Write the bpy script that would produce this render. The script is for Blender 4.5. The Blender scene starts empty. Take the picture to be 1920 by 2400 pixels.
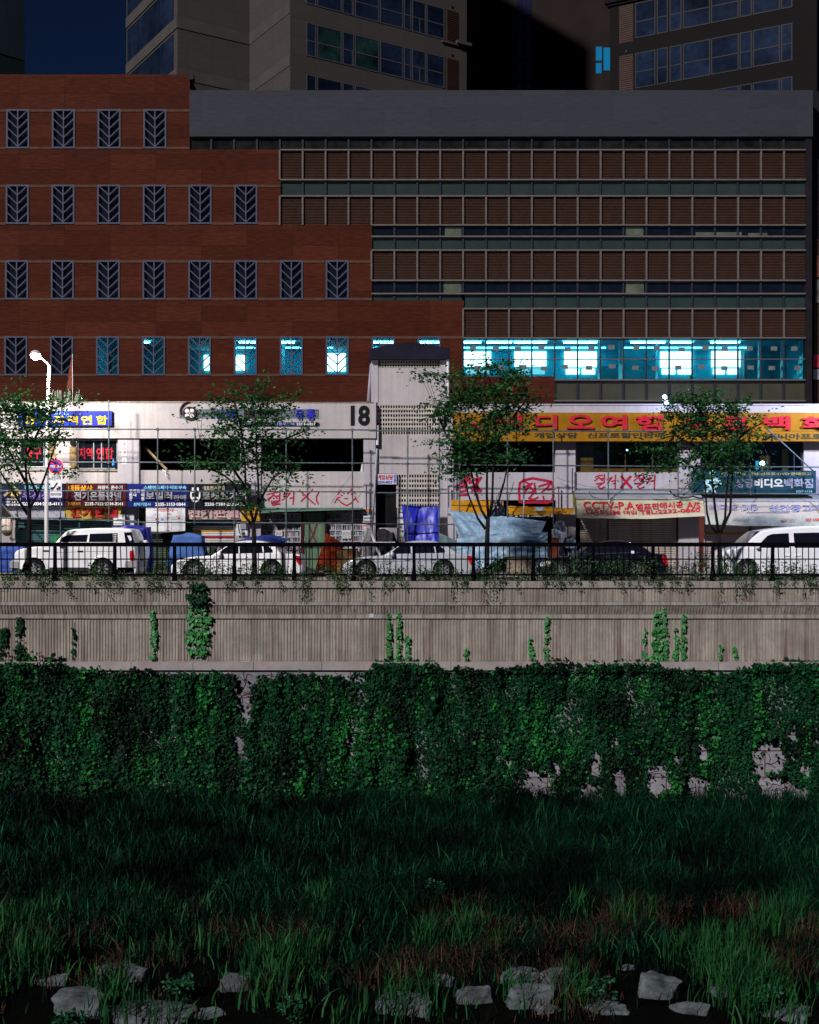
import bpy, bmesh, math, random
import numpy as np
from mathutils import Vector, noise, geometry
sc = bpy.context.scene
COL = sc.collection
R = math.radians
rnd = random.Random(7)
nrs = np.random.RandomState(11)

# ------------------------------------------------------------------ camera, sky, sun, exposure
CH, FP, HY = 1.4, 2880.0, 1262.0
cam_d = bpy.data.cameras.new('camera')
cam = bpy.data.objects.new('camera', cam_d); COL.objects.link(cam)
cam.location = (0, 0, CH); cam.rotation_euler = (R(90), 0, 0)
cam_d.sensor_fit = 'HORIZONTAL'; cam_d.sensor_width = 36.0
cam_d.lens = FP / 1920 * 36.0
cam_d.shift_y = (HY - 1200) / 1920
cam_d.clip_end = 3000; cam_d.clip_start = 0.5
sc.camera = cam

SUN_DIR = Vector((0.66, 1.0, -0.74)).normalized()        # the way the light travels
w = bpy.data.worlds.new('World'); sc.world = w; w.use_nodes = True
nt = w.node_tree; nt.nodes.clear()
sky = nt.nodes.new('ShaderNodeTexSky'); sky.sky_type = 'NISHITA'; sky.sun_disc = False
elev = math.asin(-SUN_DIR.z)
sky.sun_elevation = elev
sky.sun_rotation = math.atan2(-SUN_DIR.x, -SUN_DIR.y)
sky.air_density = 1.0; sky.dust_density = 0.3; sky.ozone_density = 4.0
bg = nt.nodes.new('ShaderNodeBackground'); bg.inputs[1].default_value = 0.0042
wo = nt.nodes.new('ShaderNodeOutputWorld')
tint = nt.nodes.new('ShaderNodeMix'); tint.data_type = 'RGBA'; tint.blend_type = 'MULTIPLY'; tint.inputs[0].default_value = 1; tint.inputs[7].default_value = (.62, .95, 1.75, 1)
nt.links.new(sky.outputs[0], tint.inputs[6]); nt.links.new(tint.outputs[2], bg.inputs[0]); nt.links.new(bg.outputs[0], wo.inputs[0])
sun_d = bpy.data.lights.new('sun', 'SUN'); sun_d.energy = 3.8; sun_d.angle = R(2.5); sun_d.color = (1, .955, .965)
sun = bpy.data.objects.new('sun', sun_d); COL.objects.link(sun)
sun.rotation_euler = SUN_DIR.to_track_quat('-Z', 'Y').to_euler(); sun.location = (-20, -20, 40)

sc.view_settings.view_transform = 'Standard'; sc.view_settings.look = 'None'
sc.view_settings.exposure = 0.0; sc.view_settings.gamma = 1.0; sc.view_settings.use_curve_mapping = False
sc.render.engine = 'CYCLES'
cy = sc.cycles; DENOISE = True
cy.max_bounces = 6; cy.diffuse_bounces = 3; cy.glossy_bounces = 3; cy.transmission_bounces = 4; cy.transparent_max_bounces = 10
cy.sample_clamp_indirect = 4.0; cy.use_denoising = DENOISE; cy.caustics_reflective = False; cy.caustics_refractive = False

# ------------------------------------------------------------------ helpers
def X(px, Y): return (px - 960) * Y / FP
def Z(py, Y): return CH + (HY - py) * Y / FP

MATS = {}
def mat(name, col, rough=0.7, var=0.12, scale=3.0, metal=0.0, spec=0.12, streak=None, bump=0.0, bscale=30, emit=0.0, ecol=None, coat=0.0, island=None, grime=None, thru=0.0):
    """procedural surface: base colour broken up by noise; optional rain streaks, grime blotches, bump, per-leaf colour"""
    if name in MATS: return MATS[name]
    m = bpy.data.materials.new(name); m.use_nodes = True
    n = m.node_tree.nodes; L = m.node_tree.links; n.clear()
    out = n.new('ShaderNodeOutputMaterial'); b = n.new('ShaderNodeBsdfPrincipled')
    L.new(b.outputs[0], out.inputs[0])
    b.inputs['Roughness'].default_value = rough; b.inputs['Metallic'].default_value = metal
    b.inputs['Specular IOR Level'].default_value = spec
    if coat: b.inputs['Coat Weight'].default_value = coat; b.inputs['Coat Roughness'].default_value = 0.06
    tc = n.new('ShaderNodeTexCoord')
    def mix(a, bcol, fac_sock, mode='MIX'):
        x = n.new('ShaderNodeMix'); x.data_type = 'RGBA'; x.blend_type = mode
        L.new(fac_sock, x.inputs[0])
        if isinstance(a, tuple): x.inputs[6].default_value = (*a, 1)
        else: L.new(a, x.inputs[6])
        if isinstance(bcol, tuple): x.inputs[7].default_value = (*bcol, 1)
        else: L.new(bcol, x.inputs[7])
        return x.outputs[2]
    def ramp(sock, p0, p1):
        r = n.new('ShaderNodeMapRange'); r.inputs[1].default_value = p0; r.inputs[2].default_value = p1
        L.new(sock, r.inputs[0]); return r.outputs[0]
    def nz(sc_, det=4, vec=None, rgh=.6):
        t = n.new('ShaderNodeTexNoise'); t.inputs['Scale'].default_value = sc_; t.inputs['Detail'].default_value = det; t.inputs['Roughness'].default_value = rgh
        L.new(vec or tc.outputs['Object'], t.inputs['Vector']); return t.outputs['Fac']
    dark = tuple(max(0, c * (1 - var * 1.6)) for c in col); light = tuple(min(1, c * (1 + var)) for c in col)
    if island:
        g = n.new('ShaderNodeNewGeometry')
        cr = n.new('ShaderNodeValToRGB'); cr.color_ramp.interpolation = 'LINEAR'
        els = cr.color_ramp.elements
        while len(els) < len(island): els.new(0.5)
        for i, c in enumerate(island):
            els[i].position = i / (len(island) - 1); els[i].color = (*c, 1)
        L.new(g.outputs['Random Per Island'], cr.inputs[0])
        cs = cr.outputs[0]
        if var:
            cs = mix(cs, tuple(c * .55 for c in island[0]), ramp(nz(scale, 2), .45, .62))
    else:
        cs = mix(dark, light, ramp(nz(scale), .3, .7))
        if var > .03:
            cs = mix(cs, dark, ramp(nz(scale * 9, 5), .5, .85))
    if streak:
        mp = n.new('ShaderNodeMapping'); mp.inputs['Scale'].default_value = (7, 7, .28)
        L.new(tc.outputs['Object'], mp.inputs[0])
        s = ramp(nz(1.0, 6, mp.outputs[0], .7), .45, .68)
        cs = mix(cs, streak, s)
    if grime:
        cs = mix(cs, grime, ramp(nz(.9, 8, None, .72), .53, .7))
    L.new(cs, b.inputs['Base Color'])
    if thru:                                          # thin leaves let some light through
        tl = n.new('ShaderNodeBsdfTranslucent'); L.new(cs, tl.inputs[0]); ms = n.new('ShaderNodeMixShader'); ms.inputs[0].default_value = thru
        L.new(b.outputs[0], ms.inputs[1]); L.new(tl.outputs[0], ms.inputs[2]); L.new(ms.outputs[0], out.inputs[0])
    if bump:
        bp = n.new('ShaderNodeBump'); bp.inputs['Strength'].default_value = bump; bp.inputs['Distance'].default_value = .02
        L.new(nz(bscale, 5), bp.inputs['Height']); L.new(bp.outputs[0], b.inputs['Normal'])
    if emit:
        b.inputs['Emission Color'].default_value = (*(ecol or col), 1); b.inputs['Emission Strength'].default_value = emit
    MATS[name] = m
    return m

def glass(name, tint=(.8, .95, .95), gloss=0.10):
    m = bpy.data.materials.new(name); m.use_nodes = True
    n = m.node_tree.nodes; L = m.node_tree.links; n.clear()
    out = n.new('ShaderNodeOutputMaterial'); mx = n.new('ShaderNodeMixShader'); t = n.new('ShaderNodeBsdfTransparent'); g = n.new('ShaderNodeBsdfGlossy')
    t.inputs[0].default_value = (*tint, 1); g.inputs['Roughness'].default_value = .03; g.inputs[0].default_value = (.9, .9, .9, 1)
    lw = n.new('ShaderNodeLayerWeight'); lw.inputs[0].default_value = .25
    mr = n.new('ShaderNodeMapRange'); mr.inputs[3].default_value = gloss * .5; mr.inputs[4].default_value = .6
    L.new(lw.outputs['Fresnel'], mr.inputs[0]); L.new(mr.outputs[0], mx.inputs[0])
    L.new(t.outputs[0], mx.inputs[1]); L.new(g.outputs[0], mx.inputs[2]); L.new(mx.outputs[0], out.inputs[0])
    MATS[name] = m; return m

def panel_mat(name, col, bw, bh, var=.25, mortar=(.02, .01, .01), msize=.012, rough=.6, bump=.0, off=0.0, fine=0.25):
    """cladding in flat panels: joints and slight panel-to-panel tone, in the X-Z plane"""
    m = bpy.data.materials.new(name); m.use_nodes = True
    n = m.node_tree.nodes; L = m.node_tree.links
    b = n['Principled BSDF']; b.inputs['Roughness'].default_value = rough; b.inputs['Specular IOR Level'].default_value = .04
    tc = n.new('ShaderNodeTexCoord'); sx = n.new('ShaderNodeSeparateXYZ'); cx = n.new('ShaderNodeCombineXYZ')
    L.new(tc.outputs['Object'], sx.inputs[0]); L.new(sx.outputs[0], cx.inputs[0]); L.new(sx.outputs[2], cx.inputs[1])
    br = n.new('ShaderNodeTexBrick'); br.offset = off; br.squash = 1; br.inputs['Scale'].default_value = 1
    br.inputs['Brick Width'].default_value = bw; br.inputs['Row Height'].default_value = bh
    br.inputs['Mortar Size'].default_value = msize; br.inputs['Bias'].default_value = 0
    br.inputs['Color1'].default_value = (*[c * (1 - var) for c in col], 1); br.inputs['Color2'].default_value = (*[c * (1 + var) for c in col], 1)
    br.inputs['Mortar'].default_value = (*mortar, 1); br.inputs['Mortar Smooth'].default_value = .1
    L.new(cx.outputs[0], br.inputs[0])
    mp = n.new('ShaderNodeMapping'); mp.inputs['Scale'].default_value = (1.2, 1.2, 9); L.new(tc.outputs['Object'], mp.inputs[0])
    tn = n.new('ShaderNodeTexNoise'); tn.inputs['Scale'].default_value = 1.6; tn.inputs['Detail'].default_value = 8; L.new(mp.outputs[0], tn.inputs[0])
    mr = n.new('ShaderNodeMapRange'); mr.inputs[1].default_value = .32; mr.inputs[2].default_value = .72; mr.inputs[3].default_value = 1 - fine; mr.inputs[4].default_value = 1 + fine
    L.new(tn.outputs[0], mr.inputs[0])
    mx = n.new('ShaderNodeMix'); mx.data_type = 'RGBA'; mx.blend_type = 'MULTIPLY'; mx.inputs[0].default_value = 1
    L.new(br.outputs[0], mx.inputs[6]); L.new(mr.outputs[0], mx.inputs[7]); L.new(mx.outputs[2], b.inputs[0])
    MATS[name] = m; return m

def emis(name, col, s):
    m = bpy.data.materials.new(name); m.use_nodes = True
    n = m.node_tree.nodes; n.clear(); e = n.new('ShaderNodeEmission'); e.inputs[0].default_value = (*col, 1); e.inputs[1].default_value = s
    o = n.new('ShaderNodeOutputMaterial'); m.node_tree.links.new(e.outputs[0], o.inputs[0]); MATS[name] = m; return m

WL = {}
def tag(o, label=None, cat=None, group=None, kind=None):
    if label: o['label'] = label
    if cat: o['category'] = cat
    if group: o['group'] = group
    if kind: o['kind'] = kind
    return o
def thing(name, label, cat, loc=(0, 0, 0), group=None):
    o = bpy.data.objects.new(name, None); COL.objects.link(o); o.location = loc; WL[o] = Vector(loc); o.empty_display_size = .3
    return tag(o, label, cat, group)
def link(name, me, material, parent=None, smooth=False, label=None, base=None):
    """link a mesh given in world coordinates as one object, its origin at the parent's base (or at its own base)"""
    o = bpy.data.objects.new(name, me); COL.objects.link(o)
    if parent is not None:
        off = WL[parent]
        o.parent = parent; o.matrix_parent_inverse.identity()
    else:
        if base is None:
            co = np.empty(len(me.vertices) * 3, dtype=np.float32); me.vertices.foreach_get('co', co); co = co.reshape(-1, 3)
            mn, mx_ = co.min(0), co.max(0)
            base = ((mn[0] + mx_[0]) / 2, (mn[1] + mx_[1]) / 2, mn[2])
        off = Vector(base); o.location = off
    WL[o] = Vector(off)
    if off.length > 0:
        co = np.empty(len(me.vertices) * 3, dtype=np.float32); me.vertices.foreach_get('co', co)
        co = (co.reshape(-1, 3) - np.array(off, dtype=np.float32)).ravel(); me.vertices.foreach_set('co', co)
    mats = material if isinstance(material, (list, tuple)) else [material]
    for mm in mats: me.materials.append(mm)
    if smooth:
        me.polygons.foreach_set('use_smooth', [True] * len(me.polygons))
        if smooth is not True: me.set_sharp_from_angle(angle=R(smooth))
    me.update()
    if label: o['label'] = label
    return o

class MB:
    def __init__(s): s.v = []; s.f = []; s.m = []
    def add(s, vs, fs, mi=0):
        b = len(s.v); s.v += [tuple(p) for p in vs]; s.f += [tuple(b + i for i in f) for f in fs]; s.m += [mi] * len(fs); return s
    def box(s, x0, x1, y0, y1, z0, z1, mi=0):
        if x0 > x1: x0, x1 = x1, x0
        if z0 > z1: z0, z1 = z1, z0
        return s.add([(x0, y0, z0), (x1, y0, z0), (x1, y1, z0), (x0, y1, z0), (x0, y0, z1), (x1, y0, z1), (x1, y1, z1), (x0, y1, z1)],
                     [(0, 3, 2, 1), (4, 5, 6, 7), (0, 1, 5, 4), (1, 2, 6, 5), (2, 3, 7, 6), (3, 0, 4, 7)], mi)
    def pbox(s, a, b, c, d, Y, dep, mi=0):       # picture-measured rectangle at distance Y, dep metres deep behind its face
        return s.box(X(a, Y), X(c, Y), Y, Y + dep, Z(d, Y), Z(b, Y), mi)
    def prism(s, pts, y0, y1, mi=0):              # polygon in X-Z, run along Y
        n = len(pts); tri = geometry.tessellate_polygon([[Vector((p[0], p[1], 0)) for p in pts]])
        vs = [(p[0], y0, p[1]) for p in pts] + [(p[0], y1, p[1]) for p in pts]
        fs = [tuple(t) for t in tri] + [tuple(n + i for i in reversed(t)) for t in tri] + [(i, (i + 1) % n, n + (i + 1) % n, n + i) for i in range(n)]
        return s.add(vs, fs, mi)
    def prismx(s, pts, x0, x1, mi=0):             # polygon in Y-Z, run along X
        n = len(pts); tri = geometry.tessellate_polygon([[Vector((p[0], p[1], 0)) for p in pts]])
        vs = [(x0, p[0], p[1]) for p in pts] + [(x1, p[0], p[1]) for p in pts]
        fs = [tuple(t) for t in tri] + [tuple(n + i for i in reversed(t)) for t in tri] + [(i, (i + 1) % n, n + (i + 1) % n, n + i) for i in range(n)]
        return s.add(vs, fs, mi)
    def prismz(s, pts, z0, z1, mi=0):             # footprint in X-Y
        n = len(pts); tri = geometry.tessellate_polygon([[Vector((p[0], p[1], 0)) for p in pts]])
        vs = [(p[0], p[1], z0) for p in pts] + [(p[0], p[1], z1) for p in pts]
        fs = [tuple(t) for t in tri] + [tuple(n + i for i in reversed(t)) for t in tri] + [(i, (i + 1) % n, n + (i + 1) % n, n + i) for i in range(n)]
        return s.add(vs, fs, mi)
    def tube(s, pts, rad, n=8, mi=0, cap=True):
        pts = [Vector(p) for p in pts]; k = len(pts)
        rs = rad if isinstance(rad, (list, tuple)) else [rad] * k
        b = len(s.v); prev = None
        for i, p in enumerate(pts):
            t = (pts[min(i + 1, k - 1)] - pts[max(i - 1, 0)]).normalized()
            a = prev if prev is not None else (Vector((0, 0, 1)) if abs(t.z) < .9 else Vector((1, 0, 0)))
            u = (a - t * a.dot(t)).normalized(); prev = u; vv = t.cross(u)
            for j in range(n):
                an = 2 * math.pi * j / n; q = p + (u * math.cos(an) + vv * math.sin(an)) * rs[i]; s.v.append(tuple(q))
        for i in range(k - 1):
            for j in range(n):
                s.f.append((b + i * n + j, b + i * n + (j + 1) % n, b + (i + 1) * n + (j + 1) % n, b + (i + 1) * n + j)); s.m.append(mi)
        if cap:
            s.f.append(tuple(b + j for j in reversed(range(n)))); s.f.append(tuple(b + (k - 1) * n + j for j in range(n))); s.m += [mi, mi]
        return s
    def lathe(s, c, axis, prof, n=24, mi=0):      # prof: (along, radius) about an axis through c
        c = Vector(c); t = Vector(axis).normalized(); a = Vector((0, 0, 1)) if abs(t.z) < .9 else Vector((1, 0, 0))
        u = (a - t * a.dot(t)).normalized(); vv = t.cross(u); b = len(s.v)
        for (h, r) in prof:
            for j in range(n):
                an = 2 * math.pi * j / n; s.v.append(tuple(c + t * h + (u * math.cos(an) + vv * math.sin(an)) * r))
        for i in range(len(prof) - 1):
            for j in range(n):
                s.f.append((b + i * n + j, b + i * n + (j + 1) % n, b + (i + 1) * n + (j + 1) % n, b + (i + 1) * n + j)); s.m.append(mi)
        s.f.append(tuple(b + j for j in reversed(range(n)))); s.f.append(tuple(b + (len(prof) - 1) * n + j for j in range(n))); s.m += [mi, mi]
        return s
    def mesh(s, name):
        me = bpy.data.meshes.new(name); me.from_pydata(s.v, [], s.f)
        if any(s.m): me.polygons.foreach_set('material_index', s.m)
        bm = bmesh.new(); bm.from_mesh(me); bmesh.ops.recalc_face_normals(bm, faces=bm.faces); bm.to_mesh(me); bm.free()
        return me
    def build(s, name, material, parent=None, smooth=False, label=None, base=None):
        return link(name, s.mesh(name), material, parent, smooth, label, base)

def single(name, mb, material, label, cat, group=None, smooth=False, kind=None):
    return tag(mb.build(name, material, None, smooth), label, cat, group, kind)

def fastmesh(name, verts, faces):
    """numpy verts (N,3), faces (M,k) all of one size"""
    me = bpy.data.meshes.new(name); k = faces.shape[1]
    me.vertices.add(len(verts)); me.vertices.foreach_set('co', verts.astype(np.float32).ravel())
    me.loops.add(faces.size); me.loops.foreach_set('vertex_index', faces.astype(np.int32).ravel())
    me.polygons.add(len(faces)); me.polygons.foreach_set('loop_start', np.arange(0, faces.size, k, dtype=np.int32))
    me.update(calc_edges=True); return me

def leaf_mesh(name, P, D, Nn, size, width=.75, fold=.18):
    """one kite-shaped, slightly folded leaf per point: P base, D the way it points, Nn its facing"""
    D = D / np.linalg.norm(D, axis=1, keepdims=True)
    S = np.cross(D, Nn); S /= (np.linalg.norm(S, axis=1, keepdims=True) + 1e-9)
    U = np.cross(S, D); sz = size[:, None]
    a = P; t = P + D * sz; mid = P + D * sz * .42
    l = mid - S * sz * width * .5 + U * sz * fold; r = mid + S * sz * width * .5 + U * sz * fold
    n = len(P); V = np.stack([a, l, t, r], 1).reshape(-1, 3)
    i = np.arange(n)[:, None] * 4
    F = np.concatenate([i + np.array([[0, 2, 1]]), i + np.array([[0, 3, 2]])], 1).reshape(-1, 3)
    return fastmesh(name, V, F)

def txt(parent, s, box, Y, material, bold=0.0, name='lettering', depth=.012, shear=0.0, label=None, extra=None):
    """raised letters filling the picture-measured rectangle at distance Y, facing the street"""
    c = bpy.data.curves.new('t', 'FONT'); c.body = s; c.offset = bold * .62; c.extrude = .01; c.resolution_u = 3
    c.fill_mode = 'BOTH'
    o = bpy.data.objects.new('t', c); me = o.to_mesh()
    n = len(me.vertices); co = np.empty(n * 3, dtype=np.float32); me.vertices.foreach_get('co', co); co = co.reshape(-1, 3)
    faces = [tuple(p.vertices) for p in me.polygons]
    o.to_mesh_clear(); bpy.data.objects.remove(o); bpy.data.curves.remove(c)
    mn, mx_ = co.min(0), co.max(0)
    x0, x1, z0, z1 = X(box[0], Y), X(box[2], Y), Z(box[3], Y), Z(box[1], Y)
    u = (co[:, 0] - mn[0]) / (mx_[0] - mn[0]); v = (co[:, 1] - mn[1]) / (mx_[1] - mn[1])
    out = np.zeros_like(co); out[:, 0] = x0 + u * (x1 - x0); out[:, 2] = z0 + v * (z1 - z0) + shear * u
    out[:, 1] = Y - np.where(co[:, 2] > 0, depth, 0)
    if extra: out[:, 1] += extra(out[:, 0], out[:, 2])
    m = bpy.data.meshes.new(name); m.from_pydata(out.tolist(), [], faces)
    return link(name, m, material, parent, label=label)

def stroke(mb, pts, wd, Y, dep=.006):
    """a sprayed line on a wall: px points, a flat band of paint a few millimetres proud"""
    P = [Vector((X(a, Y), Z(b, Y))) for a, b in pts]
    for i in range(len(P) - 1):
        d = (P[i + 1] - P[i]); l = d.length
        if l < 1e-6: continue
        d /= l; nn = Vector((-d.y, d.x)) * wd / 2; e = d * wd * .35
        q = [P[i] - nn - e, P[i + 1] - nn + e, P[i + 1] + nn + e, P[i] + nn - e]
        yy = Y - dep - .0012 * (len(mb.f) % 7)
        mb.add([(a.x, yy, a.y) for a in q], [(0, 1, 2, 3)])

def walltiles(mb, xs0, xs1, zs0, zs1, holes, y0, y1):
    """a wall slab with rectangular openings"""
    xs = sorted({xs0, xs1, *[h[0] for h in holes], *[h[1] for h in holes]}); xs = [x for x in xs if xs0 <= x <= xs1]
    for a, b in zip(xs[:-1], xs[1:]):
        mid = (a + b) / 2; cuts = sorted([(h[2], h[3]) for h in holes if h[0] < mid < h[1]])
        z = zs0
        for c0, c1 in cuts:
            if c0 >= zs1: break
            if c0 > z + 1e-4: mb.box(a, b, y0, y1, z, c0)
            z = max(z, c1)
        if z < zs1 - 1e-4: mb.box(a, b, y0, y1, z, zs1)

def fbm(x, y, z, sc_=1.0, o=4): return noise.fractal(Vector((x * sc_, y * sc_, z * sc_)), 1.0, 2.0, o)

def lumpy(name, c, size, material, label, cat, amp=.12, taper=.75, sub=14, fold=0.0, group=None, seed=0, parent=None, pname=None, top=0.0):
    """a heap or covered stall: rounded box standing on its base, folded and dented"""
    bm = bmesh.new(); bmesh.ops.create_cube(bm, size=2.0); bmesh.ops.subdivide_edges(bm, edges=bm.edges, cuts=sub, use_grid_fill=True)
    for v in bm.verts:
        p = v.co.copy(); q = Vector((p.x, p.y, p.z)); l = max(abs(p.x), abs(p.y), abs(p.z)); rr = q.normalized() * l * 1.2
        q = q.lerp(rr, .28)
        h = (q.z + 1) / 2; k = 1 - (1 - taper) * max(0, min(1, h))
        q.x *= k; q.y *= k
        d = fbm(q.x + seed, q.y * 1.3, q.z, 1.4) * amp
        f = math.sin((q.x * 7 + q.y * 6 + fbm(q.x, q.y, q.z + seed, 1.0) * 5)) * fold * (1.1 - h * .7)
        nrm = Vector((p.x, p.y, p.z * .6)).normalized(); q += nrm * (d + f)
        if q.z > .5: q.z += fbm(q.x * 1.0, q.y, seed, 1.3) * top
        v.co = Vector((c[0] + q.x * size[0] / 2, c[1] + q.y * size[1] / 2, c[2] + max(0, (q.z + 1) / 2) * size[2]))
    me = bpy.data.meshes.new(name); bm.to_mesh(me); bm.free()
    o = link(pname or name, me, material, parent, smooth=True)
    if parent is None: tag(o, label, cat, group)
    return o

def drape(corners, nu, nv, amp, seed=0, sag=0.0, freq=1.2, aniso=(1, 1), radial=None):
    """cloth sheet: bilinear between four 3-D corners (tl, tr, br, bl), with folds; returned as an MB with a back side"""
    tl, tr, br, bl = [Vector(c) for c in corners]; mb = MB(); V = []
    for j in range(nv + 1):
        v = j / nv
        for i in range(nu + 1):
            u = i / nu; p = tl.lerp(tr, u).lerp(bl.lerp(br, u), v)
            n_ = (tr - tl).cross(bl - tl).normalized()
            d = fbm(u * 5 * aniso[0] + seed, v * 5 * aniso[1], seed * .7, freq) * amp
            if radial: d += math.sin(math.atan2(v + .02, u + .02) * radial[0]) * radial[1] * min(1, (u + v) * 1.5)
            p = p + n_ * d; p.z -= sag * math.sin(math.pi * u) * (1 - v * .5)
            V.append(p)
    F = []
    w_ = nu + 1
    for j in range(nv):
        for i in range(nu): F.append((j * w_ + i, j * w_ + i + 1, (j + 1) * w_ + i + 1, (j + 1) * w_ + i))
    n_ = (tr - tl).cross(bl - tl).normalized() * .008
    m = len(V); V2 = V + [p - n_ for p in V]; F2 = F + [tuple(m + q for q in reversed(f)) for f in F]
    mb.add(V2, F2); return mb
# ------------------------------------------------------------------ materials
M_asph = mat('asphalt', (.05, .05, .053), .85, .2, 2, bump=.3, bscale=80)
M_pave = mat('pavement', (.26, .24, .22), .8, .18, 2.5, bump=.2)
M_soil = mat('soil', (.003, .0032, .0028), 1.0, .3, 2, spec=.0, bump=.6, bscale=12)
M_white = mat('white_render', (.44, .405, .41), .8, .10, .8, streak=(.36, .325, .32), bump=.15, bscale=60)
M_white2 = mat('white_render_cool', (.42, .395, .43), .8, .10, .8, streak=(.35, .325, .345), grime=(.36, .335, .35), bump=.15, bscale=60)
M_conc = mat('ribbed_concrete', (.315, .283, .240), .85, .2, .7, streak=(.135, .09, .083), grime=(.185, .185, .15), bump=.3, bscale=45)
M_conc2 = mat('band_concrete', (.31, .285, .25), .85, .16, .9, streak=(.15, .11, .10), grime=(.17, .155, .13), bump=.3, bscale=45)
M_cope = mat('coping_stone', (.30, .265, .26), .75, .14, 1.5, grime=(.28, .2, .2), bump=.2)
M_dark = mat('dark_interior', (.012, .011, .012), .9, .3, 2)  # the darkness of unlit rooms is put into this colour
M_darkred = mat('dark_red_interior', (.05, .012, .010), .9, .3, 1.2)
M_black = mat('black_paint', (.008, .008, .010), .45, .2, 6)
M_rail = mat('railing_paint', (.003, .003, .005), .7, .3, 8, spec=.0)
M_steel = mat('galvanised_pipe', (.10, .125, .14), .5, .3, 9, metal=.3)
M_grey = mat('grey_metal', (.3, .31, .33), .5, .12, 4, metal=.3)
M_win = mat('dark_glass', (.006, .008, .014), .06, .2, 2, spec=.6)
M_clear = glass('clear_glass')

# ------------------------------------------------------------------ ground, road, water
def sheet(name, x0, x1, y0, y1, z, m, kind='structure'):
    mb = MB(); mb.add([(x0, y0, z), (x1, y0, z), (x1, y1, z), (x0, y1, z)], [(0, 1, 2, 3)])
    return tag(mb.build(name, m), kind=kind)
sheet('ground', -900, 900, 40.25, 2200, -.02, M_asph)
sheet('road', -300, 300, 40.9, 44.6, 0.0, M_asph)
mb = MB(); mb.box(-300, 300, 44.6, 90, -.015, .14); tag(mb.build('pavement', M_pave), kind='structure')
mb = MB(); mb.box(-300, 300, 40.72, 40.9, -.01, .12); tag(mb.build('kerb', M_conc2), kind='structure')
sheet('planting_strip', -300, 300, 40.2, 40.72, .02, mat('bright_soil', (.34, .27, .22), .9, .3, 5, bump=.5, bscale=25))
# stream bank: dark soil, nearly level, dipping to the stream
nx, ny = 120, 60
xs = np.linspace(-60, 60, nx); ys = np.linspace(18.5, 40.0, ny)
def bank_z(x, y):
    t = (39.8 - y) / 18.0
    z = -7.14 - .16 * min(1, max(0, t))
    if y < 22.6: z -= (22.6 - y) ** 1.5 * .33
    return z + noise.noise(Vector((x * .6, y * .6, 3))) * .08
V = np.array([(x, y, bank_z(x, y)) for y in ys for x in xs])
i = np.arange((nx - 1) * (ny - 1)); r_, c_ = i // (nx - 1), i % (nx - 1)
F = np.stack([r_ * nx + c_, r_ * nx + c_ + 1, (r_ + 1) * nx + c_ + 1, (r_ + 1) * nx + c_], 1)
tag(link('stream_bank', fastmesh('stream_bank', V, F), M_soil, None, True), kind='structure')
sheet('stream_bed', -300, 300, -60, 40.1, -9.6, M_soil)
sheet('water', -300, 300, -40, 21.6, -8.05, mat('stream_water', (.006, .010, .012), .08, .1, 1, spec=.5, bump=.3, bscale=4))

# ------------------------------------------------------------------ retaining wall of the stream
wx0, wx1 = -40, 40
bw = thing('retaining_wall', 'long ribbed concrete retaining wall under the black railing, its lower half ivy covered', 'retaining wall', (0, 39.9, -7.2))
mb = MB(); mb.box(wx0, wx1, 39.76, 40.7, -.20, 0.012); mb.build('cap_beam', M_conc2, bw)
def rib(mb, y, z0, z1, yb=None):
    x = wx0
    yb = y if yb is None else yb
    k = 0
    while x < wx1:
        jw = rnd.uniform(-.003, .003); a, b = x + .012, x + .074 + jw
        dd = .022
        mb.add([(a, y, z1), (b, y, z1), (b - .006, y - dd, z1), (a + .006, y - dd, z1), (a, yb, z0), (b, yb, z0), (b - .006, yb - dd, z0), (a + .006, yb - dd, z0)],
               [(0, 1, 2, 3), (4, 7, 6, 5), (3, 2, 6, 7), (0, 3, 7, 4), (2, 1, 5, 6)])
        x += .0985; k += 1
mb = MB(); mb.box(wx0, wx1, 39.84, 40.5, -.655, -.2); rib(mb, 39.84, -.645, -.215); mb.build('upper_ribbed_panel', M_conc, bw)
mb = MB(); mb.box(wx0, wx1, 39.80, 40.45, -.765, -.657); mb.build('upper_ledge', M_conc2, bw)
mb = MB(); mb.prismx([(39.84, -.767), (39.96, -1.065), (40.45, -1.065), (40.45, -.767)], wx0, wx1); rib(mb, 39.845, -1.055, -.775, 39.955); mb.build('sloping_ribbed_soffit', M_conc, bw)
mb = MB(); mb.box(wx0, wx1, 39.905, 40.45, -1.20, -1.067); mb.build('lower_ledge', M_conc2, bw)
mb = MB(); mb.box(wx0, wx1, 39.98, 40.45, -2.62, -1.202); rib(mb, 39.98, -2.56, -1.22); mb.build('lower_ribbed_panel', M_conc, bw)
mb = MB(); x = wx0
while x < wx1:
    l = rnd.uniform(1.9, 2.3); mb.box(x + .008, x + l - .008, 39.72, 40.4, -2.86, -2.605 + rnd.uniform(-.006, .006)); x += l
mb.build('coping', M_cope, bw)
M_ashlar = panel_mat('ashlar_blocks', (.215, .21, .225), 1.28, .86, .25, (.10, .05, .06), .022, .85, off=.5)
mb = MB(); mb.box(wx0, wx1, 39.82, 40.4, -9, -2.862); mb.build('stone_face', M_ashlar, bw)
# movement joint and small plate on the concrete
mb = MB(); mb.box(X(1436, 39.8), X(1439, 39.8), 39.812, 39.85, -.65, -.205); mb.box(X(1437, 40), X(1440, 40), 39.95, 39.99, -2.58, -1.205); mb.build('movement_joint', mat('joint_filler', (.22, .19, .17), .9), bw)
mb = MB(); mb.box(X(866, 40), X(876, 40), 39.895, 39.91, Z(1447, 40), Z(1438, 40)); mb.build('plate', mat('plate_white', (.5, .5, .5), .6), bw)

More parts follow.
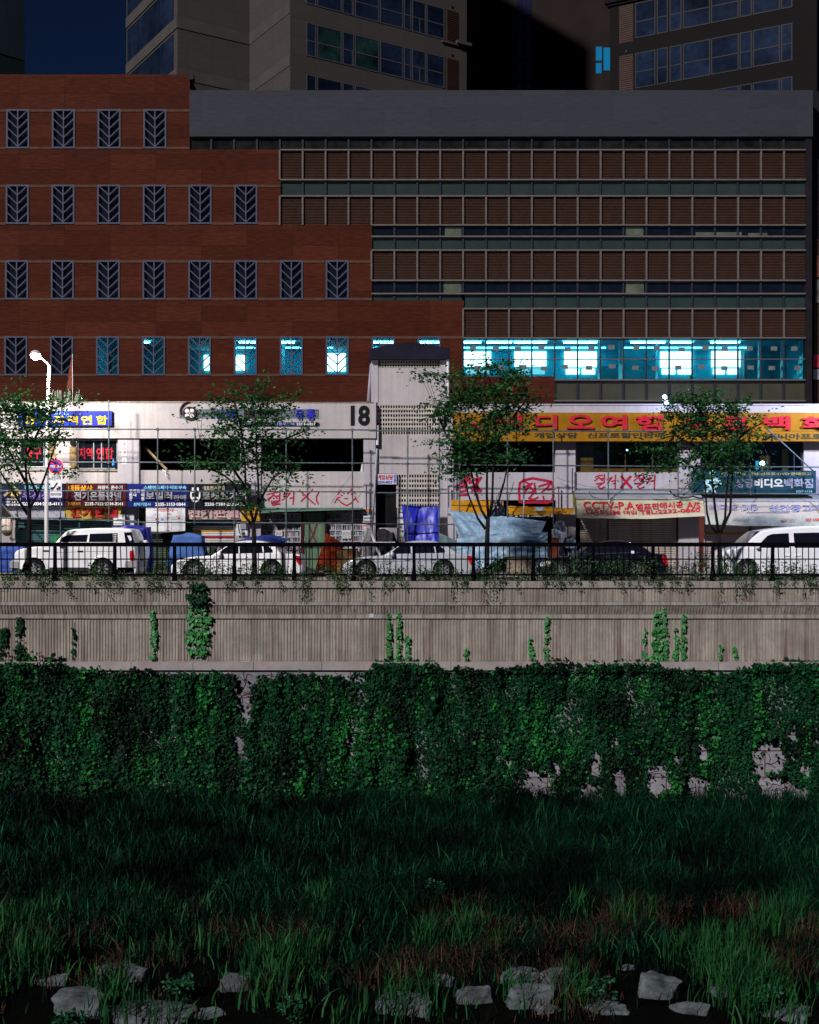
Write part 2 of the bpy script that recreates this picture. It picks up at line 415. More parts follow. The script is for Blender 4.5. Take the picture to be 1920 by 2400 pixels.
# ------------------------------------------------------------------ railing on the wall
YF = 40.0
rl = thing('railing', 'black steel railing running the whole width on top of the ribbed concrete wall', 'railing', (0, YF, 0.012))
posts = [129 + 140.2 * k for k in range(-5, 19)]
for k, p in enumerate(posts):
    x = X(p, YF); h = Z(1281, YF); mb = MB()
    lean = rnd.uniform(-.012, .012)
    mb.add([(x - .085, YF - .05, .012), (x + .085, YF - .05, .012), (x + .085, YF + .05, .012), (x - .085, YF + .05, .012),
            (x - .055 + lean, YF - .04, .5), (x + .055 + lean, YF - .04, .5), (x + .055 + lean, YF + .04, .5), (x - .055 + lean, YF + .04, .5),
            (x - .05, YF - .04, h), (x + .05, YF - .04, h), (x + .05, YF + .04, h), (x - .05, YF + .04, h)],
           [(3, 2, 1, 0), (0, 1, 5, 4), (1, 2, 6, 5), (2, 3, 7, 6), (3, 0, 4, 7), (4, 5, 9, 8), (5, 6, 10, 9), (6, 7, 11, 10), (7, 4, 8, 11), (8, 9, 10, 11)])
    mb.box(x - .12, x + .12, YF - .08, YF + .08, .008, .03)
    mb.build('post', M_rail, rl)
xa, xb = X(posts[0], YF), X(posts[-1], YF)
mb = MB(); mb.box(xa, xb, YF - .06, YF + .06, Z(1281, YF) + .001, Z(1271.5, YF)); mb.build('top_rail', M_rail, rl)
mb = MB(); mb.box(xa, xb, YF - .018, YF + .018, Z(1312, YF), Z(1309, YF)); mb.build('middle_rail', M_rail, rl)
mb = MB(); mb.box(xa, xb, YF - .022, YF + .022, Z(1349, YF), Z(1345, YF)); mb.build('bottom_rail', M_rail, rl)
for a, b in zip(posts[:-1], posts[1:]):
    mb = MB(); n = 10; bow = rnd.uniform(.5, 1.0)
    for j in range(1, n):
        t = j / n; x = X(a + (b - a) * t, YF); d = .035 * bow * (1 if t < .5 else -1) * (abs(t - .5) * 2) ** 2 * (1 if rnd.random() < .8 else .2)
        mb.tube([(x + d, YF - .001, Z(1347, YF)), (x + d * .2, YF + .001, Z(1312, YF)), (x - d, YF, Z(1280, YF))], .017, 6)
    mb.build('balusters', M_rail, rl)

# ------------------------------------------------------------------ big terracotta office block behind
YB = 65.0
M_terra = panel_mat('terracotta_panels', (.054, .0135, .0072), 2.414, .805, .2, (.035, .009, .006), .014, .7, off=0.0, fine=.3)
M_band = mat('stone_string_course', (.085, .04, .027), .8, .15, 3)
M_lav = mat('lattice_paint', (.062, .064, .10), .5, .1, 4)
M_louv = mat('brown_louvre', (.045, .022, .0155), .55, .12, 2)
M_mull = mat('mullion_beige', (.115, .10, .088), .5, .1, 4)
M_mulld = mat('mullion_dark', (.020, .022, .035), .5, .1, 4)
M_green = mat('green_spandrel_glass', (.024, .038, .034), .12, .12, 1.0, spec=.5)
M_olive = mat('olive_spandrel_glass', (.05, .05, .033), .2, .12, 1.0, spec=.5)
M_greycl = panel_mat('grey_cladding', (.036, .039, .050), 2.414, .67, .05, (.036, .034, .024), .010, .6, fine=.10)
ob = thing('office_block', 'large terracotta clad office block with stepped glass facade and lit row of windows', 'office block', (X(900, YB), YB, 0))
tiers = [(-160, 445, 174, 350), (-160, 658, 350, 527), (-160, 872, 527, 704), (-160, 1087, 704, 882), (-160, 1300, 882, 1346)]
rows = [([42 + 107.1 * k for k in range(-1, 4)], 256, 348), ([41 + 107.1 * k for k in range(-1, 6)], 433, 525),
        ([39.5 + 107.3 * k for k in range(-1, 8)], 610, 702), ([37.5 + 107.6 * k for k in range(-1, 10)], 788, 880)]
holes = []
for cs, a, b in rows:
    for c in cs: holes.append((X(c - 27, YB), X(c + 27, YB), Z(b, YB), Z(a, YB)))
for (x0, x1, a, b) in tiers:
    mb = MB(); walltiles(mb, X(x0, YB), X(x1, YB), Z(b, YB), Z(a, YB), holes, YB, YB + .35); mb.build('terracotta_wall', M_terra, ob)
mb = MB()
for (x0, x1, a, b), (cs, wa, wb) in zip(tiers[:4], rows):
    for yy in (wa + 3, wb - 1):
        e = [x0] + [q for c in cs for q in (c - 27.5, c + 27.5)] + [x1]
        for s0, s1 in zip(e[0::2], e[1::2]):
            if s1 > s0: mb = MB(); mb.box(X(s0, YB), X(s1, YB), YB - .035, YB + .02, Z(yy + 3, YB), Z(yy - 3, YB)); mb.build('string_course', M_band, ob)
# lattice windows: one mesh of each kind, shared
ww, wh = 54 * YB / FP, 92 * YB / FP
def local_mesh(fn, name, m):
    mb = MB(); fn(mb); me = mb.mesh(name); me.materials.append(m); return me
def f_frame(mb):
    t = .085
    mb.box(-ww / 2, -ww / 2 + t, -.05, .10, -wh / 2, wh / 2); mb.box(ww / 2 - t, ww / 2, -.05, .10, -wh / 2, wh / 2)
    mb.box(-ww / 2 + t, ww / 2 - t, -.05, .10, -wh / 2, -wh / 2 + t); mb.box(-ww / 2 + t, ww / 2 - t, -.05, .10, wh / 2 - t, wh / 2)
def f_lattice(mb):
    t = .06
    mb.box(-t / 2, t / 2, -.045, .04, -wh / 2 + .086, wh / 2 - .086)
    hw = ww / 2 - .085
    for k in range(4):
        zc = -wh / 2 + .09 + k * (wh - .18) / 4.0
        for s in (-1, 1):
            z1 = zc + .47; x0, x1 = s * t / 2, s * hw
            mb.add([(x0, -.04, zc), (x1, -.04, z1), (x1, -.04, z1 + .075), (x0, -.04, zc + .075), (x0, .03, zc), (x1, .03, z1), (x1, .03, z1 + .075), (x0, .03, zc + .075)],
                   [(0, 1, 2, 3), (7, 6, 5, 4), (0, 4, 5, 1), (1, 5, 6, 2), (2, 6, 7, 3), (3, 7, 4, 0)])
def f_pane(mb): mb.box(-ww / 2 + .04, ww / 2 - .04, .13, .15, -wh / 2 + .04, wh / 2 - .04)
me_f, me_l, me_p, me_c = local_mesh(f_frame, 'frame', M_lav), local_mesh(f_lattice, 'lattice', M_lav), local_mesh(f_pane, 'pane', M_win), local_mesh(f_pane, 'pane', M_clear)
def place(name, me, parent, loc):
    o = bpy.data.objects.new(name, me); COL.objects.link(o); o.parent = parent; o.location = Vector(loc) - WL[parent]; WL[o] = Vector(loc); return o
for ri, (cs, a, b) in enumerate(rows):
    for c in cs:
        if c < -40: continue
        loc = (X(c, YB), YB, (Z(a, YB) + Z(b, YB)) / 2)
        lit = ri == 3 and c > 200
        f = place('lattice_window', me_f, ob, loc)
        place('lattice', me_l, f, loc); p = place('pane', me_c if lit else me_p, f, loc)
        if lit: f['label'] = 'lattice window lit teal from inside'
# stepped glass facade
XR = 1888
strips = [(322, 350, 'dark', 445), (353, 420, 'louvre', 658), (423, 458, 'green', 658), (461, 526, 'louvre', 658), (529, 553, 'strip', 872), (556, 585, 'green', 872),
          (588, 656, 'louvre', 872), (659, 687, 'strip', 872), (690, 722, 'green', 1087), (690, 703, 'green', 872), (725, 791, 'louvre', 1087), (892, 938, 'olive', 1300)]
def f_louvre(mb):
    lw, lh = 49.5 * YB / FP, 66 * YB / FP; n = 18
    for k in range(n):
        z = -lh / 2 + (k + .5) * lh / n; h = lh / n
        mb.add([(-lw / 2, 0, z - h * .42), (lw / 2, 0, z - h * .42), (lw / 2, .05, z + h * .46), (-lw / 2, .05, z + h * .46), (-lw / 2, .02, z - h * .5), (lw / 2, .02, z - h * .5), (lw / 2, .12, z + h * .34), (-lw / 2, .12, z + h * .34)],
               [(0, 1, 2, 3), (7, 6, 5, 4), (0, 4, 5, 1), (3, 2, 6, 7)])
    mb.box(-lw / 2, lw / 2, .13, .16, -lh / 2, lh / 2)
me_mu = local_mesh(lambda mb: mb.box(-2 * YB / FP, 2 * YB / FP, -.06, .2, -34 * YB / FP, 34 * YB / FP), 'mullion', M_mull)
me_lv = local_mesh(f_louvre, 'louvre_panel', M_louv)
mods = lambda x0: [q for q in [1300.5 + 53.72 * k for k in range(-16, 12)] if x0 - 6 < q < XR]
for a, b, kind, x0 in strips:
    x1 = 1087 if (a, b) == (690, 703) else XR
    if kind == 'louvre':
        for q in mods(x0):
            place('louvre_panel', me_lv, ob, (X(q + 26.9, YB), YB + .05, (Z(a, YB) + Z(b, YB)) / 2))
            place('mullion', me_mu, ob, (X(q, YB), YB, (Z(a, YB) + Z(b, YB)) / 2))
    else:
        mb = MB(); mb.box(X(x0, YB), X(x1, YB), YB + .12, YB + .16, Z(b + 1, YB), Z(a - 1, YB))
        for q in mods(x0):
            if q < x1: mb.box(X(q - 2.2, YB), X(q + 2.2, YB), YB + .03, YB + .17, Z(b, YB), Z(a, YB), 1)
        mb.build({'green': 'spandrel_glass', 'olive': 'spandrel_glass'}.get(kind, 'window_strip'), [{'green': M_green, 'olive': M_olive, 'dark': mat('smoked_strip', (.012, .013, .012), .15, .4, 1.5), 'strip': M_win}[kind], M_mulld], ob)
for yy, x0 in [(351.5, 658), (421.5, 658), (459.5, 658), (527.5, 872), (554.5, 872), (586.5, 872), (657.5, 872), (688.5, 872), (723.5, 1087), (792, 1087), (890.5, 1300), (939.5, 1300)]:
    hm = MB(); hm.box(X(x0 - 1, YB), X(XR, YB), YB - .075, YB + .2, Z(yy + 1.7, YB), Z(yy - 1.7, YB)); hm.build('transom', M_mull, ob)
hm = MB(); hm.box(X(1087, YB), X(XR, YB), YB - .03, YB + .1, Z(842.6, YB), Z(840.8, YB))
hm.build('transom', M_mull, ob)
for q in mods(1087):
    vd = MB(); vd.box(X(q - 1.6, YB), X(q + 1.6, YB), YB - .02, YB + .12, Z(882 if q < 1295 else 890, YB), Z(794, YB)); vd.build('mullion', M_mulld, ob)
mb = MB()
for (p, q, a, b) in ((1043, 1082, 530, 551), (1468, 1509, 530, 551), (1040, 1082, 660, 686), (1468, 1510, 660, 686), (1632, 1740, 543, 552), (1755, 1800, 545, 552)):
    mb = MB(); mb.box(X(p, YB), X(q, YB), YB + .095, YB + .118, Z(b, YB), Z(a, YB)); mb.build('window_blind', mat('pale_blind', (.08, .095, .065), .8, .25, 1.5), ob)
mb = MB(); mb.box(X(445, YB), X(1904, YB), YB - .12, YB + .4, Z(321, YB), Z(213, YB)); mb.build('grey_parapet', M_greycl, ob)
mb = MB(); mb.box(X(444, YB), X(455, YB), YB - .2, YB + .3, Z(189, YB), Z(175, YB)); mb.build('roof_vent', M_black, ob)
mb = MB(); mb.box(X(XR, YB), X(1904, YB), YB + .02, YB + .4, 0, Z(321, YB)); mb.build('dark_gap_strip', mat('edge_darkness', (.012, .011, .014), .5, .2, 2), ob)  # dark strip standing in for the shaded gap beyond the facade
mb = MB(); mb.box(X(1300, YB), X(XR, YB), YB + .1, YB + .4, 0, Z(940, YB)); mb.build('base_wall', M_mulld, ob)
mb = MB()                                             # the block's body: roof and back
mb.box(X(-160, YB), X(445, YB), 73.0, 73.3, 0, Z(175, YB)); mb.box(X(445, YB), X(1904, YB), 73.0, 73.3, 0, Z(214, YB))
mb.box(X(-160, YB), X(445, YB) - .01, YB + .36, 73.0, Z(178, YB), Z(176, YB)); mb.box(X(445, YB), X(1904, YB), YB + .41, 73, Z(217, YB), Z(215, YB))
mb.build('roof', M_greycl, ob)
mb = MB(); mb.box(X(447, YB), X(1904, YB), YB + .9, YB + 1, Z(790, YB), Z(321, YB)); mb.box(X(-160, YB), X(447, YB), YB + .9, YB + 1, Z(784, YB), Z(178, YB)); mb.build('inner_partition', M_dark, ob)
# the lit storey: a real room with boards and tubes that glow
zr0, zr1 = Z(893, YB), Z(790, YB); yr1 = 70.0
xl, xr = X(222, YB), X(1884, YB)
M_teal = mat('teal_room_wall', (.03, .50, .66), .7, .15, .6)
mb = MB(); mb.box(xl, xr + .2, yr1, yr1 + .1, zr0 - .2, zr1 + .4); mb.build('room_wall', M_teal, ob)
mb = MB(); mb.box(xl - .1, xl, YB + .36, yr1 + .1, zr0 - .2, zr1 + .4); mb.build('room_wall', M_teal, ob)
mb = MB(); mb.box(xr + .2, xr + .3, YB + .36, yr1 + .1, zr0 - .2, zr1 + .4); mb.build('room_wall', M_teal, ob)
mb = MB(); mb.box(xl, xr, YB + .36, yr1, zr1 + .02, zr1 + .1); mb.build('room_ceiling', mat('teal_ceiling', (.04, .45, .62), .8, .1, 1), ob)
mb = MB(); mb.box(xl, xr, YB + .36, yr1, zr0 - .1, zr0 - .02); mb.build('room_floor', mat('room_floor_grey', (.08, .12, .13), .6, .1, 1), ob)
E_board = emis('lit_board', (.70, .95, 1.0), 3.4)
E_tube = emis('ceiling_tube', (.28, .82, 1.0), 16)
E_tube_add = emis('added_rear_tube', (.16, .72, 1.0), 7)
E_soft = emis('lit_glass_low', (.25, .8, 1.0), 1.1)
boards = [(1088, 1151, 824, 859), (1206, 1281, 824, 859), (1323, 1399, 824, 860), (1548, 1624, 824, 861), (1668, 1736, 823, 860), (478, 574, 832, 868), (762, 810, 828, 870)]
yb_ = yr1 - .12
for (p, q, a, b) in boards:
    mb = MB(); mb.box(X(p, yb_), X(q, yb_), yb_, yb_ + .06, Z(b, yb_), Z(a, yb_)); f = mb.build('backlit_board', E_board, ob)
    if p > 1000:
        mb = MB()
        mb.box(X(p + 4, yb_), X((p + q) / 2 - 3, yb_), yb_, yb_ + .05, Z(877, yb_), Z(864, yb_)); mb.box(X((p + q) / 2 + 3, yb_), X(q - 4, yb_), yb_, yb_ + .05, Z(877, yb_), Z(864, yb_))
        mb.build('low_lit_pane', E_soft if p < 1300 else E_board, ob)
for (p, q) in ((1088, 1128), (1141, 1200), (1206, 1282), (1322, 1400), (1480, 1560), (1572, 1625), (1668, 1735), (876, 925), (985, 1030), (640, 690), (560, 610), (720, 760), (300, 350)):
    yt = 66.2; mb = MB(); mb.box(X(p, yt), X(q, yt), yt, yt + .25, zr1 - .10, zr1 - .04); mb.build('ceiling_tube', E_tube, ob)
    if p > 460: yt = 68.4; mb = MB(); mb.box(X(p - 20, yt), X(q + 20, yt), yt, yt + .12, zr1 - .06, zr1 - .0); mb.build('ceiling_tube', E_tube_add, ob)  # second row of tubes, added to brighten the room
M_post = mat('room_column', (.10, .50, .62), .6, .1, 1)
mb = MB()
for p, q, y in ((1452, 1459, 66.5), (1402, 1406, 67), (1874, 1886, 66.0), (1538, 1542, 67), (1779, 1784, 66.2), (1832, 1836, 66.2), (238, 252, 67), (436, 441, 67.5), (660, 668, 67)):
    mb.box(X(p, y), X(q, y), y, y + .25, zr0 - .02, zr1 + .02)
mb.build('room_column', M_post, ob)
mb = MB()                                             # cupboards and curtains that leave the right end darker
for p, q, a, b, y in ((1462, 1536, 800, 890, 69), (1745, 1870, 796, 890, 68.6), (1410, 1450, 858, 890, 69), (300, 434, 800, 886, 69), (262, 300, 830, 886, 68)):
    mb.box(X(p, y), X(q, y), y, y + .5, zr0 - .02, Z(a, y))
mb.build('room_cupboards', mat('teal_dark_cupboard', (.02, .24, .30), .6, .2, 1), ob)
mb = MB()                                             # paper notices stuck to the glass
for k, q in enumerate(mods(1087)):
    for yy, j in ((816, 0), (861, 1)):
        cx = q + 27 + rnd.uniform(-7, 9); cyv = yy + rnd.uniform(-3, 3)
        mb.box(X(cx - 7.5, YB), X(cx + 7.5, YB), YB - .012, YB - .006, Z(cyv + 5, YB), Z(cyv - 5, YB))
mb.build('paper_notices', mat('notice_paper', (.13, .15, .15), .8, .3, 9), ob)
mb = MB(); mb.box(X(1086, YB), X(XR, YB), YB + .02, YB + .035, Z(890, YB), Z(793, YB)); mb.build('glass_curtain', M_clear, ob)

# ------------------------------------------------------------------ residential towers behind
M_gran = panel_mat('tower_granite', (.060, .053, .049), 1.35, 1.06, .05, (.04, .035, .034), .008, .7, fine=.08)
M_gran_dim = panel_mat('tower_granite_dimmed', (.0085, .0078, .0072), 1.35, 1.06, .05, (.008, .007, .007), .008, .7, fine=.08)  # the right tower's weak light is put into this granite colour
M_towband = mat('tower_band', (.066, .060, .055), .7, .1, 1)
M_frame = mat('tower_window_frame', (.06, .06, .072), .5, .1, 2)
M_twin = mat('tower_glass', (.010, .018, .040), .08, .5, .35, spec=.6)
M_twing = mat('tower_glass_green', (.012, .035, .034), .08, .5, .6, spec=.6)
class Fr:                                            # a rotated frame: u along the face, v inwards
    def __init__(s, x0, y0, th): s.x0, s.y0, s.c, s.s = x0, y0, math.cos(th), math.sin(th)
    def pt(s, u, v, z): return (s.x0 + u * s.c - v * s.s, s.y0 + u * s.s + v * s.c, z)
    def map(s, mb): mb.v = [s.pt(*p) for p in mb.v]; return mb
    def u(s, px):                                     # where a sight line meets the front face
        k = (px - 960) / FP; return (k * s.y0 - s.x0) / (s.c - k * s.s)
    def Y(s, u): return s.y0 + u * s.s
def tower(name, fr, foot, label, zt, rowz, cols, louv, m_wall, litrow=None, m_frame=None):
    root = thing(name, label, 'apartment tower', fr.pt(foot[1][0] / 2, 5, 0))
    mb = MB(); mb.prismz(foot, 0, zt); fr.map(mb).build('tower_wall', m_wall, root)
    for ri, (z0, z1) in enumerate(rowz):
        zm = z0 + (z1 - z0) * .46
        for ci, (a, b, div) in enumerate(cols):
            ua, ub = fr.u(a), fr.u(b); t = .07
            mb = MB(); mb.box(ua, ub, -.03, .05, z0, z0 + t); mb.box(ua, ub, -.03, .05, z1 - t, z1); mb.box(ua + t, ub - t, -.03, .05, zm - t / 2, zm + t / 2)
            mb.box(ua, ua + t, -.03, .05, z0 + t, z1 - t); mb.box(ub - t, ub, -.03, .05, z0 + t, z1 - t)
            if div: um = ua + (ub - ua) * div; mb.box(um - t / 2, um + t / 2, -.026, .04, z0 + t, zm - t / 2)
            f = fr.map(mb).build('window', m_frame or M_frame, root)
            mb = MB(); mb.box(ua + .02, ub - .02, -.012, .03, z0 + .02, z1 - .02)
            fr.map(mb).build('pane', M_twing if (litrow == ri and ci in (1, 3)) else M_twin, f)
        for (a, b) in louv:
            ua, ub = fr.u(a), fr.u(b); mb = MB(); mb.box(ua, ub, -.02, .03, z0 - .15, z1); n = 18
            for k in range(n): zz = z0 - .15 + (k + .5) * (z1 - z0 + .15) / n; mb.box(ua + .04, ub - .04, -.05, -.021, zz - .03, zz + .03)
            fr.map(mb).build('louvre', M_louv, root)
            mb = MB(); mb.box((ua + ub) / 2 - .07, (ua + ub) / 2 + .07, -.03, .02, z1 + .18, z1 + .32); fr.map(mb).build('flue', M_black, root)
    return root
fa = Fr(X(680, 74), 74, R(32.5))
zA = CH + (HY - 51) * fa.Y(fa.u(718)) / FP; hA = (130 - 51) * fa.Y(fa.u(718)) / FP; pitch = 122 * fa.Y(fa.u(718)) / FP
rowsA = [(zA - pitch * k - hA, zA - pitch * k) for k in (-2, -1, 0, 1, 2)]
ue = fa.u(1094)
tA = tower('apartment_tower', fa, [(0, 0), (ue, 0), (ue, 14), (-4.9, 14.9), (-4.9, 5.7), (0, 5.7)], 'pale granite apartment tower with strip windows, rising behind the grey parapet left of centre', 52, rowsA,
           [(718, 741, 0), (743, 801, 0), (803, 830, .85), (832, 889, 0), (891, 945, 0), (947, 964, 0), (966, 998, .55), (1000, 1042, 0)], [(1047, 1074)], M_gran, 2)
mb = MB()
for k in range(-3, 4):
    z = zA + .55 - pitch * k + .1
    mb.box(-4.93, -.03, 5.66, 5.72, z - .35, z + .35); mb.box(-.03, 0.0, 0.02, 5.66, z - .35, z + .35); mb.box(-4.96, -4.9, 5.7, 14.9, z - .35, z + .35)
fa.map(mb).build('floor_band', M_towband, tA)
mb = MB()
for k in (-2, -1, 0, 1, 2):
    z = zA - pitch * k
    for v0, v1 in ((6.3, 8.6), (8.7, 10.05), (10.15, 12.5), (12.6, 14.6)): mb = MB(); mb.box(-4.95, -4.88, v0, v1, z - hA - .35, z + .1); fa.map(mb).build('side_window', M_twin, tA)
mb = MB(); mb.box(ue - .9, ue + .25, -.25, 14, zA + 1.05, zA + 1.25); mb.box(ue - 2.0, ue + .12, -.12, .01, zA + .92, zA + 1.05); fa.map(mb).build('cornice', M_towband, tA)
mb = MB(); mb.box(-5.25, -4.9, 14.2, 15.1, zA - 1.9, zA - 1.6); mb.box(-5.25, -4.9, 14.2, 15.1, zA - 3.2, zA - 2.9); fa.map(mb).build('ledge', M_gran_dim, tA)

fb = Fr(X(1430, 80), 80, R(-28.5))
zB = CH + (HY - 125) * fb.Y(fb.u(1489)) / FP; hB = 83 * fb.Y(fb.u(1489)) / FP; pb = 117.5 * fb.Y(fb.u(1489)) / FP
rowsB = [(zB - pb * k - hB, zB - pb * k) for k in (-2, -1, 0, 1, 2)]
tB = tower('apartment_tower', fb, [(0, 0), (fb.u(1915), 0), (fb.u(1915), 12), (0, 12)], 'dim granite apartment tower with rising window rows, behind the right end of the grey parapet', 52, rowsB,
           [(1489, 1537, 0), (1540, 1566, 0), (1570, 1598, 0), (1601, 1665, 0), (1667, 1732, 0), (1734, 1763, 0), (1765, 1829, 0), (1831, 1858, 0)], [(1452, 1484)], M_gran_dim, None, mat('tower_frame_dimmed', (.014, .014, .017), .5, .1, 2))  # frame colour darkened too, for the weakly lit tower
mb = MB(); mb.box(-.3, 2.5, -.25, .6, zB + pb + .28, zB + pb + .5); mb.box(-.15, 2.5, -.12, .01, zB + pb + .12, zB + pb + .28); fb.map(mb).build('cornice', M_gran_dim, tB)
YD = 97
db = thing('dark_tower', 'dark brown tower block standing in the gap between the two granite towers', 'tower block', (X(1260, YD), YD, 0))
mb = MB(); mb.box(X(1040, YD), X(1500, YD), YD, YD + 10, 0, 56); mb.build('tower_wall', mat('dark_tower_wall', (.018, .012, .010), .8, .2, .5), db)
mb = MB()
for k in range(12):
    for a, b in ((1211, 1226), (1229, 1245)): mb.box(X(a, YD), X(b, YD), YD - .05, YD + .1, 24 + k * 1.7, 25.5 + k * 1.7)
mb.build('stair_window', mat('stair_glass', (.010, .012, .035), .1, .4, .5, spec=.6), db)
mb = MB(); mb.box(X(1096, YD), X(1300, YD), YD - .03, YD + .05, Z(147, YD), Z(138, YD)); mb.build('floor_band', mat('dark_band', (.028, .02, .018), .8), db)
mb = MB(); mb.box(X(1397, YD), X(1411, YD), YD - .06, YD - .01, Z(142, YD), Z(110, YD)); mb.box(X(1397, YD), X(1410, YD), YD - .06, YD - .01, Z(172, YD), Z(148, YD)); mb.box(X(1415, YD), X(1432, YD), YD - .06, YD - .01, Z(165, YD), Z(112, YD)); mb.build('lit_window', emis('lit_cyan_window', (.01, .20, .42), .75), db)
# far pieces at both edges of the view
YL = 100
fl = Fr(X(58, YL), YL, R(44))
lb = thing('far_block', 'dim green glass block standing at the far left edge beside the open sky', 'tower block', fl.pt(-6, 2, 0))
mb = MB(); mb.prismz([(-40, 0), (0, 0), (0, 12), (-40, 12)], 0, 60); fl.map(mb).build('tower_wall', mat('far_green_wall', (.014, .024, .021), .35, .15, .3), lb)
mb = MB(); mb.box(-40, -.02, -.04, .02, 40.3, 60.2); fl.map(mb).build('crown_panel', mat('far_blue_panel', (.020, .034, .046), .35, .15, .3), lb)
mb = MB(); mb.box(-4.6, -2.6, -.06, .0, 37.6, 39.1); fl.map(mb).build('name_panel', mat('far_sign', (.025, .045, .06), .5, .6, 3.0), lb)
YR = 66
rb = thing('side_street_building', 'narrow slice of brown building with small signs at the far right edge', 'building', (X(1960, YR), YR, 0))
mb = MB(); mb.box(X(1907, YR), X(2100, YR), YR + .02, YR + 8, Z(559, YR), Z(214, YR)); mb.build('added_dark_wall', mat('edge_darkness', (.012, .011, .014)), rb)  # added wall; the darkness at the view's edge is put into its colour
mb = MB(); mb.add([(X(1906, YR), YR, 0), (X(2100, YR), YR, 0), (X(2100, YR), YR + 6, 0), (X(1906, YR), YR + 6, 0), (X(1912, YR), YR, Z(560, YR)), (X(2100, YR), YR, Z(560, YR)), (X(2100, YR), YR + 6, Z(560, YR)), (X(1912, YR), YR + 6, Z(560, YR))],
                  [(0, 3, 2, 1), (4, 5, 6, 7), (0, 1, 5, 4), (1, 2, 6, 5), (2, 3, 7, 6), (3, 0, 4, 7)]); mb.build('wall', mat('side_brown', (.05, .028, .022), .7, .3, 1), rb)
for (a, b, c, m) in ((655, 710, 1911, mat('side_sign_pale', (.12, .115, .10), .6, .5, 1.5)), (832, 862, 1906, mat('side_sign_red', (.35, .03, .05), .6, .3, 2)), (866, 890, 1906, mat('side_sign_white', (.3, .3, .34), .6, .4, 2)), (600, 650, 1911, mat('side_terracotta', (.13, .05, .03), .6, .3, 1))):
    mb = MB(); mb.box(X(c, YR), X(2000, YR), YR - .1, YR - .01, Z(b, YR), Z(a, YR)); mb.build('shop_board', m, rb)
# ------------------------------------------------------------------ the two-storey shop row
YW = 48.0; YP = 47.85
def H(a, b, c, d, Y=YW): return (X(a, Y), X(c, Y), Z(d, Y), Z(b, Y))
M_red = mat('red_lettering', (.50, .02, .035), .5, .1, 5)
M_spray = mat('red_spray', (.42, .012, .05), .6, .25, 6)
M_wt = mat('white_lettering', (.78, .78, .78), .5, .05, 5)
M_yl = mat('yellow_lettering', (.62, .43, .02), .5, .1, 5)
M_or = mat('orange_lettering', (.70, .33, .02), .5, .1, 5)
M_cy = mat('cyan_lettering', (.25, .62, .85), .5, .1, 5)
M_bl = mat('blue_lettering', (.03, .035, .45), .5, .1, 5)
M_silver = mat('silver_lettering', (.42, .42, .47), .35, .25, 3, metal=.4)
M_navy = mat('navy_lettering', (.02, .025, .06), .5, .1, 5)
M_plate = mat('white_plate', (.68, .68, .70), .5, .08, 4, grime=(.45, .42, .38))
M_wframe = mat('aluminium_frame', (.34, .36, .38), .4, .1, 4, metal=.4)
M_wood = mat('beige_wood', (.34, .25, .13), .7, .25, 5)
M_owood = mat('orange_wood', (.34, .10, .02), .6, .3, 3, streak=(.16, .04, .01))

def shell(root, x0, x1, ztop, depth, m):               # roof, back and ends of a shop block; rooms behind the openings stay hollow
    mb = MB(); mb.box(x0, x1, YW + .26, YW + depth, ztop - .25, ztop - .02); mb.build('roof', M_grey, root)
    mb = MB(); mb.box(x0, x1, YW + depth, YW + depth + .2, 0, ztop - .26); mb.box(x0, x0 + .2, YW + .26, YW + depth, 0, ztop - .26); mb.box(x1 - .2, x1, YW + .26, YW + depth, 0, ztop - .26); mb.build('back_wall', m, root)
    mb = MB(); mb.box(x0 + .21, x1 - .21, YW + .26, YW + depth - .01, Z(1120, YW), Z(1116, YW)); mb.build('upper_floor', M_dark, root)

# ---- left block
L0, L1 = -150, 881
lbk = thing('shop_block', 'long white two-storey shop block with the black 18 and sprayed smiling face', 'shop building', (X(500, YW), YW, .14))
holes = [H(46, 1030, 131, 1099), H(180, 1029, 276, 1100), H(326, 1028, 563, 1102), H(612, 1028, 852, 1105),
         H(36, 1205, 262, 1345), H(325, 1190, 452, 1345), H(452, 1190, 549, 1345), H(611, 1192, 852, 1345), H(-130, 1200, 0, 1345)]
mb = MB(); walltiles(mb, X(L0, YW), X(L1, YW), .14, Z(1027, YW), holes, YW, YW + .25); mb.build('front_wall', M_white, lbk)
mb = MB(); mb.box(X(L0, YP), X(881.5, YP), YP, YW + .25, Z(1027, YP), Z(944, YP)); mb.build('parapet', M_white, lbk)
mb = MB(); x = X(L0, YP)
while x < X(870, YP):
    l = rnd.uniform(1.2, 3.4); mb.box(x + .02, min(x + l, X(876, YP)), YP - .03, YW + .2, Z(944, YP) + .001, Z(940.5 + rnd.uniform(0, 2.0), YP)); x += l
mb.build('parapet_coping', M_conc2, lbk)
mb = MB()
for a, b, c, d in ((276, 1027, 326, 1134), (563, 1028, 611, 1337), (852, 1028, 880, 1337), (262, 1190, 325, 1337)): mb = MB(); mb.pbox(a, b, c, d, YW - .07, .07); mb.build('pillar', M_white2, lbk)
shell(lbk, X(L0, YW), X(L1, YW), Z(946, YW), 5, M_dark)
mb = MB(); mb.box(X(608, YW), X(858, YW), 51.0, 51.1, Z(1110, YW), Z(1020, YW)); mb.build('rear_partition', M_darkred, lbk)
mb = MB()
for p, q in ((735, 748), (775, 782), (846, 851)): mb = MB(); mb.pbox(p, 1020, q, 1112, 50.8, .15); mb.build('inner_post', M_dark, lbk)
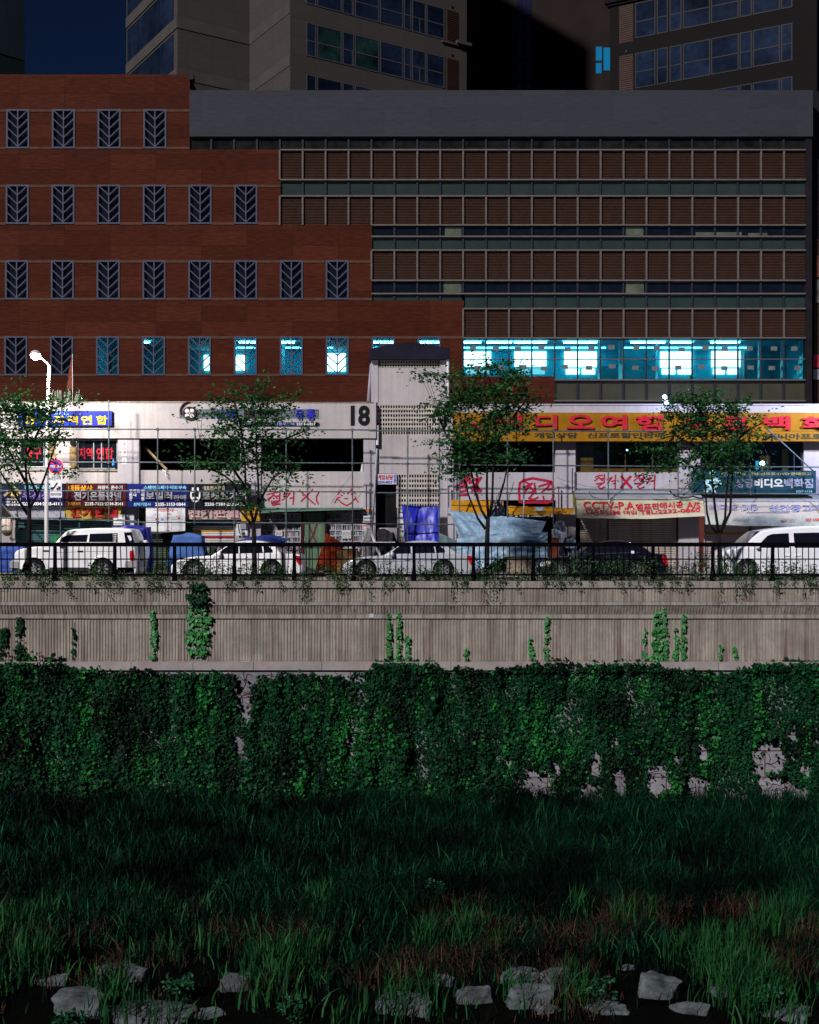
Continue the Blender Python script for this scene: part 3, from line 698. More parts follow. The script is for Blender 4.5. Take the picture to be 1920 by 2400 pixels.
# windows with frames on the left
def sash(root, a, b, c, d, bars, glassm=M_win, t=2.2, Y=YW + .08, fm=M_wframe):
    mb = MB(); mb.pbox(a, b, c, b + t, Y, .08); mb.pbox(a, d - t, c, d, Y, .08); mb.pbox(a, b + t, a + t, d - t, Y, .08); mb.pbox(c - t, b + t, c, d - t, Y, .08)
    for q in bars: mb.pbox(q - t / 2, b + t, q + t / 2, d - t, Y + .005, .06)
    f = mb.build('window', fm, root)
    mb = MB(); mb.pbox(a + 1, b + 1, c - 1, d - 1, Y + .04, .015); mb.build('pane', glassm, f); return f
sash(lbk, 182, 1031, 275.5, 1099, [219.5, 238]); sash(lbk, 46.5, 1031, 112, 1099, [103])
mb = MB(); mb.pbox(113, 1031, 131, 1099, YW + .06, .05); mb.build('wood_panel', M_wood, lbk)
mb = MB(); mb.pbox(163, 1047, 179, 1098, YW - .03, .03); mb.build('wood_panel', mat('chipboard', (.30, .20, .09), .85, .4, 9), lbk)
mb = MB(); mb.lathe((X(171, YW - .05), YW - .02, Z(1038, YW)), (0, -1, 0), [(0, .12), (.05, .12), (.05, .10), (.03, .09), (.03, .03), (.05, .025)], 20); mb.build('vent_fan', M_black, lbk)
txt(lbk, '지역', (185, 1049, 217, 1076), YW + .12, M_red, .03, 'window_lettering'); txt(lbk, '연합', (226, 1049, 266, 1076), YW + .12, M_red, .03, 'window_lettering')
txt(lbk, '중구', (58, 1049, 97, 1076), YW + .12, M_red, .03, 'window_lettering')
for s, yy in (('특', 1040), ('평', 1060), ('소', 1079)):
    mb = MB(); mb.pbox(286, yy - 7, 297, yy + 9, YW - .078, .006); p = mb.build('paper_notice', M_plate, lbk); txt(p, s, (288.5, yy - 3, 294.5, yy + 4), YW - .079, M_red, .02, depth=.003)
mb = MB(); mb.pbox(180, 1100, 278, 1104, YW - .05, .12); mb.pbox(46, 1100, 131, 1103, YW - .05, .12); mb.build('window_sill', M_conc2, lbk)
# things seen in the open dark rooms
mb = MB(); mb.tube([(X(341, 48.4), 48.4, Z(1049, 48.4)), (X(391, 48.1), 48.1, Z(1101, 48.1))], .05, 4); mb.build('broken_lath', M_wood, lbk)
mb = MB(); mb.tube([(X(382, 48), 47.97, Z(1101, 48)), (X(389, 47.9), 47.9, Z(1107, 48)), (X(389, 47.9), 47.9, Z(1118, 48))], .025, 6); mb.build('bent_bracket', M_plate, lbk)
mb = MB(); mb.add([(X(845, 48.3), 48.3, Z(1104, 48)), (X(850, 48.3), 48.3, Z(1104, 48)), (X(850, 48.3), 48.35, Z(1082, 48)), (X(848, 48.3), 48.33, Z(1082, 48))], [(0, 1, 2, 3)]); mb.build('glass_shard', M_plate, lbk)
# graffiti on the spandrels
g = MB(); Yg = YW
for pts in ([(626, 1159), (640, 1156), (653, 1153)], [(628, 1170), (642, 1160), (650, 1168)], [(640, 1160), (629, 1172)], [(646, 1163), (656, 1162)], [(656, 1155), (655, 1172), (654, 1176)],
            [(636, 1176), (652, 1174), (650, 1178), (637, 1180), (640, 1184), (656, 1181)], [(664, 1159), (680, 1156), (672, 1166), (661, 1172)], [(689, 1156), (687, 1182)], [(680, 1168), (688, 1166)],
            [(702, 1149), (716, 1162), (730, 1175), (738, 1182)], [(733, 1147), (720, 1161), (706, 1175)], [(747, 1155), (742, 1164), (742, 1173), (746, 1181)]): stroke(g, pts, .055, Yg)
g.build('sprayed_word', M_spray, lbk); g = MB()
for pts in ([(792, 1159), (799, 1149), (807, 1157)], [(815, 1157), (824, 1146), (833, 1158)], [(799, 1160), (802, 1161)], [(823, 1158), (826, 1160)], [(808, 1168), (810, 1169)], [(813, 1168), (815, 1169)],
            [(785, 1178), (791, 1167), (797, 1165)], [(790, 1169), (803, 1180), (812, 1185), (820, 1181), (826, 1176)], [(832, 1164), (836, 1172), (840, 1177)], [(827, 1172), (834, 1168)]): stroke(g, pts, .05, Yg)
g.build('sprayed_face', M_spray, lbk)
# ground floor: shutters
def shutter(root, a, b, c, d, m, Y=YW + .12, stripes=(), name='roller_shutter'):
    mb = MB(); x0, x1, z0, z1 = X(a, Y), X(c, Y), Z(d, Y), Z(b, Y); n = int((z1 - z0) / .085)
    for k in range(n):
        za, zb = z0 + k * (z1 - z0) / n, z0 + (k + 1) * (z1 - z0) / n; zm = (za + zb) / 2; mi = 0
        for i, (s0, s1) in enumerate(stripes):
            if Z(s1, Y) < zm < Z(s0, Y): mi = i + 1
        mb.add([(x0, Y + .02, za), (x1, Y + .02, za), (x0, Y - .012, za + (zb - za) * .35), (x1, Y - .012, za + (zb - za) * .35), (x0, Y - .012, za + (zb - za) * .75), (x1, Y - .012, za + (zb - za) * .75), (x0, Y + .02, zb), (x1, Y + .02, zb)],
               [(0, 1, 3, 2), (2, 3, 5, 4), (4, 5, 7, 6)], mi)
    return mb.build(name, m, root)
shutter(lbk, 36, 1205, 262, 1345, mat('teal_shutter', (.07, .175, .195), .5, .15, 1.2, streak=(.05, .10, .11)))
shutter(lbk, 325, 1190, 452, 1345, mat('olive_shutter', (.075, .10, .06), .5, .2, 1.5, streak=(.04, .05, .04)))
shutter(lbk, 452, 1190, 549, 1345, [mat('white_shutter', (.62, .60, .56), .5, .08, 2), mat('navy_stripe', (.02, .03, .16), .5), mat('yellow_stripe', (.60, .30, .02), .5), mat('crimson_stripe', (.33, .01, .04), .5), mat('grey_stripe', (.30, .29, .27), .5)],
        stripes=[(1226, 1231), (1243, 1247), (1258.5, 1262.5), (1214, 1226)])
shutter(lbk, -130, 1200, 0, 1345, mat('grey_shutter', (.25, .26, .27), .5, .2, 1.5))
mb = MB(); mb.pbox(20, 1190, 36, 1337, YW + .02, .2); mb.build('door_jamb', mat('cream_paint', (.52, .45, .36), .7, .15, 2), lbk)
mb = MB(); mb.tube([(X(36, 47.9), 47.9, Z(1229, 48)), (X(176, 47.9), 47.9, Z(1234, 48))], .035, 6); mb.tube([(X(45, 47.9), 47.9, Z(1239, 48)), (X(150, 47.9), 47.9, Z(1239, 48))], .03, 6); mb.build('shutter_bar', M_black, lbk)
mb = MB(); mb.pbox(354, 1252, 400, 1255, YW + .02, .04); mb.pbox(350, 1258, 455, 1260, YW + .03, .03); mb.pbox(389, 1253, 392, 1337, YW + .01, .04); mb.build('shutter_bar', M_black, lbk)
# tape shop: green door, shelves in the window
mb = MB(); mb.pbox(706, 1200, 712, 1337, YW + .05, .12); mb.pbox(761, 1192, 765, 1337, YW + .05, .12); mb.pbox(706, 1194, 765, 1201, YW + .04, .12); mb.build('door_frame', M_darkred, lbk)
mb = MB(); mb.pbox(712, 1201, 761, 1337, YW + .10, .05); dr = mb.build('door', mat('green_door', (.10, .17, .10), .5, .2, 1.4, streak=(.16, .22, .17)), lbk)
mb = MB(); stroke(mb, [(717, 1213), (726, 1233), (735, 1258), (741, 1272)], .05, YW + .10); stroke(mb, [(745, 1222), (735, 1252), (722, 1275)], .07, YW + .10); mb.build('red_cross', mat('faded_spray', (.14, .03, .03), .7, .3, 8), dr)
mb = MB(); mb.pbox(713.5, 1258, 715.5, 1268, YW + .07, .03); mb.build('handle', M_grey, dr)
tape_cols = [(.30, .28, .36), (.45, .43, .46), (.08, .07, .12), (.26, .10, .10), (.10, .14, .30), (.50, .48, .44), (.16, .16, .20), (.22, .36, .38), (.05, .05, .07), (.4, .2, .24)]
M_tape = mat('tape_spines', (.3, .3, .3), .4, 0, 1, island=tape_cols)
M_shelf = mat('shelf_white', (.46, .45, .45), .6, .1, 3)
def tape_shelf(a, c, rowsy, cols, label, papers):
    Y = YW + .22
    t = thing('tape_shelf', label, 'shelf', (X((a + c) / 2, Y), Y, Z(1337, Y)), 'shelves of video tapes in the shop windows')
    mb = MB()
    for q in cols: mb.pbox(q - 1, rowsy[0], q + 1, rowsy[-1], Y, .25)
    for q in rowsy: mb.pbox(a, q - .9, c, q + .9, Y + .004, .24)
    mb.pbox(a - 1, rowsy[0], c + 1, 1337, Y + .26, .02)
    mb.build('shelf_frame', M_shelf, t)
    mb = MB()
    for y0, y1 in zip(rowsy[:-1], rowsy[1:]):
        for c0, c1 in zip(cols[:-1], cols[1:]):
            q = c0 + 1.6; style = rnd.random()
            while q < c1 - 2:
                wd = rnd.uniform(1.3, 2.6) if style < .75 else rnd.uniform(4, 9)
                hh = (y1 - y0) * rnd.uniform(.62, .86)
                if rnd.random() < .93: mb.pbox(q, y1 - 1 - hh, min(q + wd - .25, c1 - 1.5), y1 - 1, Y + .03 + rnd.uniform(0, .04), .12)
                q += wd
    tag(mb.build('video_tapes', M_tape, t), kind='stuff')
    for (p0, p1, p2, p3) in papers:
        mb = MB(); mb.pbox(p0, p1, p2, p3, Y - .02, .008); pp = mb.build('taped_paper', mat('handwritten_paper', (.60, .60, .58), .7, .25, 14), t)
        mb = MB()
        yy = p1 + 3
        while yy < p3 - 2:
            q = p0 + 1.5
            while q < p2 - 2: l = rnd.uniform(.8, 2.4); mb.pbox(q, yy, min(q + l, p2 - 1), yy + 1.1, Y - .024, .003); q += l + rnd.uniform(.5, 1.2)
            yy += 2.8
        mb.build('handwriting', M_navy, pp)
    return t
tape_shelf(613, 704, [1203, 1217, 1231, 1244, 1259, 1271, 1288, 1303, 1320], [613, 640, 667, 704], 'wide shelf of video tapes left of the green door', [(646, 1244, 662, 1256)])
tape_shelf(765, 850, [1195, 1202, 1217, 1230, 1243, 1256, 1269, 1285, 1302, 1320], [765, 787, 802, 828, 850], 'narrow-bayed shelf of video tapes with taped papers, right of the green door', [(804, 1204, 824, 1228), (801, 1244, 823, 1262)])
mb = MB(); mb.pbox(608, 1192, 854, 1194.5, YW - .25, .25); mb.add([(X(612, 47.4), 47.4, Z(1203, 47.4)), (X(645, 47.4), 47.4, Z(1200, 47.4)), (X(850, 47.6), 47.6, Z(1194, 47.6)), (X(850, 48), 48, Z(1190, 48)), (X(612, 48), 48, Z(1190, 48))], [(0, 1, 2, 3, 4)])
mb.build('canopy', mat('green_canopy', (.10, .19, .15), .6, .2, 2), lbk)
mb = MB(); mb.pbox(852, 1191, 877, 1201, YW - .085, .01); mb.pbox(852, 1201, 877, 1246, YW - .084, .009); pp = mb.build('notice_board', [M_plate], lbk)
mb = MB(); mb.pbox(853, 1192, 876, 1200.5, YW - .089, .003); mb.build('notice_header', mat('orange_print', (.55, .26, .12), .6, .3, 20), pp)
for k, yy in enumerate((1204, 1212, 1220, 1229)):
    mb = MB(); q = 853.5
    while q < 875: mb.pbox(q, yy, q + 1.6, yy + 4.6, YW - .089, .003); q += 2.6
    mb.build('notice_print', M_red if k == 3 else M_navy, pp)

# ---- stair tower
T0, T1 = 881, 1050; YT = 48.15
st = thing('stair_tower', 'tall white stair tower with pierced block screens and dark gabled cap', 'stair tower', (X(965, YT), YT, .14))
mb = MB(); mb.pbox(886, 862, 1032, 948, YT, .3); mb.pbox(882, 1020, 1032, 1110, YT, .3); mb.pbox(884, 1237, 934, 1345, YT, .3); mb.pbox(931, 1190, 1032, 1345, YT, .3); mb.pbox(929, 1110, 934, 1190, YT, .3); mb.build('front_wall', M_white, st)
mb = MB(); mb.pbox(1032, 842, 1049, 1345, YT - .05, .4); mb.pbox(870, 842, 886, 944, YT - .03, .35); mb.build('corner_pier', M_white2, st)
M_block = mat('pierced_block', (.50, .455, .41), .8, .12, 2, grime=(.35, .31, .28))
def screen(a, b, c, d, pw, ph, hw, hh):
    mb = MB(); Y = YT; ny_ = max(1, int(round((d - b) / ph))); nx_ = int(round((c - a) / pw)); sx, sy = (c - a) / nx_, (d - b) / ny_
    for j in range(ny_ + 1):
        y = b + j * sy; lo, hi = (y - (sy - hh) / 2, y + (sy - hh) / 2)
        mb.pbox(a, max(b, lo), c, min(d, hi), Y, .14)
    for j in range(ny_):
        y0 = b + j * sy + (sy - hh) / 2; y1 = y0 + hh
        for i_ in range(nx_ + 1):
            x = a + i_ * sx; th = (sx - hw) / 2
            mb.pbox(max(a, x - th), y0 + .01, min(c, x + th), y1 - .01, Y + .003, .134)
            if i_ < nx_:      # rounded ends of each hole
                for (xa, xb_, da, dbb) in ((x + th, x + th + hw * .28, y0, y0 + hh * .16), (x + th + hw * .72, x + th + hw, y0, y0 + hh * .16), (x + th, x + th + hw * .28, y1 - hh * .16, y1), (x + th + hw * .72, x + th + hw, y1 - hh * .16, y1)):
                    mb.pbox(xa, da, xb_, dbb, Y + .004, .13)
    mb.build('pierced_screen', M_block, st)
screen(884, 948, 1030, 1020, 6.1, 10.3, 4.0, 7.4); screen(934, 1110, 1031, 1190, 6.0, 11.4, 4.0, 7.8); screen(888, 844, 1031, 861, 6.1, 11, 4.0, 7.0)
mb = MB(); mb.box(X(886, YT), X(1032, YT), YT + 3.5, YT + 3.6, 0, Z(842, YT)); mb.box(X(1032, YT), X(1049, YT), YT + .36, YT + 3.6, 0, Z(842, YT)); mb.box(X(870, YT), X(884, YT), YT + .36, YT + 3.6, Z(944, YT), Z(842, YT)); mb.build('rear_wall', M_dark, st)
Yc = YT - .3
mb = MB(); mb.prism([(X(865.5, Yc), Z(842, Yc)), (X(1054, Yc), Z(842, Yc)), (X(1055, Yc), Z(816, Yc)), (X(1010, Yc), Z(808, Yc)), (X(960, Yc), Z(801, Yc)), (X(910, Yc), Z(808, Yc)), (X(865, Yc), Z(817, Yc))], Yc, YT + 4)
mb.build('gabled_cap', mat('dark_navy_sheet', (.010, .009, .022), .6, .3, 1.5, bump=.4, bscale=6), st)
mb = MB(); mb.pbox(884, 1135, 929, 1237, YT + .35, .05); mb.build('door_leaf', M_dark, st)
mb = MB(); mb.pbox(883, 1135, 885.5, 1237, YT + .02, .33); mb.pbox(927, 1135, 929, 1237, YT + .02, .33); mb.build('door_frame', M_black, st)
mb = MB(); mb.tube([(X(884.5, 47.95), 47.98, Z(997, 48)), (X(884.5, 47.95), 47.98, Z(1043, 48))], .055, 8); mb.build('drain_pipe', M_plate, st); mb = MB(); mb.tube([(X(1050, 48), 48.0, Z(950, 48)), (X(1050, 48), 48.0, Z(842, 48))], .05, 8); mb.build('drain_pipe', M_plate, st)
sb = MB(); sb.pbox(884, 1111, 930, 1135, YT - .08, .07)
s_ = tag(sb.build('shop_sign', mat('pale_blue_board', (.55, .56, .66), .5, .08, 3)), 'small pale board reading 개업상담 over the dark stair door', 'sign')
txt(s_, '개업상담', (885.5, 1113, 921, 1124), YT - .08, M_red, .045); txt(s_, '2254-4057', (885.5, 1127, 920, 1133), YT - .08, M_bl, .03); txt(s_, '전\n문', (922.5, 1112.5, 929, 1132), YT - .08, M_bl, .03)
sb = MB(); sb.pbox(933.5, 1191, 947, 1258, YT - .03, .028)
s_ = tag(sb.build('vertical_sign', M_plate), 'narrow white upright sign beside the hanging blue tarpaulin', 'sign')
mb = MB(); mb.pbox(933.6, 1191.2, 946.9, 1202, YT - .035, .005); mb.build('sign_header', M_navy, s_); txt(s_, '생', (936.5, 1193, 944, 1200), YT - .036, M_wt, .03)
for s, yy in (('비', 1211), ('영', 1226), ('한', 1233), ('2일', 1242)): txt(s_, s, (936.5, yy, 943.5 if len(s) == 1 else 946, yy + 5.5), YT - .03, M_navy, .03)

# ---- right block
R0, R1 = 1049.6, 2150
rbk = thing('shop_block', 'white shop block under the long yellow sign with boxed red graffiti', 'shop building', (X(1500, YW), YW, .14))
holes = [H(1064, 1034, 1302, 1107), H(1350, 1034, 1590, 1107), H(1642, 1034, 1884, 1107), H(1930, 1034, 2100, 1107), H(1078, 1172, 1338, 1345), H(1350, 1185, 1640, 1345), H(1652, 1200, 2000, 1345)]
mb = MB(); walltiles(mb, X(R0, YW), X(R1, YW), .14, Z(1030, YW), holes, YW, YW + .25); mb.build('front_wall', M_white2, rbk)
mb = MB(); mb.box(X(R0, YP), X(R1, YP), YP, YW + .25, Z(1030, YP), Z(950, YP)); mb.build('parapet', M_white2, rbk)
mb = MB(); x = X(R0, YP)
while x < X(R1, YP): l = rnd.uniform(3.2, 3.8); mb.box(x + .012, x + l, YP - .03, YW + .3, Z(950, YP) + .001, Z(946.5, YP)); x += l
mb.build('parapet_coping', M_white2, rbk)
mb = MB()
for a, c in ((1050, 1063), (1303, 1349), (1591, 1641), (1885, 1929)): mb = MB(); mb.pbox(a, 1034, c, 1345, YW - .07, .07); mb.build('pillar', M_white2, rbk)
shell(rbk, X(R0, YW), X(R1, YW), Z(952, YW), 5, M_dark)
sash(rbk, 1350, 1035, 1590, 1107, [1466, 1530], M_clear, 2.0, YW + .1, mat('window_brown', (.10, .05, .03), .5, .2, 3)); sash(rbk, 1643, 1035, 1883, 1107, [1720, 1800, 1862], M_clear, 2.0, YW + .1, mat('window_navy', (.03, .035, .07), .5, .2, 3))
mb = MB(); mb.pbox(1351, 1036, 1391, 1106, YW + .3, .04); mb.build('wooden_partition', M_owood, rbk)
mb = MB(); mb.pbox(1391, 1098, 1588, 1106, YW + .32, .04); mb.build('low_rail', M_owood, rbk)
mb = MB(); mb.box(X(1391, 50), X(1600, 50), 50, 50.1, Z(1112, 50), Z(1046, 50)); mb.build('rear_partition', mat('brown_partition', (.05, .032, .018), .7, .3, 2), rbk)
mb = MB(); mb.pbox(1835, 1052, 1848, 1107, 48.8, .1); mb.build('inner_post', mat('ochre_post', (.30, .18, .05), .6, .2, 3), rbk); mb = MB(); mb.pbox(1782, 1068, 1806, 1107, 49.0, .1); mb.build('inner_post', mat('ochre_post', (.30, .18, .05), .6, .2, 3), rbk)
g = MB(); Yg = YW
for pts in ([(1072, 1138), (1084, 1131), (1096, 1127)], [(1077, 1146), (1088, 1136), (1097, 1145)], [(1070, 1148), (1083, 1139)], [(1091, 1119), (1093, 1150)], [(1080, 1152), (1094, 1149)], [(1094, 1118), (1100, 1113), (1108, 1120), (1118, 1127)], [(1100, 1132), (1112, 1124), (1124, 1121)],
            [(1104, 1142), (1117, 1138), (1106, 1152)], [(1112, 1144), (1126, 1153)], [(1120, 1122), (1114, 1138), (1128, 1150)], [(1128, 1119), (1118, 1135)], [(1076, 1161), (1096, 1160)], [(1118, 1160), (1120, 1166)], [(1088, 1115), (1106, 1131)]): stroke(g, pts, .085, Yg)
g.build('sprayed_word', M_spray, rbk); g = MB()
for pts in ([(1218, 1176), (1217, 1150), (1219, 1132), (1228, 1125), (1250, 1121), (1272, 1125), (1292, 1129), (1296, 1140), (1297, 1165), (1293, 1175), (1282, 1178), (1255, 1177), (1230, 1178), (1220, 1176)],):
    stroke(g, pts, .10, Yg)
for pts in ([(1230, 1128), (1238, 1133), (1246, 1135)], [(1229, 1142), (1247, 1133), (1236, 1145), (1230, 1156)], [(1243, 1142), (1250, 1150)], [(1253, 1133), (1256, 1157)], [(1238, 1154), (1255, 1153), (1246, 1161), (1240, 1168), (1250, 1171), (1261, 1166)],
            [(1263, 1140), (1280, 1135), (1291, 1131), (1284, 1142), (1268, 1156)], [(1273, 1163), (1276, 1174), (1280, 1178)], [(1284, 1148), (1294, 1146)]): stroke(g, pts, .075, Yg)
g.build('sprayed_word', M_spray, rbk)
for ox in (1392, 1484):
    g = MB()
    for pts in ([(ox + 4, 1118), (ox + 14, 1114), (ox + 20, 1114)], [(ox + 2, 1127), (ox + 12, 1119), (ox + 20, 1126)], [(ox + 18, 1122), (ox + 25, 1121)], [(ox + 25, 1112), (ox + 24, 1131)], [(ox + 6, 1134), (ox + 22, 1132), (ox + 10, 1140), (ox + 16, 1146), (ox + 26, 1141)],
                [(ox + 31, 1124), (ox + 42, 1119), (ox + 32, 1134)], [(ox + 51, 1113), (ox + 50, 1146)], [(ox + 42, 1128), (ox + 50, 1126)]): stroke(g, pts, .055, Yg)
    g.build('sprayed_word', M_spray, rbk)
g = MB()
for pts in ([(1457, 1117), (1467, 1129), (1480, 1143)], [(1478, 1117), (1467, 1130), (1456, 1143)]): stroke(g, pts, .10, Yg)
g.build('sprayed_cross', M_spray, rbk)
shutter(rbk, 1360, 1190, 1586, 1345, mat('pale_rusty_shutter', (.42, .37, .34), .5, .14, 1.3, streak=(.27, .19, .14)), name='roller_shutter')
mb = MB(); mb.pbox(1586, 1190, 1592, 1345, YW + .05, .1); mb.build('shutter_guide', mat('rust_steel', (.12, .07, .05), .7, .3, 5), rbk); mb = MB(); mb.pbox(1424, 1190, 1427, 1345, YW + .06, .04); mb.build('shutter_guide', mat('rust_steel', (.12, .07, .05), .7, .3, 5), rbk)
mb = MB(); mb.pbox(1592, 1190, 1640, 1345, YW + .12, .05); mb.build('side_panel', mat('grey_panel', (.22, .22, .22), .6, .2, 2, streak=(.14, .14, .13)), rbk)
shutter(rbk, 1652, 1200, 2000, 1345, [mat('striped_shutter', (.45, .36, .34), .5, .1, 2), mat('ochre_stripe', (.50, .22, .03), .5), mat('red_stripe', (.32, .02, .02), .5)], stripes=[(1248, 1254), (1227, 1233)])
mb = MB(); mb.pbox(1758, 1224, 1764, 1262, YW - .02, .1); mb.build('shutter_post', mat('olive_post', (.14, .14, .08), .6, .2, 3), rbk)
mb = MB(); mb.pbox(1640, 1210, 1650, 1345, 46.75, .15); mb.build('awning_post', mat('dark_red_post', (.11, .025, .02), .6, .3, 3), rbk)
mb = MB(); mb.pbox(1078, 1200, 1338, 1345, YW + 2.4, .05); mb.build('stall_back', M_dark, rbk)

# ------------------------------------------------------------------ signs
def board(a, b, c, d, Y, dep, m, label, name='shop_sign', cat='sign', mbx=None):
    mb = mbx or MB()
    if not mbx: mb.pbox(a, b, c, d, Y, dep)
    return tag(mb.build(name, m), label, cat)
YS = 47.3
s_ = board(44, 963, 262, 998, YP - .12, .115, mat('royal_blue_board', (.012, .025, .30), .5, .15, 2), 'royal blue board with yellow 중구지역연합 on the white parapet')
for i, ch in enumerate('중구지역연합'):
    cx = [70, 100, 137, 170, 203, 239][i]; txt(s_, ch, (cx - 13, 974, cx + 13, 995), YP - .12, M_yl, .05)
for a, c in ((58, 68), (128, 142), (150, 162)): txt(s_, '노점상' if a > 100 else '전국', (a, 966.5, c, 972.5), YP - .12, M_cy, .02)
# film club sign on the parapet: stripes, reel and letters
fs = thing('reel_sign', 'film reel emblem with grey stripes and raised blue letters on the parapet', 'sign', (X(580, YP), YP, Z(982, YP)))
mb = MB()
for k in range(6): mb.pbox(420, 958.5 + k * 3.7, 746, 961 + k * 3.7, YP - .03, .028)
mb.build('stripes', mat('stripe_grey', (.17, .20, .25), .6, .15, 3), fs)
cx, cz = X(445, YP), Z(969, YP)
mb = MB(); mb.lathe((cx, YP - .03, cz), (0, -1, 0), [(0, .262), (.05, .262), (.06, .25)], 32); rl_ = mb.build('reel_disc', mat('reel_brown', (.045, .015, .018), .5, .2, 4), fs)
mb = MB()
for k in range(4): an = R(45 + 90 * k); mb.lathe((cx + .135 * math.cos(an), YP - .091, cz + .135 * math.sin(an)), (0, -1, 0), [(0, .082), (.006, .082)], 20)
mb.lathe((cx, YP - .091, cz), (0, -1, 0), [(0, .03), (.006, .03)], 12); mb.build('reel_holes', M_plate, rl_)
mb = MB(); mb.tube([(cx + .02, YP - .05, cz + .44)] + [(cx - .02 + .34 * math.cos(R(a)), YP - .05, cz + .10 + .34 * math.sin(R(a))) for a in range(100, 216, 12)], [.012] + [.03] * 10, 8); mb.build('film_tail', rl_.data.materials[0], fs)
for ch, a, c in (('상', 505, 524), ('매', 530, 552), ('비', 572, 592), ('디', 604, 624), ('오', 634, 654), ('유', 693, 712), ('통', 718, 738)):
    txt(fs, ch, (a, 959, c, 983), YP - .06, mat('dark_letters', (.05, .02, .03), .5, .1, 4) if 560 < a < 680 else M_bl, .04, depth=.03)
mb = MB(); mb.pbox(566, 989.5, 744, 998, YP - .05, .048); mb.lathe((X(744, YP), YP - .05, Z(993.75, YP)), (0, 1, 0), [(0, .07), (.048, .07)], 16); b_ = mb.build('sub_board', M_navy, fs)
txt(b_, '비디오·개업상담·각종부자재', (572, 990.8, 690, 996.8), YP - .051, mat('pale_blue_letters', (.25, .35, .75), .5, .1, 5), .02, depth=.005); txt(b_, '2254-4057', (695, 990.8, 740, 996.8), YP - .051, M_wt, .03, depth=.005)
n18 = txt(None, '18', (822, 950, 867, 998), YP, mat('number_black', (.008, .008, .012), .5, .1, 5), .06, 'number_sign', depth=.02)
tag(n18, 'big black block number 18 on the white parapet end', 'sign')
# four long shop signs in a row
s_ = board(-40, 1133, 151, 1187, YS, .35, mat('blue_black_board', (.008, .010, .045), .45, .2, 1.5), 'dark blue board with a charcoal house emblem, leftmost in the sign row')
txt(s_, '중보일러공사', (57, 1137, 118, 1146), YS, M_cy, .03); txt(s_, '우신상사', (52, 1152, 142, 1172), YS, mat('violet_letters', (.20, .14, .42), .4, .3, 5), .05)
txt(s_, '2233-0034·2235-4116', (51, 1177, 146, 1184.5), YS, M_wt, .04)
for k, t in enumerate(('·귀뚜라미', '·린 나 이', '·필립판넬')): txt(s_, t, (13, 1168 + 6.2 * k, 48, 1173 + 6.2 * k), YS, M_wt, .02)
mb = MB(); stroke(mb, [(11, 1161), (34, 1143), (48, 1156)], .09, YS, .012); mb.build('roof_emblem', M_wood, s_)
mb = MB()
for q in (28, 33.5, 39): mb.lathe((X(q, YS), YS, Z(1162, YS)), (0, -1, 0), [(0, .06), (.012, .06)], 12); mb.tube([(X(q, YS), YS - .008, Z(1162, YS)), (X(q, YS), YS - .008, Z(1153, YS))], [.055, .005], 8)
mb.build('flame_emblem', mat('flame_yellow', (.55, .38, .10), .5, .1, 4), s_)
s_ = board(152, 1133, 296, 1187, YS - .01, .35, mat('maroon_board', (.060, .010, .016), .45, .2, 1.5), 'maroon board with orange 대동상사 and silver letters in the sign row')
txt(s_, '대동상사', (160, 1137, 217, 1150), YS - .01, M_or, .06); txt(s_, '저장식 온수기', (229, 1138, 287, 1147), YS - .01, M_wt, .02)
txt(s_, '전기온돌판넬', (174, 1152, 285, 1173), YS - .01, M_silver, .045, depth=.05); txt(s_, '전기온수기', (160, 1177, 188, 1184.5), YS - .01, M_or, .03); txt(s_, '2235-7322·2284-3541', (199, 1177, 288, 1184.5), YS - .01, M_wt, .04)
s_ = board(298, 1134, 441, 1188, YS, .35, mat('deep_blue_board', (.008, .014, .13), .45, .2, 1.5), 'deep blue board with big silver 보일러 in the sign row')
txt(s_, '스텐연도제작·닥트부속', (337, 1138, 437, 1147), YS, M_cy, .035); txt(s_, '귀\n린\n경', (303, 1147, 310, 1174), YS, M_wt, .04); txt(s_, '뚜라\n나', (313, 1147, 328, 1164), YS, M_wt, .04); txt(s_, '미\n이\n동', (331, 1147, 339, 1174), YS, M_wt, .04)
txt(s_, '보일러', (342, 1152, 404, 1172), YS, M_silver, .05, depth=.05); txt(s_, '판매', (407, 1160, 437, 1173), YS, M_silver, .045, depth=.05); txt(s_, '선익기업사', (313, 1178, 354, 1186), YS, M_cy, .03); txt(s_, '2235-3153·8844', (364, 1178, 435, 1186), YS, M_wt, .045)
s_ = board(441.5, 1134, 587, 1188, YS - .012, .35, mat('black_board', (.008, .008, .016), .45, .2, 1.5), 'black board with a white plug emblem in the sign row')
txt(s_, '태호전기판넬', (475, 1139, 527, 1149), YS - .012, mat('sand_letters', (.55, .48, .34), .5, .1, 4), .03); txt(s_, '로켓트기업', (473, 1153, 578, 1173), YS - .012, mat('ash_letters', (.34, .32, .34), .5, .15, 4), .04, depth=.04)
txt(s_, '2235-9381·2236-6201', (480, 1178, 578, 1185.5), YS - .012, M_wt, .045)
mb = MB(); P0 = YS - .012
stroke(mb, [(448, 1153), (448, 1164), (451, 1172), (458, 1176), (465, 1172), (468, 1164), (468, 1153), (448, 1153)], .06, P0, .01); stroke(mb, [(452, 1153), (452, 1144)], .07, P0, .01); stroke(mb, [(464, 1153), (464, 1144)], .07, P0, .01)
for q in (453.5, 458, 462.5): mb.lathe((X(q, P0), P0 - .001, Z(1167, P0)), (0, -1, 0), [(0, .04), (.012, .04)], 10)
mb.build('plug_emblem', M_wt, s_)
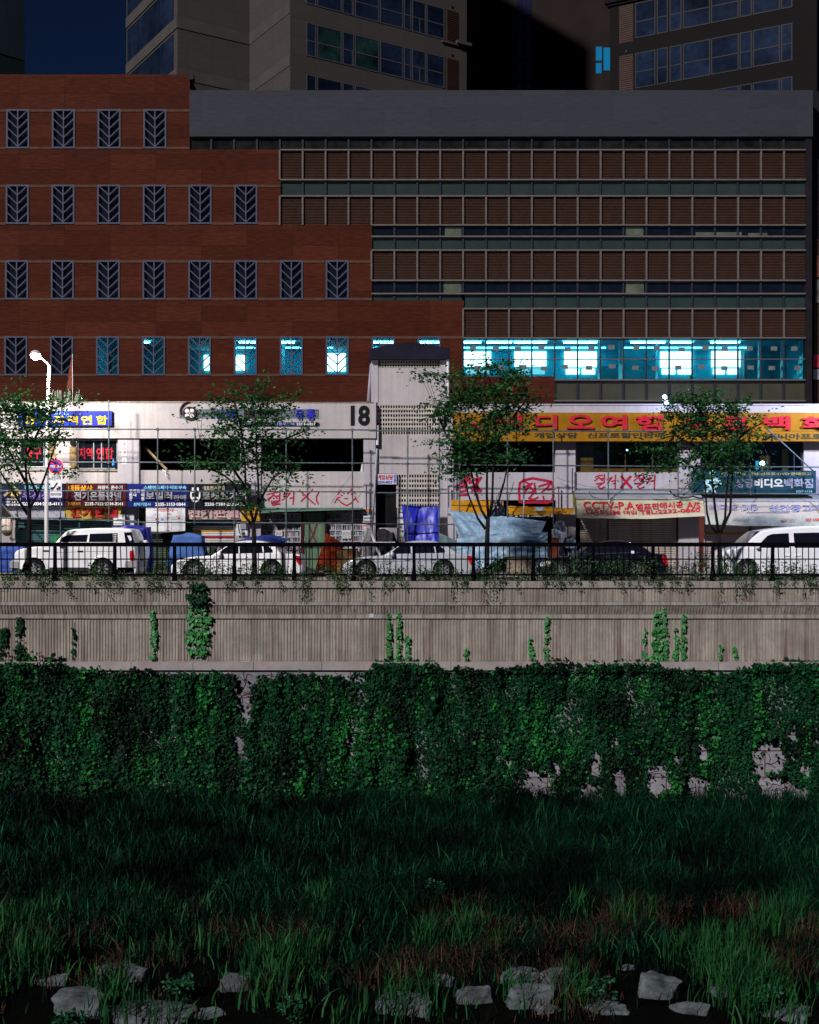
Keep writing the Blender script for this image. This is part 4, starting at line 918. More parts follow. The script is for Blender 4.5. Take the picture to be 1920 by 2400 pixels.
def banner(quad, Y, m, label, name='banner', seed=0, amp=.02):
    (a, b), (c, d), (e, f), (g_, h) = quad
    mb = drape([(X(a, Y), Y, Z(b, Y)), (X(c, Y), Y, Z(d, Y)), (X(e, Y), Y + .05, Z(f, Y)), (X(g_, Y), Y + .05, Z(h, Y))], 24, 6, amp, seed)
    return tag(mb.build(name, m, None, True), label, 'banner')
s_ = banner([(152, 1188), (287, 1187), (278, 1216), (155, 1216)], 47.5, mat('yellow_cloth', (.60, .42, .06), .8, .15, 2), 'yellow cloth banner with red 전기판넬 under the maroon board', seed=3)
txt(s_, '전기판넬', (161, 1191, 276, 1212), 47.47, M_red, .07, depth=.004)
s_ = banner([(17, 1188), (151, 1188), (152, 1213), (26, 1212)], 47.52, mat('lilac_white_cloth', (.52, .50, .55), .8, .1, 2), 'washed out white cloth banner with faint blue writing above the teal shutter', seed=9)
mb = MB()
for a, c in ((38, 62), (64, 75), (82, 90), (97, 105), (112, 126), (130, 137)): txt(s_, '이전안내'[:max(1, int((c - a) / 7))], (a, 1194, c, 1198.5), 47.49, mat('faint_blue', (.25, .30, .58), .6), .02, depth=.004)
for a in (43, 55, 82, 105, 127): txt(s_, '수', (a, 1202, a + 5, 1206), 47.49, MATS['faint_blue'], .02, depth=.004)
s_ = banner([(434, 1190), (566, 1190), (566, 1217), (434, 1217)], 47.5, mat('faded_cloth', (.52, .45, .38), .8, .15, 2, grime=(.38, .32, .26)), 'faded cream banner with bleached pink 전기판넬 above the striped shutter', seed=5)
txt(s_, '전기판넬', (441, 1193, 560, 1213), 47.47, mat('bleached_pink', (.62, .36, .38), .7, .15, 3), .06, depth=.004)
s_ = banner([(566, 1189), (608, 1189), (608, 1221), (566, 1221)], 47.48, mat('amber_cloth', (.62, .36, .02), .8, .12, 3), 'small amber cloth banner behind the second tree beside the tape shop', seed=6)
txt(s_, '보일러', (568, 1192, 606, 1198), 47.45, M_red, .03, depth=.004); txt(s_, '귀뚜라미', (568, 1201, 606, 1208), 47.45, M_navy, .03, depth=.004); txt(s_, '수리', (572, 1212, 602, 1218), 47.45, M_red, .02, depth=.004)
# removal notice with a sketch map
YN = 47.35
mb = MB(); mb.add([(X(a, YN), YN + o, Z(b, YN)) for o in (0, .02) for a, b in ((342, 1190), (434, 1190), (434, 1244), (388, 1248), (342, 1245))], [(0, 1, 2, 3, 4), (9, 8, 7, 6, 5), (0, 5, 6, 1), (1, 6, 7, 2), (2, 7, 8, 3), (3, 8, 9, 4), (4, 9, 5, 0)])
s_ = tag(mb.build('notice_board', mat('notice_white', (.66, .66, .68), .6, .06, 3)), 'white removal notice board with a street map in red and blue', 'notice')
txt(s_, '─이전안내─', (361, 1192, 417, 1200), YN, M_red, .04, depth=.004)
mb = MB()
for a, b, c, d in ((342, 1219.5, 388, 1220.3), (342, 1230, 387, 1230.8), (402, 1217, 429, 1217.8), (402, 1230, 431, 1230.8), (386.5, 1202, 387.2, 1246), (402, 1202, 402.7, 1243)): mb.pbox(a, b, c, d, YN - .004, .004)
mb.build('map_lines', mat('map_grey', (.30, .32, .40), .6), s_)
mb = MB(); mb.pbox(364, 1214.5, 372, 1219, YN - .005, .005); mb.pbox(417, 1212.5, 422, 1216.5, YN - .005, .005); mb.pbox(395.5, 1211, 397, 1215, YN - .005, .005); mb.pbox(395.5, 1232, 397, 1236, YN - .005, .005); mb.build('map_red', mat('map_red', (.6, .05, .03), .6), s_)
mb = MB(); mb.pbox(378, 1215, 382.5, 1219, YN - .005, .005); mb.build('map_blue', mat('map_blue', (.06, .22, .6), .6), s_)
txt(s_, '삼일아파트', (358, 1204, 376, 1208), YN, mat('faint_violet', (.35, .3, .5), .6), .01, depth=.003); txt(s_, '청계천', (391, 1203, 400, 1207), YN, M_navy, .02, depth=.003); txt(s_, '이전', (414, 1208, 424, 1212), YN, M_red, .01, depth=.003)
# long yellow sign
YY = 47.5
ys = board(1062, 967, 2140, 1034, YY, .34, mat('chrome_yellow_board', (.33, .150, .006), .5, .12, 1.0, streak=(.25, .11, .008)), 'very long yellow sign with red 비디오여행 lettering across the right block')
for ch, a, c, b, d in (('비', 1166, 1224, 972, 1006), ('디', 1254, 1306, 972, 1006), ('오', 1328, 1393, 972, 1005), ('여', 1408, 1470, 972, 1007), ('행', 1490, 1554, 973, 1010), ('무', 1600, 1662, 974, 1009), ('료', 1694, 1756, 976, 1009), ('백', 1789, 1852, 975, 1007), ('화', 1879, 1944, 976, 1008), ('점', 1968, 2030, 976, 1008)):
    txt(ys, ch, (a, b, c, d), YY - .04, M_red, .05, depth=.05)
mb = MB()
for a, c in ((1062, 2140),): mb.pbox(a, 1010, c, 1010.8, YY - .006, .006)
mb.build('seam', mat('dark_yellow', (.2, .1, .01), .6), ys)
txt(ys, '영상', (1106, 988, 1132, 1004), YY, M_red, .05)
txt(ys, '개업상담', (1252, 1014, 1354, 1027), YY, mat('dark_green_letters', (.03, .04, .03), .5), .05); txt(ys, '신프로할인판매', (1376, 1014, 1558, 1027), YY, MATS['dark_green_letters'], .05); txt(ys, '매니아프로', (1795, 1016, 1930, 1030), YY, MATS['dark_green_letters'], .05)
# teal shop sign with a stepping figure
YQ = 47.4
tq = board(1624, 1103, 1913, 1158, YQ, .3, mat('petrol_board', (.014, .055, .085), .45, .2, 1.5), 'petrol blue board with 삼영비디오백화점 and a pale stepping figure emblem')
txt(tq, '삼영', (1724, 1121, 1764, 1143), YQ, mat('dim_letters', (.16, .16, .26), .5, .1, 3), .04); txt(tq, '비디오', (1768, 1121, 1836, 1143), YQ, mat('warm_white_letters', (.60, .60, .56), .5, .1, 3), .06); txt(tq, '백화점', (1838, 1121, 1906, 1144), YQ, mat('grey_violet_letters', (.28, .30, .40), .5, .1, 3), .05)
txt(tq, '각종비디오·게임·신프로·DVD·판매중고', (1690, 1107, 1902, 1114), YQ, mat('khaki_letters', (.34, .34, .16), .5, .1, 3), .03); txt(tq, '2237-1176', (1866, 1149, 1904, 1154), YQ, M_cy, .03)
mb = MB()
mb.lathe((X(1670, YQ), YQ, Z(1109, YQ)), (0, -1, 0), [(0, .11), (.014, .10)], 16)
for pts, wd in (([(1668, 1116), (1676, 1119), (1684, 1126), (1686, 1134)], .16), ([(1658, 1128), (1664, 1118), (1674, 1116)], .12), ([(1656, 1127), (1660, 1137), (1664, 1143), (1654, 1152)], .14), ([(1672, 1128), (1678, 1138), (1670, 1144), (1674, 1154)], .14), ([(1664, 1120), (1674, 1130)], .12)): stroke(mb, pts, wd, YQ, .010)
mb.build('figure_emblem', mat('pale_cyan', (.42, .68, .74), .5, .1, 4), tq)
# awnings
def awning(x0, x1, prof, Y0, label, m_top, m_front, valance, m_side):
    root = thing('awning', label, 'awning', (X((x0 + x1) / 2, Y0), 47, Z(1230, 47)))
    P = [(y, Z(p, y)) for y, p in prof]
    xa_, xb_ = X(x0, 47), X(x1, 47)
    def slab(i, j, nm, mm, th=.035):
        (ya, za), (yb, zb) = P[i], P[j]; n = 26; mb = MB(); V = []
        for k in range(n + 1):
            t = k / n; x = xa_ + (xb_ - xa_) * t; sg = lambda q: -.07 * math.sin(math.pi * min(1, t * 1.05)) * q + fbm(t * 9, q, x0 * .01, 1) * .02 + (.08 * t if x0 < 1500 else 0) * q
            q0, q1 = i / (len(P) - 1), j / (len(P) - 1)
            V += [(x, ya, za + sg(q0)), (x, yb, zb + sg(q1)), (x, ya + th, za + sg(q0) - th * .4), (x, yb + th, zb + sg(q1) - .0)]
        F = []
        for k in range(n): b = k * 4; F += [(b, b + 1, b + 5, b + 4), (b + 2, b + 6, b + 7, b + 3), (b, b + 4, b + 6, b + 2), (b + 1, b + 3, b + 7, b + 5)]
        F += [(0, 2, 3, 1), (n * 4, n * 4 + 1, n * 4 + 3, n * 4 + 2)]
        mb.add(V, F); return mb.build(nm, mm, root, 40)
    slab(0, 1, 'canopy', m_top); slab(1, 2, 'front_cloth', m_front); slab(2, 3, 'valance', valance)
    for xx in (xa_, xb_):
        mb = MB(); mb.prismx([P[0], P[1], P[2], P[3], (P[3][0] + .12, P[3][1]), (P[0][0], P[0][1] - .5)], xx - .03, xx - .005); mb.build('side_cloth', m_side, root)
    return root, P
M_awn = mat('awning_beige', (.44, .41, .28), .8, .12, 1.5, grime=(.32, .29, .2)); M_awng = mat('awning_grey', (.24, .25, .26), .8, .15, 1.5); M_awno = mat('awning_olive', (.17, .15, .03), .8, .2, 3)
aw, P = awning(1352, 1650, [(48.0 - .08, 1150), (47.15, 1168), (46.85, 1205), (46.83, 1214)], 47, 'beige awning with red CCTV-P.A lettering over the rusty shutter', M_awng, M_awn, mat('valance_cream', (.60, .53, .40), .8, .12, 2), M_awno)
sl = (P[2][0] - P[1][0]) / (P[2][1] - P[1][1])
ex = lambda xx, zz: (zz - P[1][1]) * sl
YA = 47.11
for s, bx, sh in (('CCTV-P.A', (1366, 1175, 1486, 1193), -.02), ('앰프판매시공', (1488, 1181, 1600, 1196), .10), ('A/S', (1608, 1176, 1640, 1191), -.02), ('DAELIM', (1371, 1194.5, 1450, 1204), -.03), ('대림', (1458, 1196, 1489, 1205), .0), ('TEL:2232-0860', (1496, 1196, 1638, 1205.5), .09)):
    txt(aw, s, bx, YA, M_red, .035, depth=.006, shear=sh, extra=ex)
aw2, P = awning(1652, 2060, [(48.0 - .08, 1160), (47.2, 1176), (46.85, 1207), (46.82, 1229)], 47, 'long beige awning with faded blue lettering and pale valance at right', M_awng, mat('awning_sand', (.40, .36, .32), .8, .12, 1.5, grime=(.3, .27, .24)), mat('valance_pale', (.50, .52, .47), .8, .15, 3, grime=(.36, .44, .36)), M_awng)
sl2 = (P[2][0] - P[1][0]) / (P[2][1] - P[1][1]); ex2 = lambda xx, zz: (zz - P[1][1]) * sl2
for s, bx in (('비디오', (1662, 1182, 1728, 1196)), ('DVD', (1738, 1182, 1774, 1196)), ('신간중고매매', (1800, 1183, 1950, 1198))): txt(aw2, s, bx, 47.16, mat('faded_blue', (.22, .24, .46), .7, .2, 3), .03, depth=.006, extra=ex2)
mb = MB(); mb.pbox(1750, 1200, 1850, 1201.5, 46.90, .01); mb.build('underline', MATS['faded_blue'], aw2)
for s, a, c, m in (('비디오', 1720, 1760, 'map_grey'), ('할인', 1832, 1865, 'bleached_pink'), ('판매', 1888, 1920, 'map_red')): txt(aw2, s, (a, 1214, c, 1221), 46.81, MATS[m], .02, depth=.005)
# ------------------------------------------------------------------ scaffolding of steel pipe in front of the shops
YSC = 46.9
def pipes(root, verts, horiz, braces):
    for x, a, b in verts:
        lx = rnd.uniform(-.02, .02); mb = MB(); mb.tube([(X(x, YSC) + lx, YSC, Z(b, YSC)), (X(x, YSC), YSC, Z(a, YSC))], .026, 8); mb.build('pole', M_steel, root)
    for y, a, b, dy in horiz:
        mb = MB(); mb.tube([(X(a, YSC), YSC - .055, Z(y, YSC)), (X((a + b) / 2, YSC), YSC - .055, Z(y + dy / 2 + rnd.uniform(-.6, .6), YSC)), (X(b, YSC), YSC - .055, Z(y + dy, YSC))], .026, 8); mb.build('ledger', M_steel, root)
    for x0, y0, x1, y1 in braces:
        mb = MB(); mb.tube([(X(x0, YSC), YSC + .055, Z(y0, YSC)), (X(x1, YSC), YSC + .055, Z(y1, YSC))], .026, 8); mb.build('brace', M_steel, root)
    for x, a, b in verts:
        for y, c, d, dy in horiz:
            if c - 2 <= x <= d + 2 and a - 3 < y < b + 3:
                yy = y + dy * (x - c) / max(1, d - c); mb = MB(); mb.box(X(x, YSC) - .04, X(x, YSC) + .04, YSC - .095, YSC + .035, Z(yy, YSC) - .05, Z(yy, YSC) + .05); mb.build('coupler', M_steel, root)
s1 = thing('scaffold', 'galvanised pipe scaffold in front of the left shops and the stair tower', 'scaffolding', (X(500, YSC), YSC, .14))
pipes(s1, [(-40, 1000, 1345), (2, 1110, 1345), (142, 1090, 1345), (255, 938, 1224), (370, 1002, 1345), (457, 1003, 1226), (549, 1078, 1345), (671, 1003, 1345), (826, 1004, 1345), (956, 1003, 1345), (1030, 945, 1250), (1078, 958, 1250)],
      [(1006, -60, 885, 2), (1010, 866, 1080, 1), (1083, -60, 900, 3), (1087, 880, 1080, 1), (1150, -60, 880, 3), (1155, 860, 1080, 1), (1213, -40, 172, 2), (1216, 50, 320, 5), (1224, 300, 880, 3), (1228, 860, 1080, 1)], [(0, 1178, 33, 1216)])
mb = MB(); mb.tube([(X(872, 46.7), 46.6, Z(1250, 46.7)), (X(884, 46.9), 46.85, Z(1052, 46.9))], .045, 8); mb.build('brace', M_grey, s1)
s2 = thing('scaffold', 'galvanised pipe scaffold with diagonal braces in front of the yellow sign', 'scaffolding', (X(1550, YSC), YSC, .14))
pipes(s2, [(1190, 938, 1216), (1297, 992, 1345), (1426, 1004, 1172), (1590, 1004, 1172), (1758, 1095, 1160), (1922, 1004, 1340)],
      [(1009, 1082, 1560, 2), (1090, 1083, 1640, 4), (1156, 1078, 1640, 2), (1094, 1640, 2050, 1), (1156.5, 1620, 2050, 2)], [(1597, 1152, 1700, 1045), (1800, 1005, 1908, 1104)])
for k, (x, a, b) in enumerate(((859, 1136, 1196), (1052, 1139, 1190), (1310, 1140, 1195), (1342, 1097, 1158))):
    mb = MB(); mb.box(X(x - 1.2, 47.7), X(x + 1.2, 47.7), 47.70, 47.74, Z(b, 47.7), Z(a, 47.7)); mb.build('anchor_bar', mat('rusty_anchor', (.06, .02, .02), .7, .3, 5), s1 if k < 2 else s2)
# loose cables drooping over the shop fronts
M_cab = mat('cable_black', (.012, .012, .014), .6)
def cable(pts, label, Y=47.6, r=.012):
    P = [Vector((X(a, Y), Y, Z(b, Y))) for a, b in pts]; out = []
    for i in range(len(P) - 1):
        for k in range(6): out.append(P[i].lerp(P[i + 1], k / 6) - Vector((0, 0, .06 * math.sin(math.pi * k / 6))))
    out.append(P[-1]); mb = MB(); mb.tube(out, r, 5); single('cable', mb, M_cab, label, 'cable', smooth=True)
cable([(1380, 1150), (1392, 1165), (1440, 1170), (1500, 1172)], 'thin black cable lying along the top of the CCTV awning', 47.2)
cable([(1187, 1105), (1178, 1135), (1165, 1165), (1160, 1180)], 'thin black cable hanging down beside the boxed graffiti', 47.5)
cable([(1305, 1117), (1340, 1128), (1400, 1142)], 'fine wire sagging across the pillar right of the boxed graffiti', 47.6, .007)
cable([(1570, 1150), (1590, 1164), (1625, 1163), (1655, 1165)], 'bundle of black cable coiled between the two awnings', 47.0, .03)
cable([(826, 1110), (800, 1140), (775, 1180)], 'fine wire slanting over the smiling face graffiti', 47.3, .006)

# ------------------------------------------------------------------ street lamp with the road sign
YLp = 45.6
E_bulb = emis('lamp_bulb', (1.0, .93, .84), 60)
M_lamp = mat('lamp_pole_white', (.62, .60, .60), .45, .12, 4, streak=(.45, .42, .4))
def lamp(px, label, power, col):
    Y = YLp; x = X(px, Y)
    t = thing('street_lamp', label, 'street lamp', (x, Y, .14), 'street lamps along the far pavement')
    mb = MB(); mb.tube([(x, Y, .14), (x, Y, 3.2), (x + .04, Y, Z(1000, Y)), (x + .10, Y, Z(856, Y))], [.078, .074, .062, .05], 14); mb.tube([(x, Y, .14), (x, Y, .55)], [.11, .11], 14); mb.build('pole', M_lamp, t, 40)
    mb = MB(); mb.tube([(x + .10, Y, Z(858, Y)), (x + .08, Y - .08, Z(853, Y)), (x + .0, Y - .45, Z(846, Y)), (x - .08, Y - .78, Z(842, Y))], .032, 10); mb.build('arm', M_lamp, t, True)
    hx, hy, hz = x - .12, Y - .95, Z(840, Y)
    mb = MB(); mb.lathe((hx, hy, hz + .02), (0, 0, 1), [(0, .17), (.03, .19), (.09, .15), (.14, .06)], 20); h = mb.build('lamp_head', M_lamp, t, True)
    mb = MB(); mb.lathe((hx, hy, hz + .015), (0, 0, -1), [(0, .165), (.05, .175), (.13, .15), (.19, .09), (.21, .02)], 20); b = mb.build('bowl', E_bulb, h, True)
    ld = bpy.data.lights.new('lamp_light', 'POINT'); ld.energy = power; ld.color = col; ld.shadow_soft_size = .14
    lo = bpy.data.objects.new('lamp_light', ld); COL.objects.link(lo); lo.parent = t; lo.location = Vector((hx, hy, hz - .42)) - Vector((x, Y, .14))
    return t
lamp(109, 'white street lamp glowing above the left tree and the white jeep', 2100, (1, .93, .84))
lamp(2085, 'white street lamp of the same kind farther along the pavement past the van', 2700, (.60, .68, 1))
YG = 45.42
t = thing('no_parking_sign', 'round blue no parking sign with red ring and cross on the lamp pole', 'road sign', (X(131, YG), YG, Z(1112, YG)))
cx, cz = X(131, YG), Z(1093, YG); r = 18.7 * YG / FP
mb = MB(); mb.lathe((cx, YG, cz), (0, -1, 0), [(0, r), (.012, r)], 40); d = mb.build('sign_disc', mat('sign_blue', (.03, .07, .50), .4, .05, 4), t)
M_sr = mat('sign_red', (.62, .025, .06), .4, .08, 4)
mb = MB(); n = 40
for k in range(n):
    a0, a1 = 2 * math.pi * k / n, 2 * math.pi * (k + 1) / n
    mb.add([(cx + q * math.cos(a), YG - .016, cz + q * math.sin(a)) for a in (a0, a1) for q in (r * .74, r * .95)], [(0, 1, 3, 2)])
mb.build('ring', M_sr, d)
mb = MB()
for s in (-1, 1): mb.add([(cx + (dx * .707 - w_ * .707 * s) , YG - .0145, cz + s * (dx * .707) + w_ * .707) for dx, w_ in ((-r * .74, -.025), (r * .74, -.025), (r * .74, .025), (-r * .74, .025))], [(0, 1, 2, 3)])
mb.build('cross', M_sr, d)
mb = MB()
for k in range(n):
    a0, a1 = 2 * math.pi * k / n, 2 * math.pi * (k + 1) / n
    mb.add([(cx + q * math.cos(a), YG - .0155, cz + q * math.sin(a)) for a in (a0, a1) for q in (r * .95, r)], [(0, 1, 3, 2)])
mb.build('edge', M_wt, d)
txt(d, '주정차', (118, 1090, 129.5, 1096.5), YG - .018, M_wt, .05, depth=.004); txt(d, '금지', (133.5, 1090, 144, 1096.5), YG - .018, M_wt, .05, depth=.004)
mb = MB(); mb.tube([(X(63, YG + .08), YG + .08, Z(1094.5, YG)), (X(166, YG + .08), YG + .08, Z(1094.5, YG))], .022, 8); mb.build('bracket', M_lamp, t)
s_ = board(118, 1113, 144.5, 1150, YG, .012, M_plate, 'white tow zone panel with a tow truck pictogram below the round sign', 'tow_sign', 'road sign')
txt(s_, '견인지역', (120, 1116, 142.5, 1125), YG, M_navy, .02, depth=.004)
mb = MB(); stroke(mb, [(120, 1145), (127, 1142), (134, 1132)], .05, YG, .006); mb.pbox(119, 1142, 126, 1147, YG - .006, .005); mb.pbox(132, 1143, 142, 1146, YG - .006, .005); mb.pbox(136, 1140, 142, 1143, YG - .006, .005)
for q in (122, 135, 140): mb.lathe((X(q, YG), YG - .007, Z(1147, YG)), (0, -1, 0), [(0, .03), (.003, .03)], 12)
mb.build('tow_pictogram', M_navy, s_)
s_ = board(117, 1151.5, 145, 1166, YG, .012, M_plate, 'small white text plate at the foot of the tow zone panel', 'text_plate', 'road sign')
txt(s_, '전일주차구간제외', (118.5, 1155, 143, 1162), YG, M_navy, .02, depth=.004)

# ------------------------------------------------------------------ cars along the kerb
YN0 = 42.4; PM = FP / YN0
GROUND = HY + CH * PM
M_tyre = mat('tyre', (.012, .012, .013), .85, .2, 6); M_rim = mat('alloy', (.42, .43, .45), .35, .1, 5, metal=.6); M_under = mat('car_underside', (.008, .008, .009), .9)
M_cglass = mat('car_glass', (.006, .007, .012), .05, .1, 2, spec=.6); M_seam = mat('door_gap', (.02, .02, .022), .8); M_trim = mat('car_trim', (.03, .03, .033), .5, .1, 4)
M_tail = mat('tail_lamp_red', (.55, .01, .015), .15, .1, 8, coat=.6); M_head = mat('headlamp_clear', (.55, .56, .58), .15, .15, 10, coat=.6); M_amber = mat('amber_lamp', (.6, .2, .02), .2, .1, 8)
M_chrome = mat('chrome', (.6, .6, .62), .15, .05, 5, metal=.9)
def catmull(P, k=5):
    out = []; n = len(P)
    for i in range(n - 1):
        p0, p1, p2, p3 = P[max(0, i - 1)], P[i], P[i + 1], P[min(n - 1, i + 2)]
        for j in range(k):
            t = j / k; out.append(tuple(.5 * (2 * p1[q] + (p2[q] - p0[q]) * t + (2 * p0[q] - 5 * p1[q] + 4 * p2[q] - p3[q]) * t * t + (3 * p1[q] - p0[q] - 3 * p2[q] + p3[q]) * t ** 3) for q in (0, 1)))
    out.append(P[-1]); return out
class Pair(list):
    def build(s, *a, **k): return [m.build(*a, **k) for m in s][0]
def car(name, label, cat, top, sill, wheels, belt, wins, paint, W=.88, wr=.31, ws=None, rear=None, tails=(), heads=(), ambers=(), seams=(), handles=(), mirror=None, tumble=.2, lower_trim=None, extra=None, group=None):
    x0p = top[0][0]
    lx = lambda p: (p - x0p) / PM
    lz = lambda p: (GROUND - p) / PM
    base = Vector((X(x0p, YN0), YN0 + W, 0.0))
    root = thing(name, label, cat, base, group or 'cars parked along the kerb')
    T = [(lx(a), lz(b)) for a, b in catmull(top, 5)]
    zb = lz(belt); zt = max(p[1] for p in T); L = T[-1][0]
    poly = list(T); zs = lz(sill)
    bottom = [(L - .02, zs + .06), (L - .15, zs)]
    for (wp, wy) in sorted(wheels, reverse=True):
        c, ra = lx(wp), wr + .065
        cz_ = wr
        a0 = math.asin(max(-1, min(1, (zs - cz_) / ra)))
        for k in range(13):
            an = a0 + (math.pi - 2 * a0) * k / 12; bottom.append((c + ra * math.cos(an), cz_ + ra * math.sin(an)))
    bottom += [(.15, zs), (.02, zs + .06)]
    poly = poly + bottom
    # drop near-duplicates
    Q = []
    for p in poly:
        if not Q or (Vector(p) - Vector(Q[-1])).length > .012: Q.append(p)
    poly = Q; n = len(poly); nt = len(T)
    nrm = []
    for i in range(n):
        a, b = Vector(poly[i - 1]), Vector(poly[(i + 1) % n]); d = (b - a).normalized(); nrm.append(Vector((-d.y, d.x)))
    # orientation: top runs front to rear, so the outside is to the left of travel (up)
    tw = lambda x, z: (1 - (tumble * max(0, z - zb) / max(.1, zt - zb))) * (1 - .10 * max(0, (.7 - x) / .7) ** 2 - .07 * max(0, (x - L + .6) / .6) ** 2) * (1 - .03 * max(0, (zb * .62 - z) / zb))
    slices = [(-W, .075), (-W + .012, .04), (-W + .05, .012), (-W + .14, 0), (-W * .4, -.012), (W * .4, -.012), (W - .14, 0), (W - .05, .012), (W - .012, .04), (W, .075)]
    bm = bmesh.new(); ringv = []
    def inset(i, d):
        p = Vector(poly[i])
        isb = p.y < zs + .02 or any((p - Vector((lx(wp), wr))).length < wr + .08 for wp, _ in wheels)
        return p - nrm[i] * (d if not isb else 0)
    for y, d in slices: ringv.append([bm.verts.new((inset(i, d).x, y, inset(i, d).y)) for i in range(n)])
    for a, b in zip(ringv[:-1], ringv[1:]):
        for i in range(n): bm.faces.new((a[i], a[(i + 1) % n], b[(i + 1) % n], b[i]))
    for rv in (ringv[0], ringv[-1]):
        tri = geometry.tessellate_polygon([[Vector((v.co.x, v.co.z, 0)) for v in rv]])
        for t3 in tri:
            try: bm.faces.new([rv[q] for q in t3])
            except ValueError: pass
    for zc in (zb * .62, zb, zb + (zt - zb) * .5):
        bmesh.ops.bisect_plane(bm, geom=bm.verts[:] + bm.edges[:] + bm.faces[:], plane_co=(0, 0, zc), plane_no=(0, 0, 1), dist=1e-5)
    for xc in (.2, .45, .7, L - .6, L - .35, L - .15):
        bmesh.ops.bisect_plane(bm, geom=bm.verts[:] + bm.edges[:] + bm.faces[:], plane_co=(xc, 0, 0), plane_no=(1, 0, 0), dist=1e-5)
    bmesh.ops.recalc_face_normals(bm, faces=bm.faces)
    for v in bm.verts:
        v.co.y *= tw(v.co.x, v.co.z); v.co += base
    me = bpy.data.meshes.new('body'); bm.to_mesh(me); bm.free()
    body = link('body', me, paint, root, 32)
    S = lambda x, z, o=.004: -W * tw(x, z) - o
    def side(pts, o=.004, both=True):
        out = Pair(); P = [(lx(a), lz(b)) for a, b in pts]
        for s in ((1, -1) if both else (1,)):
            mb = MB()
            V = [(x + base.x, s * S(x, z, o) + base.y, z) for x, z in P]; V2 = [(x + base.x, s * S(x, z, o - .02) + base.y, z) for x, z in P]; k = len(P)
            tri = [tuple(t3) for t3 in geometry.tessellate_polygon([[Vector((p[0], p[1], 0)) for p in P]])]
            mb.add(V + V2, tri + [tuple(k + q for q in reversed(t3)) for t3 in tri] + [(i, (i + 1) % k, k + (i + 1) % k, k + i) for i in range(k)]); out.append(mb)
        return out
    for wv in wins: side(wv).build('side_window', M_cglass, root)
    for nm, sc_ in (('windscreen', ws), ('rear_window', rear)):
        if not sc_: continue
        (a, b), (c, d) = sc_; xa_, za, xb_, zb2 = lx(a), lz(b), lx(c), lz(d)
        # follow the body outline between the two points
        seg = [p for p in T if min(xa_, xb_) - .001 <= p[0] <= max(xa_, xb_) + .001 and min(za, zb2) - .06 <= p[1] <= max(za, zb2) + .06]
        if len(seg) < 2: seg = [(xa_, za), (xb_, zb2)]
        mb = MB(); V = []
        for i, p in enumerate(seg):
            q0, q1 = Vector(seg[max(0, i - 1)]), Vector(seg[min(len(seg) - 1, i + 1)]); dd = (q1 - q0).normalized(); nn = Vector((-dd.y, dd.x)); pp = Vector(p) + nn * .018
            hw = (W * tw(p[0], p[1]) - .10); V += [(pp.x + base.x, base.y - hw, pp.y), (pp.x + base.x, base.y, pp.y + .012), (pp.x + base.x, base.y + hw, pp.y)]
        F = []
        for i in range(len(seg) - 1): F += [(3 * i, 3 * i + 1, 3 * i + 4, 3 * i + 3), (3 * i + 1, 3 * i + 2, 3 * i + 5, 3 * i + 4)]
        mb.add(V, F).build(nm, M_cglass, root, True)
    for wv in tails: side(wv, .008).build('tail_light', M_tail, root)
    for wv in heads: side(wv, .008).build('headlight', M_head, root)
    for wv in ambers: side(wv, .012).build('turn_signal', M_amber, root)
    if lower_trim: side(lower_trim, .006).build('lower_trim', M_trim, root)
    for k, (pts) in enumerate(seams):
        mb = MB()
        for (a, b), (c, d) in zip(pts[:-1], pts[1:]):
            A, B = Vector((lx(a), lz(b))), Vector((lx(c), lz(d))); dd = (B - A).normalized(); nn = Vector((-dd.y, dd.x)) * .006
            mb.add([(q.x + base.x, S(q.x, q.y, .0025) + base.y, q.y) for q in (A - nn, B - nn, B + nn, A + nn)], [(0, 1, 2, 3)])
        mb.build('door_seam', M_seam, body)
    for (a, b, m_) in handles:
        x, z = lx(a), lz(b); y = S(x, z, 0) + base.y; mb = MB(); mb.box(x + base.x - .09, x + base.x + .09, y - .03, y + .01, z - .022, z + .022); mb.build('door_handle', m_, root)
    if mirror:
        x, z = lx(mirror[0]), lz(mirror[1]); mb = MB()
        for s in (-1, 1):
            y = base.y + s * (W * tw(x, z) + .09); mb.lathe((x + base.x - .02, y, z), (1, 0, 0), [(0, .04), (.03, .085), (.10, .095), (.14, .07)], 14)
            mb.box(x + base.x + .02, x + base.x + .08, y - s * .12, y, z - .05, z - .02)
        mb.build('wing_mirror', paint, root, True)
    for (wp, wy) in wheels:
        for s in (-1, 1):
            c = (lx(wp) + base.x, base.y + s * (W - .02), wr); ax = (0, -s, 0)
            mb = MB(); mb.lathe(c, ax, [(0, wr * .62), (-.005, wr * .8), (.0, wr * .93), (.04, wr), (.17, wr), (.20, wr * .9), (.2, wr * .6)], 28); ty = mb.build('wheel', M_tyre, root, 40)
            mb = MB(); mb.lathe((c[0], c[1] - s * -.006, c[2]), ax, [(.02, wr * .62), (-.004, wr * .60), (.012, wr * .54), (.03, wr * .5)], 28)
            for k in range(7):
                an = 2 * math.pi * k / 7; d1 = Vector((math.cos(an), 0, math.sin(an))); d2 = Vector((-math.sin(an), 0, math.cos(an))); cc = Vector(c)
                V = [cc + d1 * wr * .1 + d2 * .03, cc + d1 * wr * .55 + d2 * .022, cc + d1 * wr * .55 - d2 * .022, cc + d1 * wr * .1 - d2 * .03]
                mb.add([v + Vector((0, s * .004, 0)) for v in V] + [v - Vector((0, s * .02, 0)) for v in V], [(0, 1, 2, 3), (7, 6, 5, 4), (0, 4, 5, 1), (1, 5, 6, 2), (2, 6, 7, 3), (3, 7, 4, 0)])
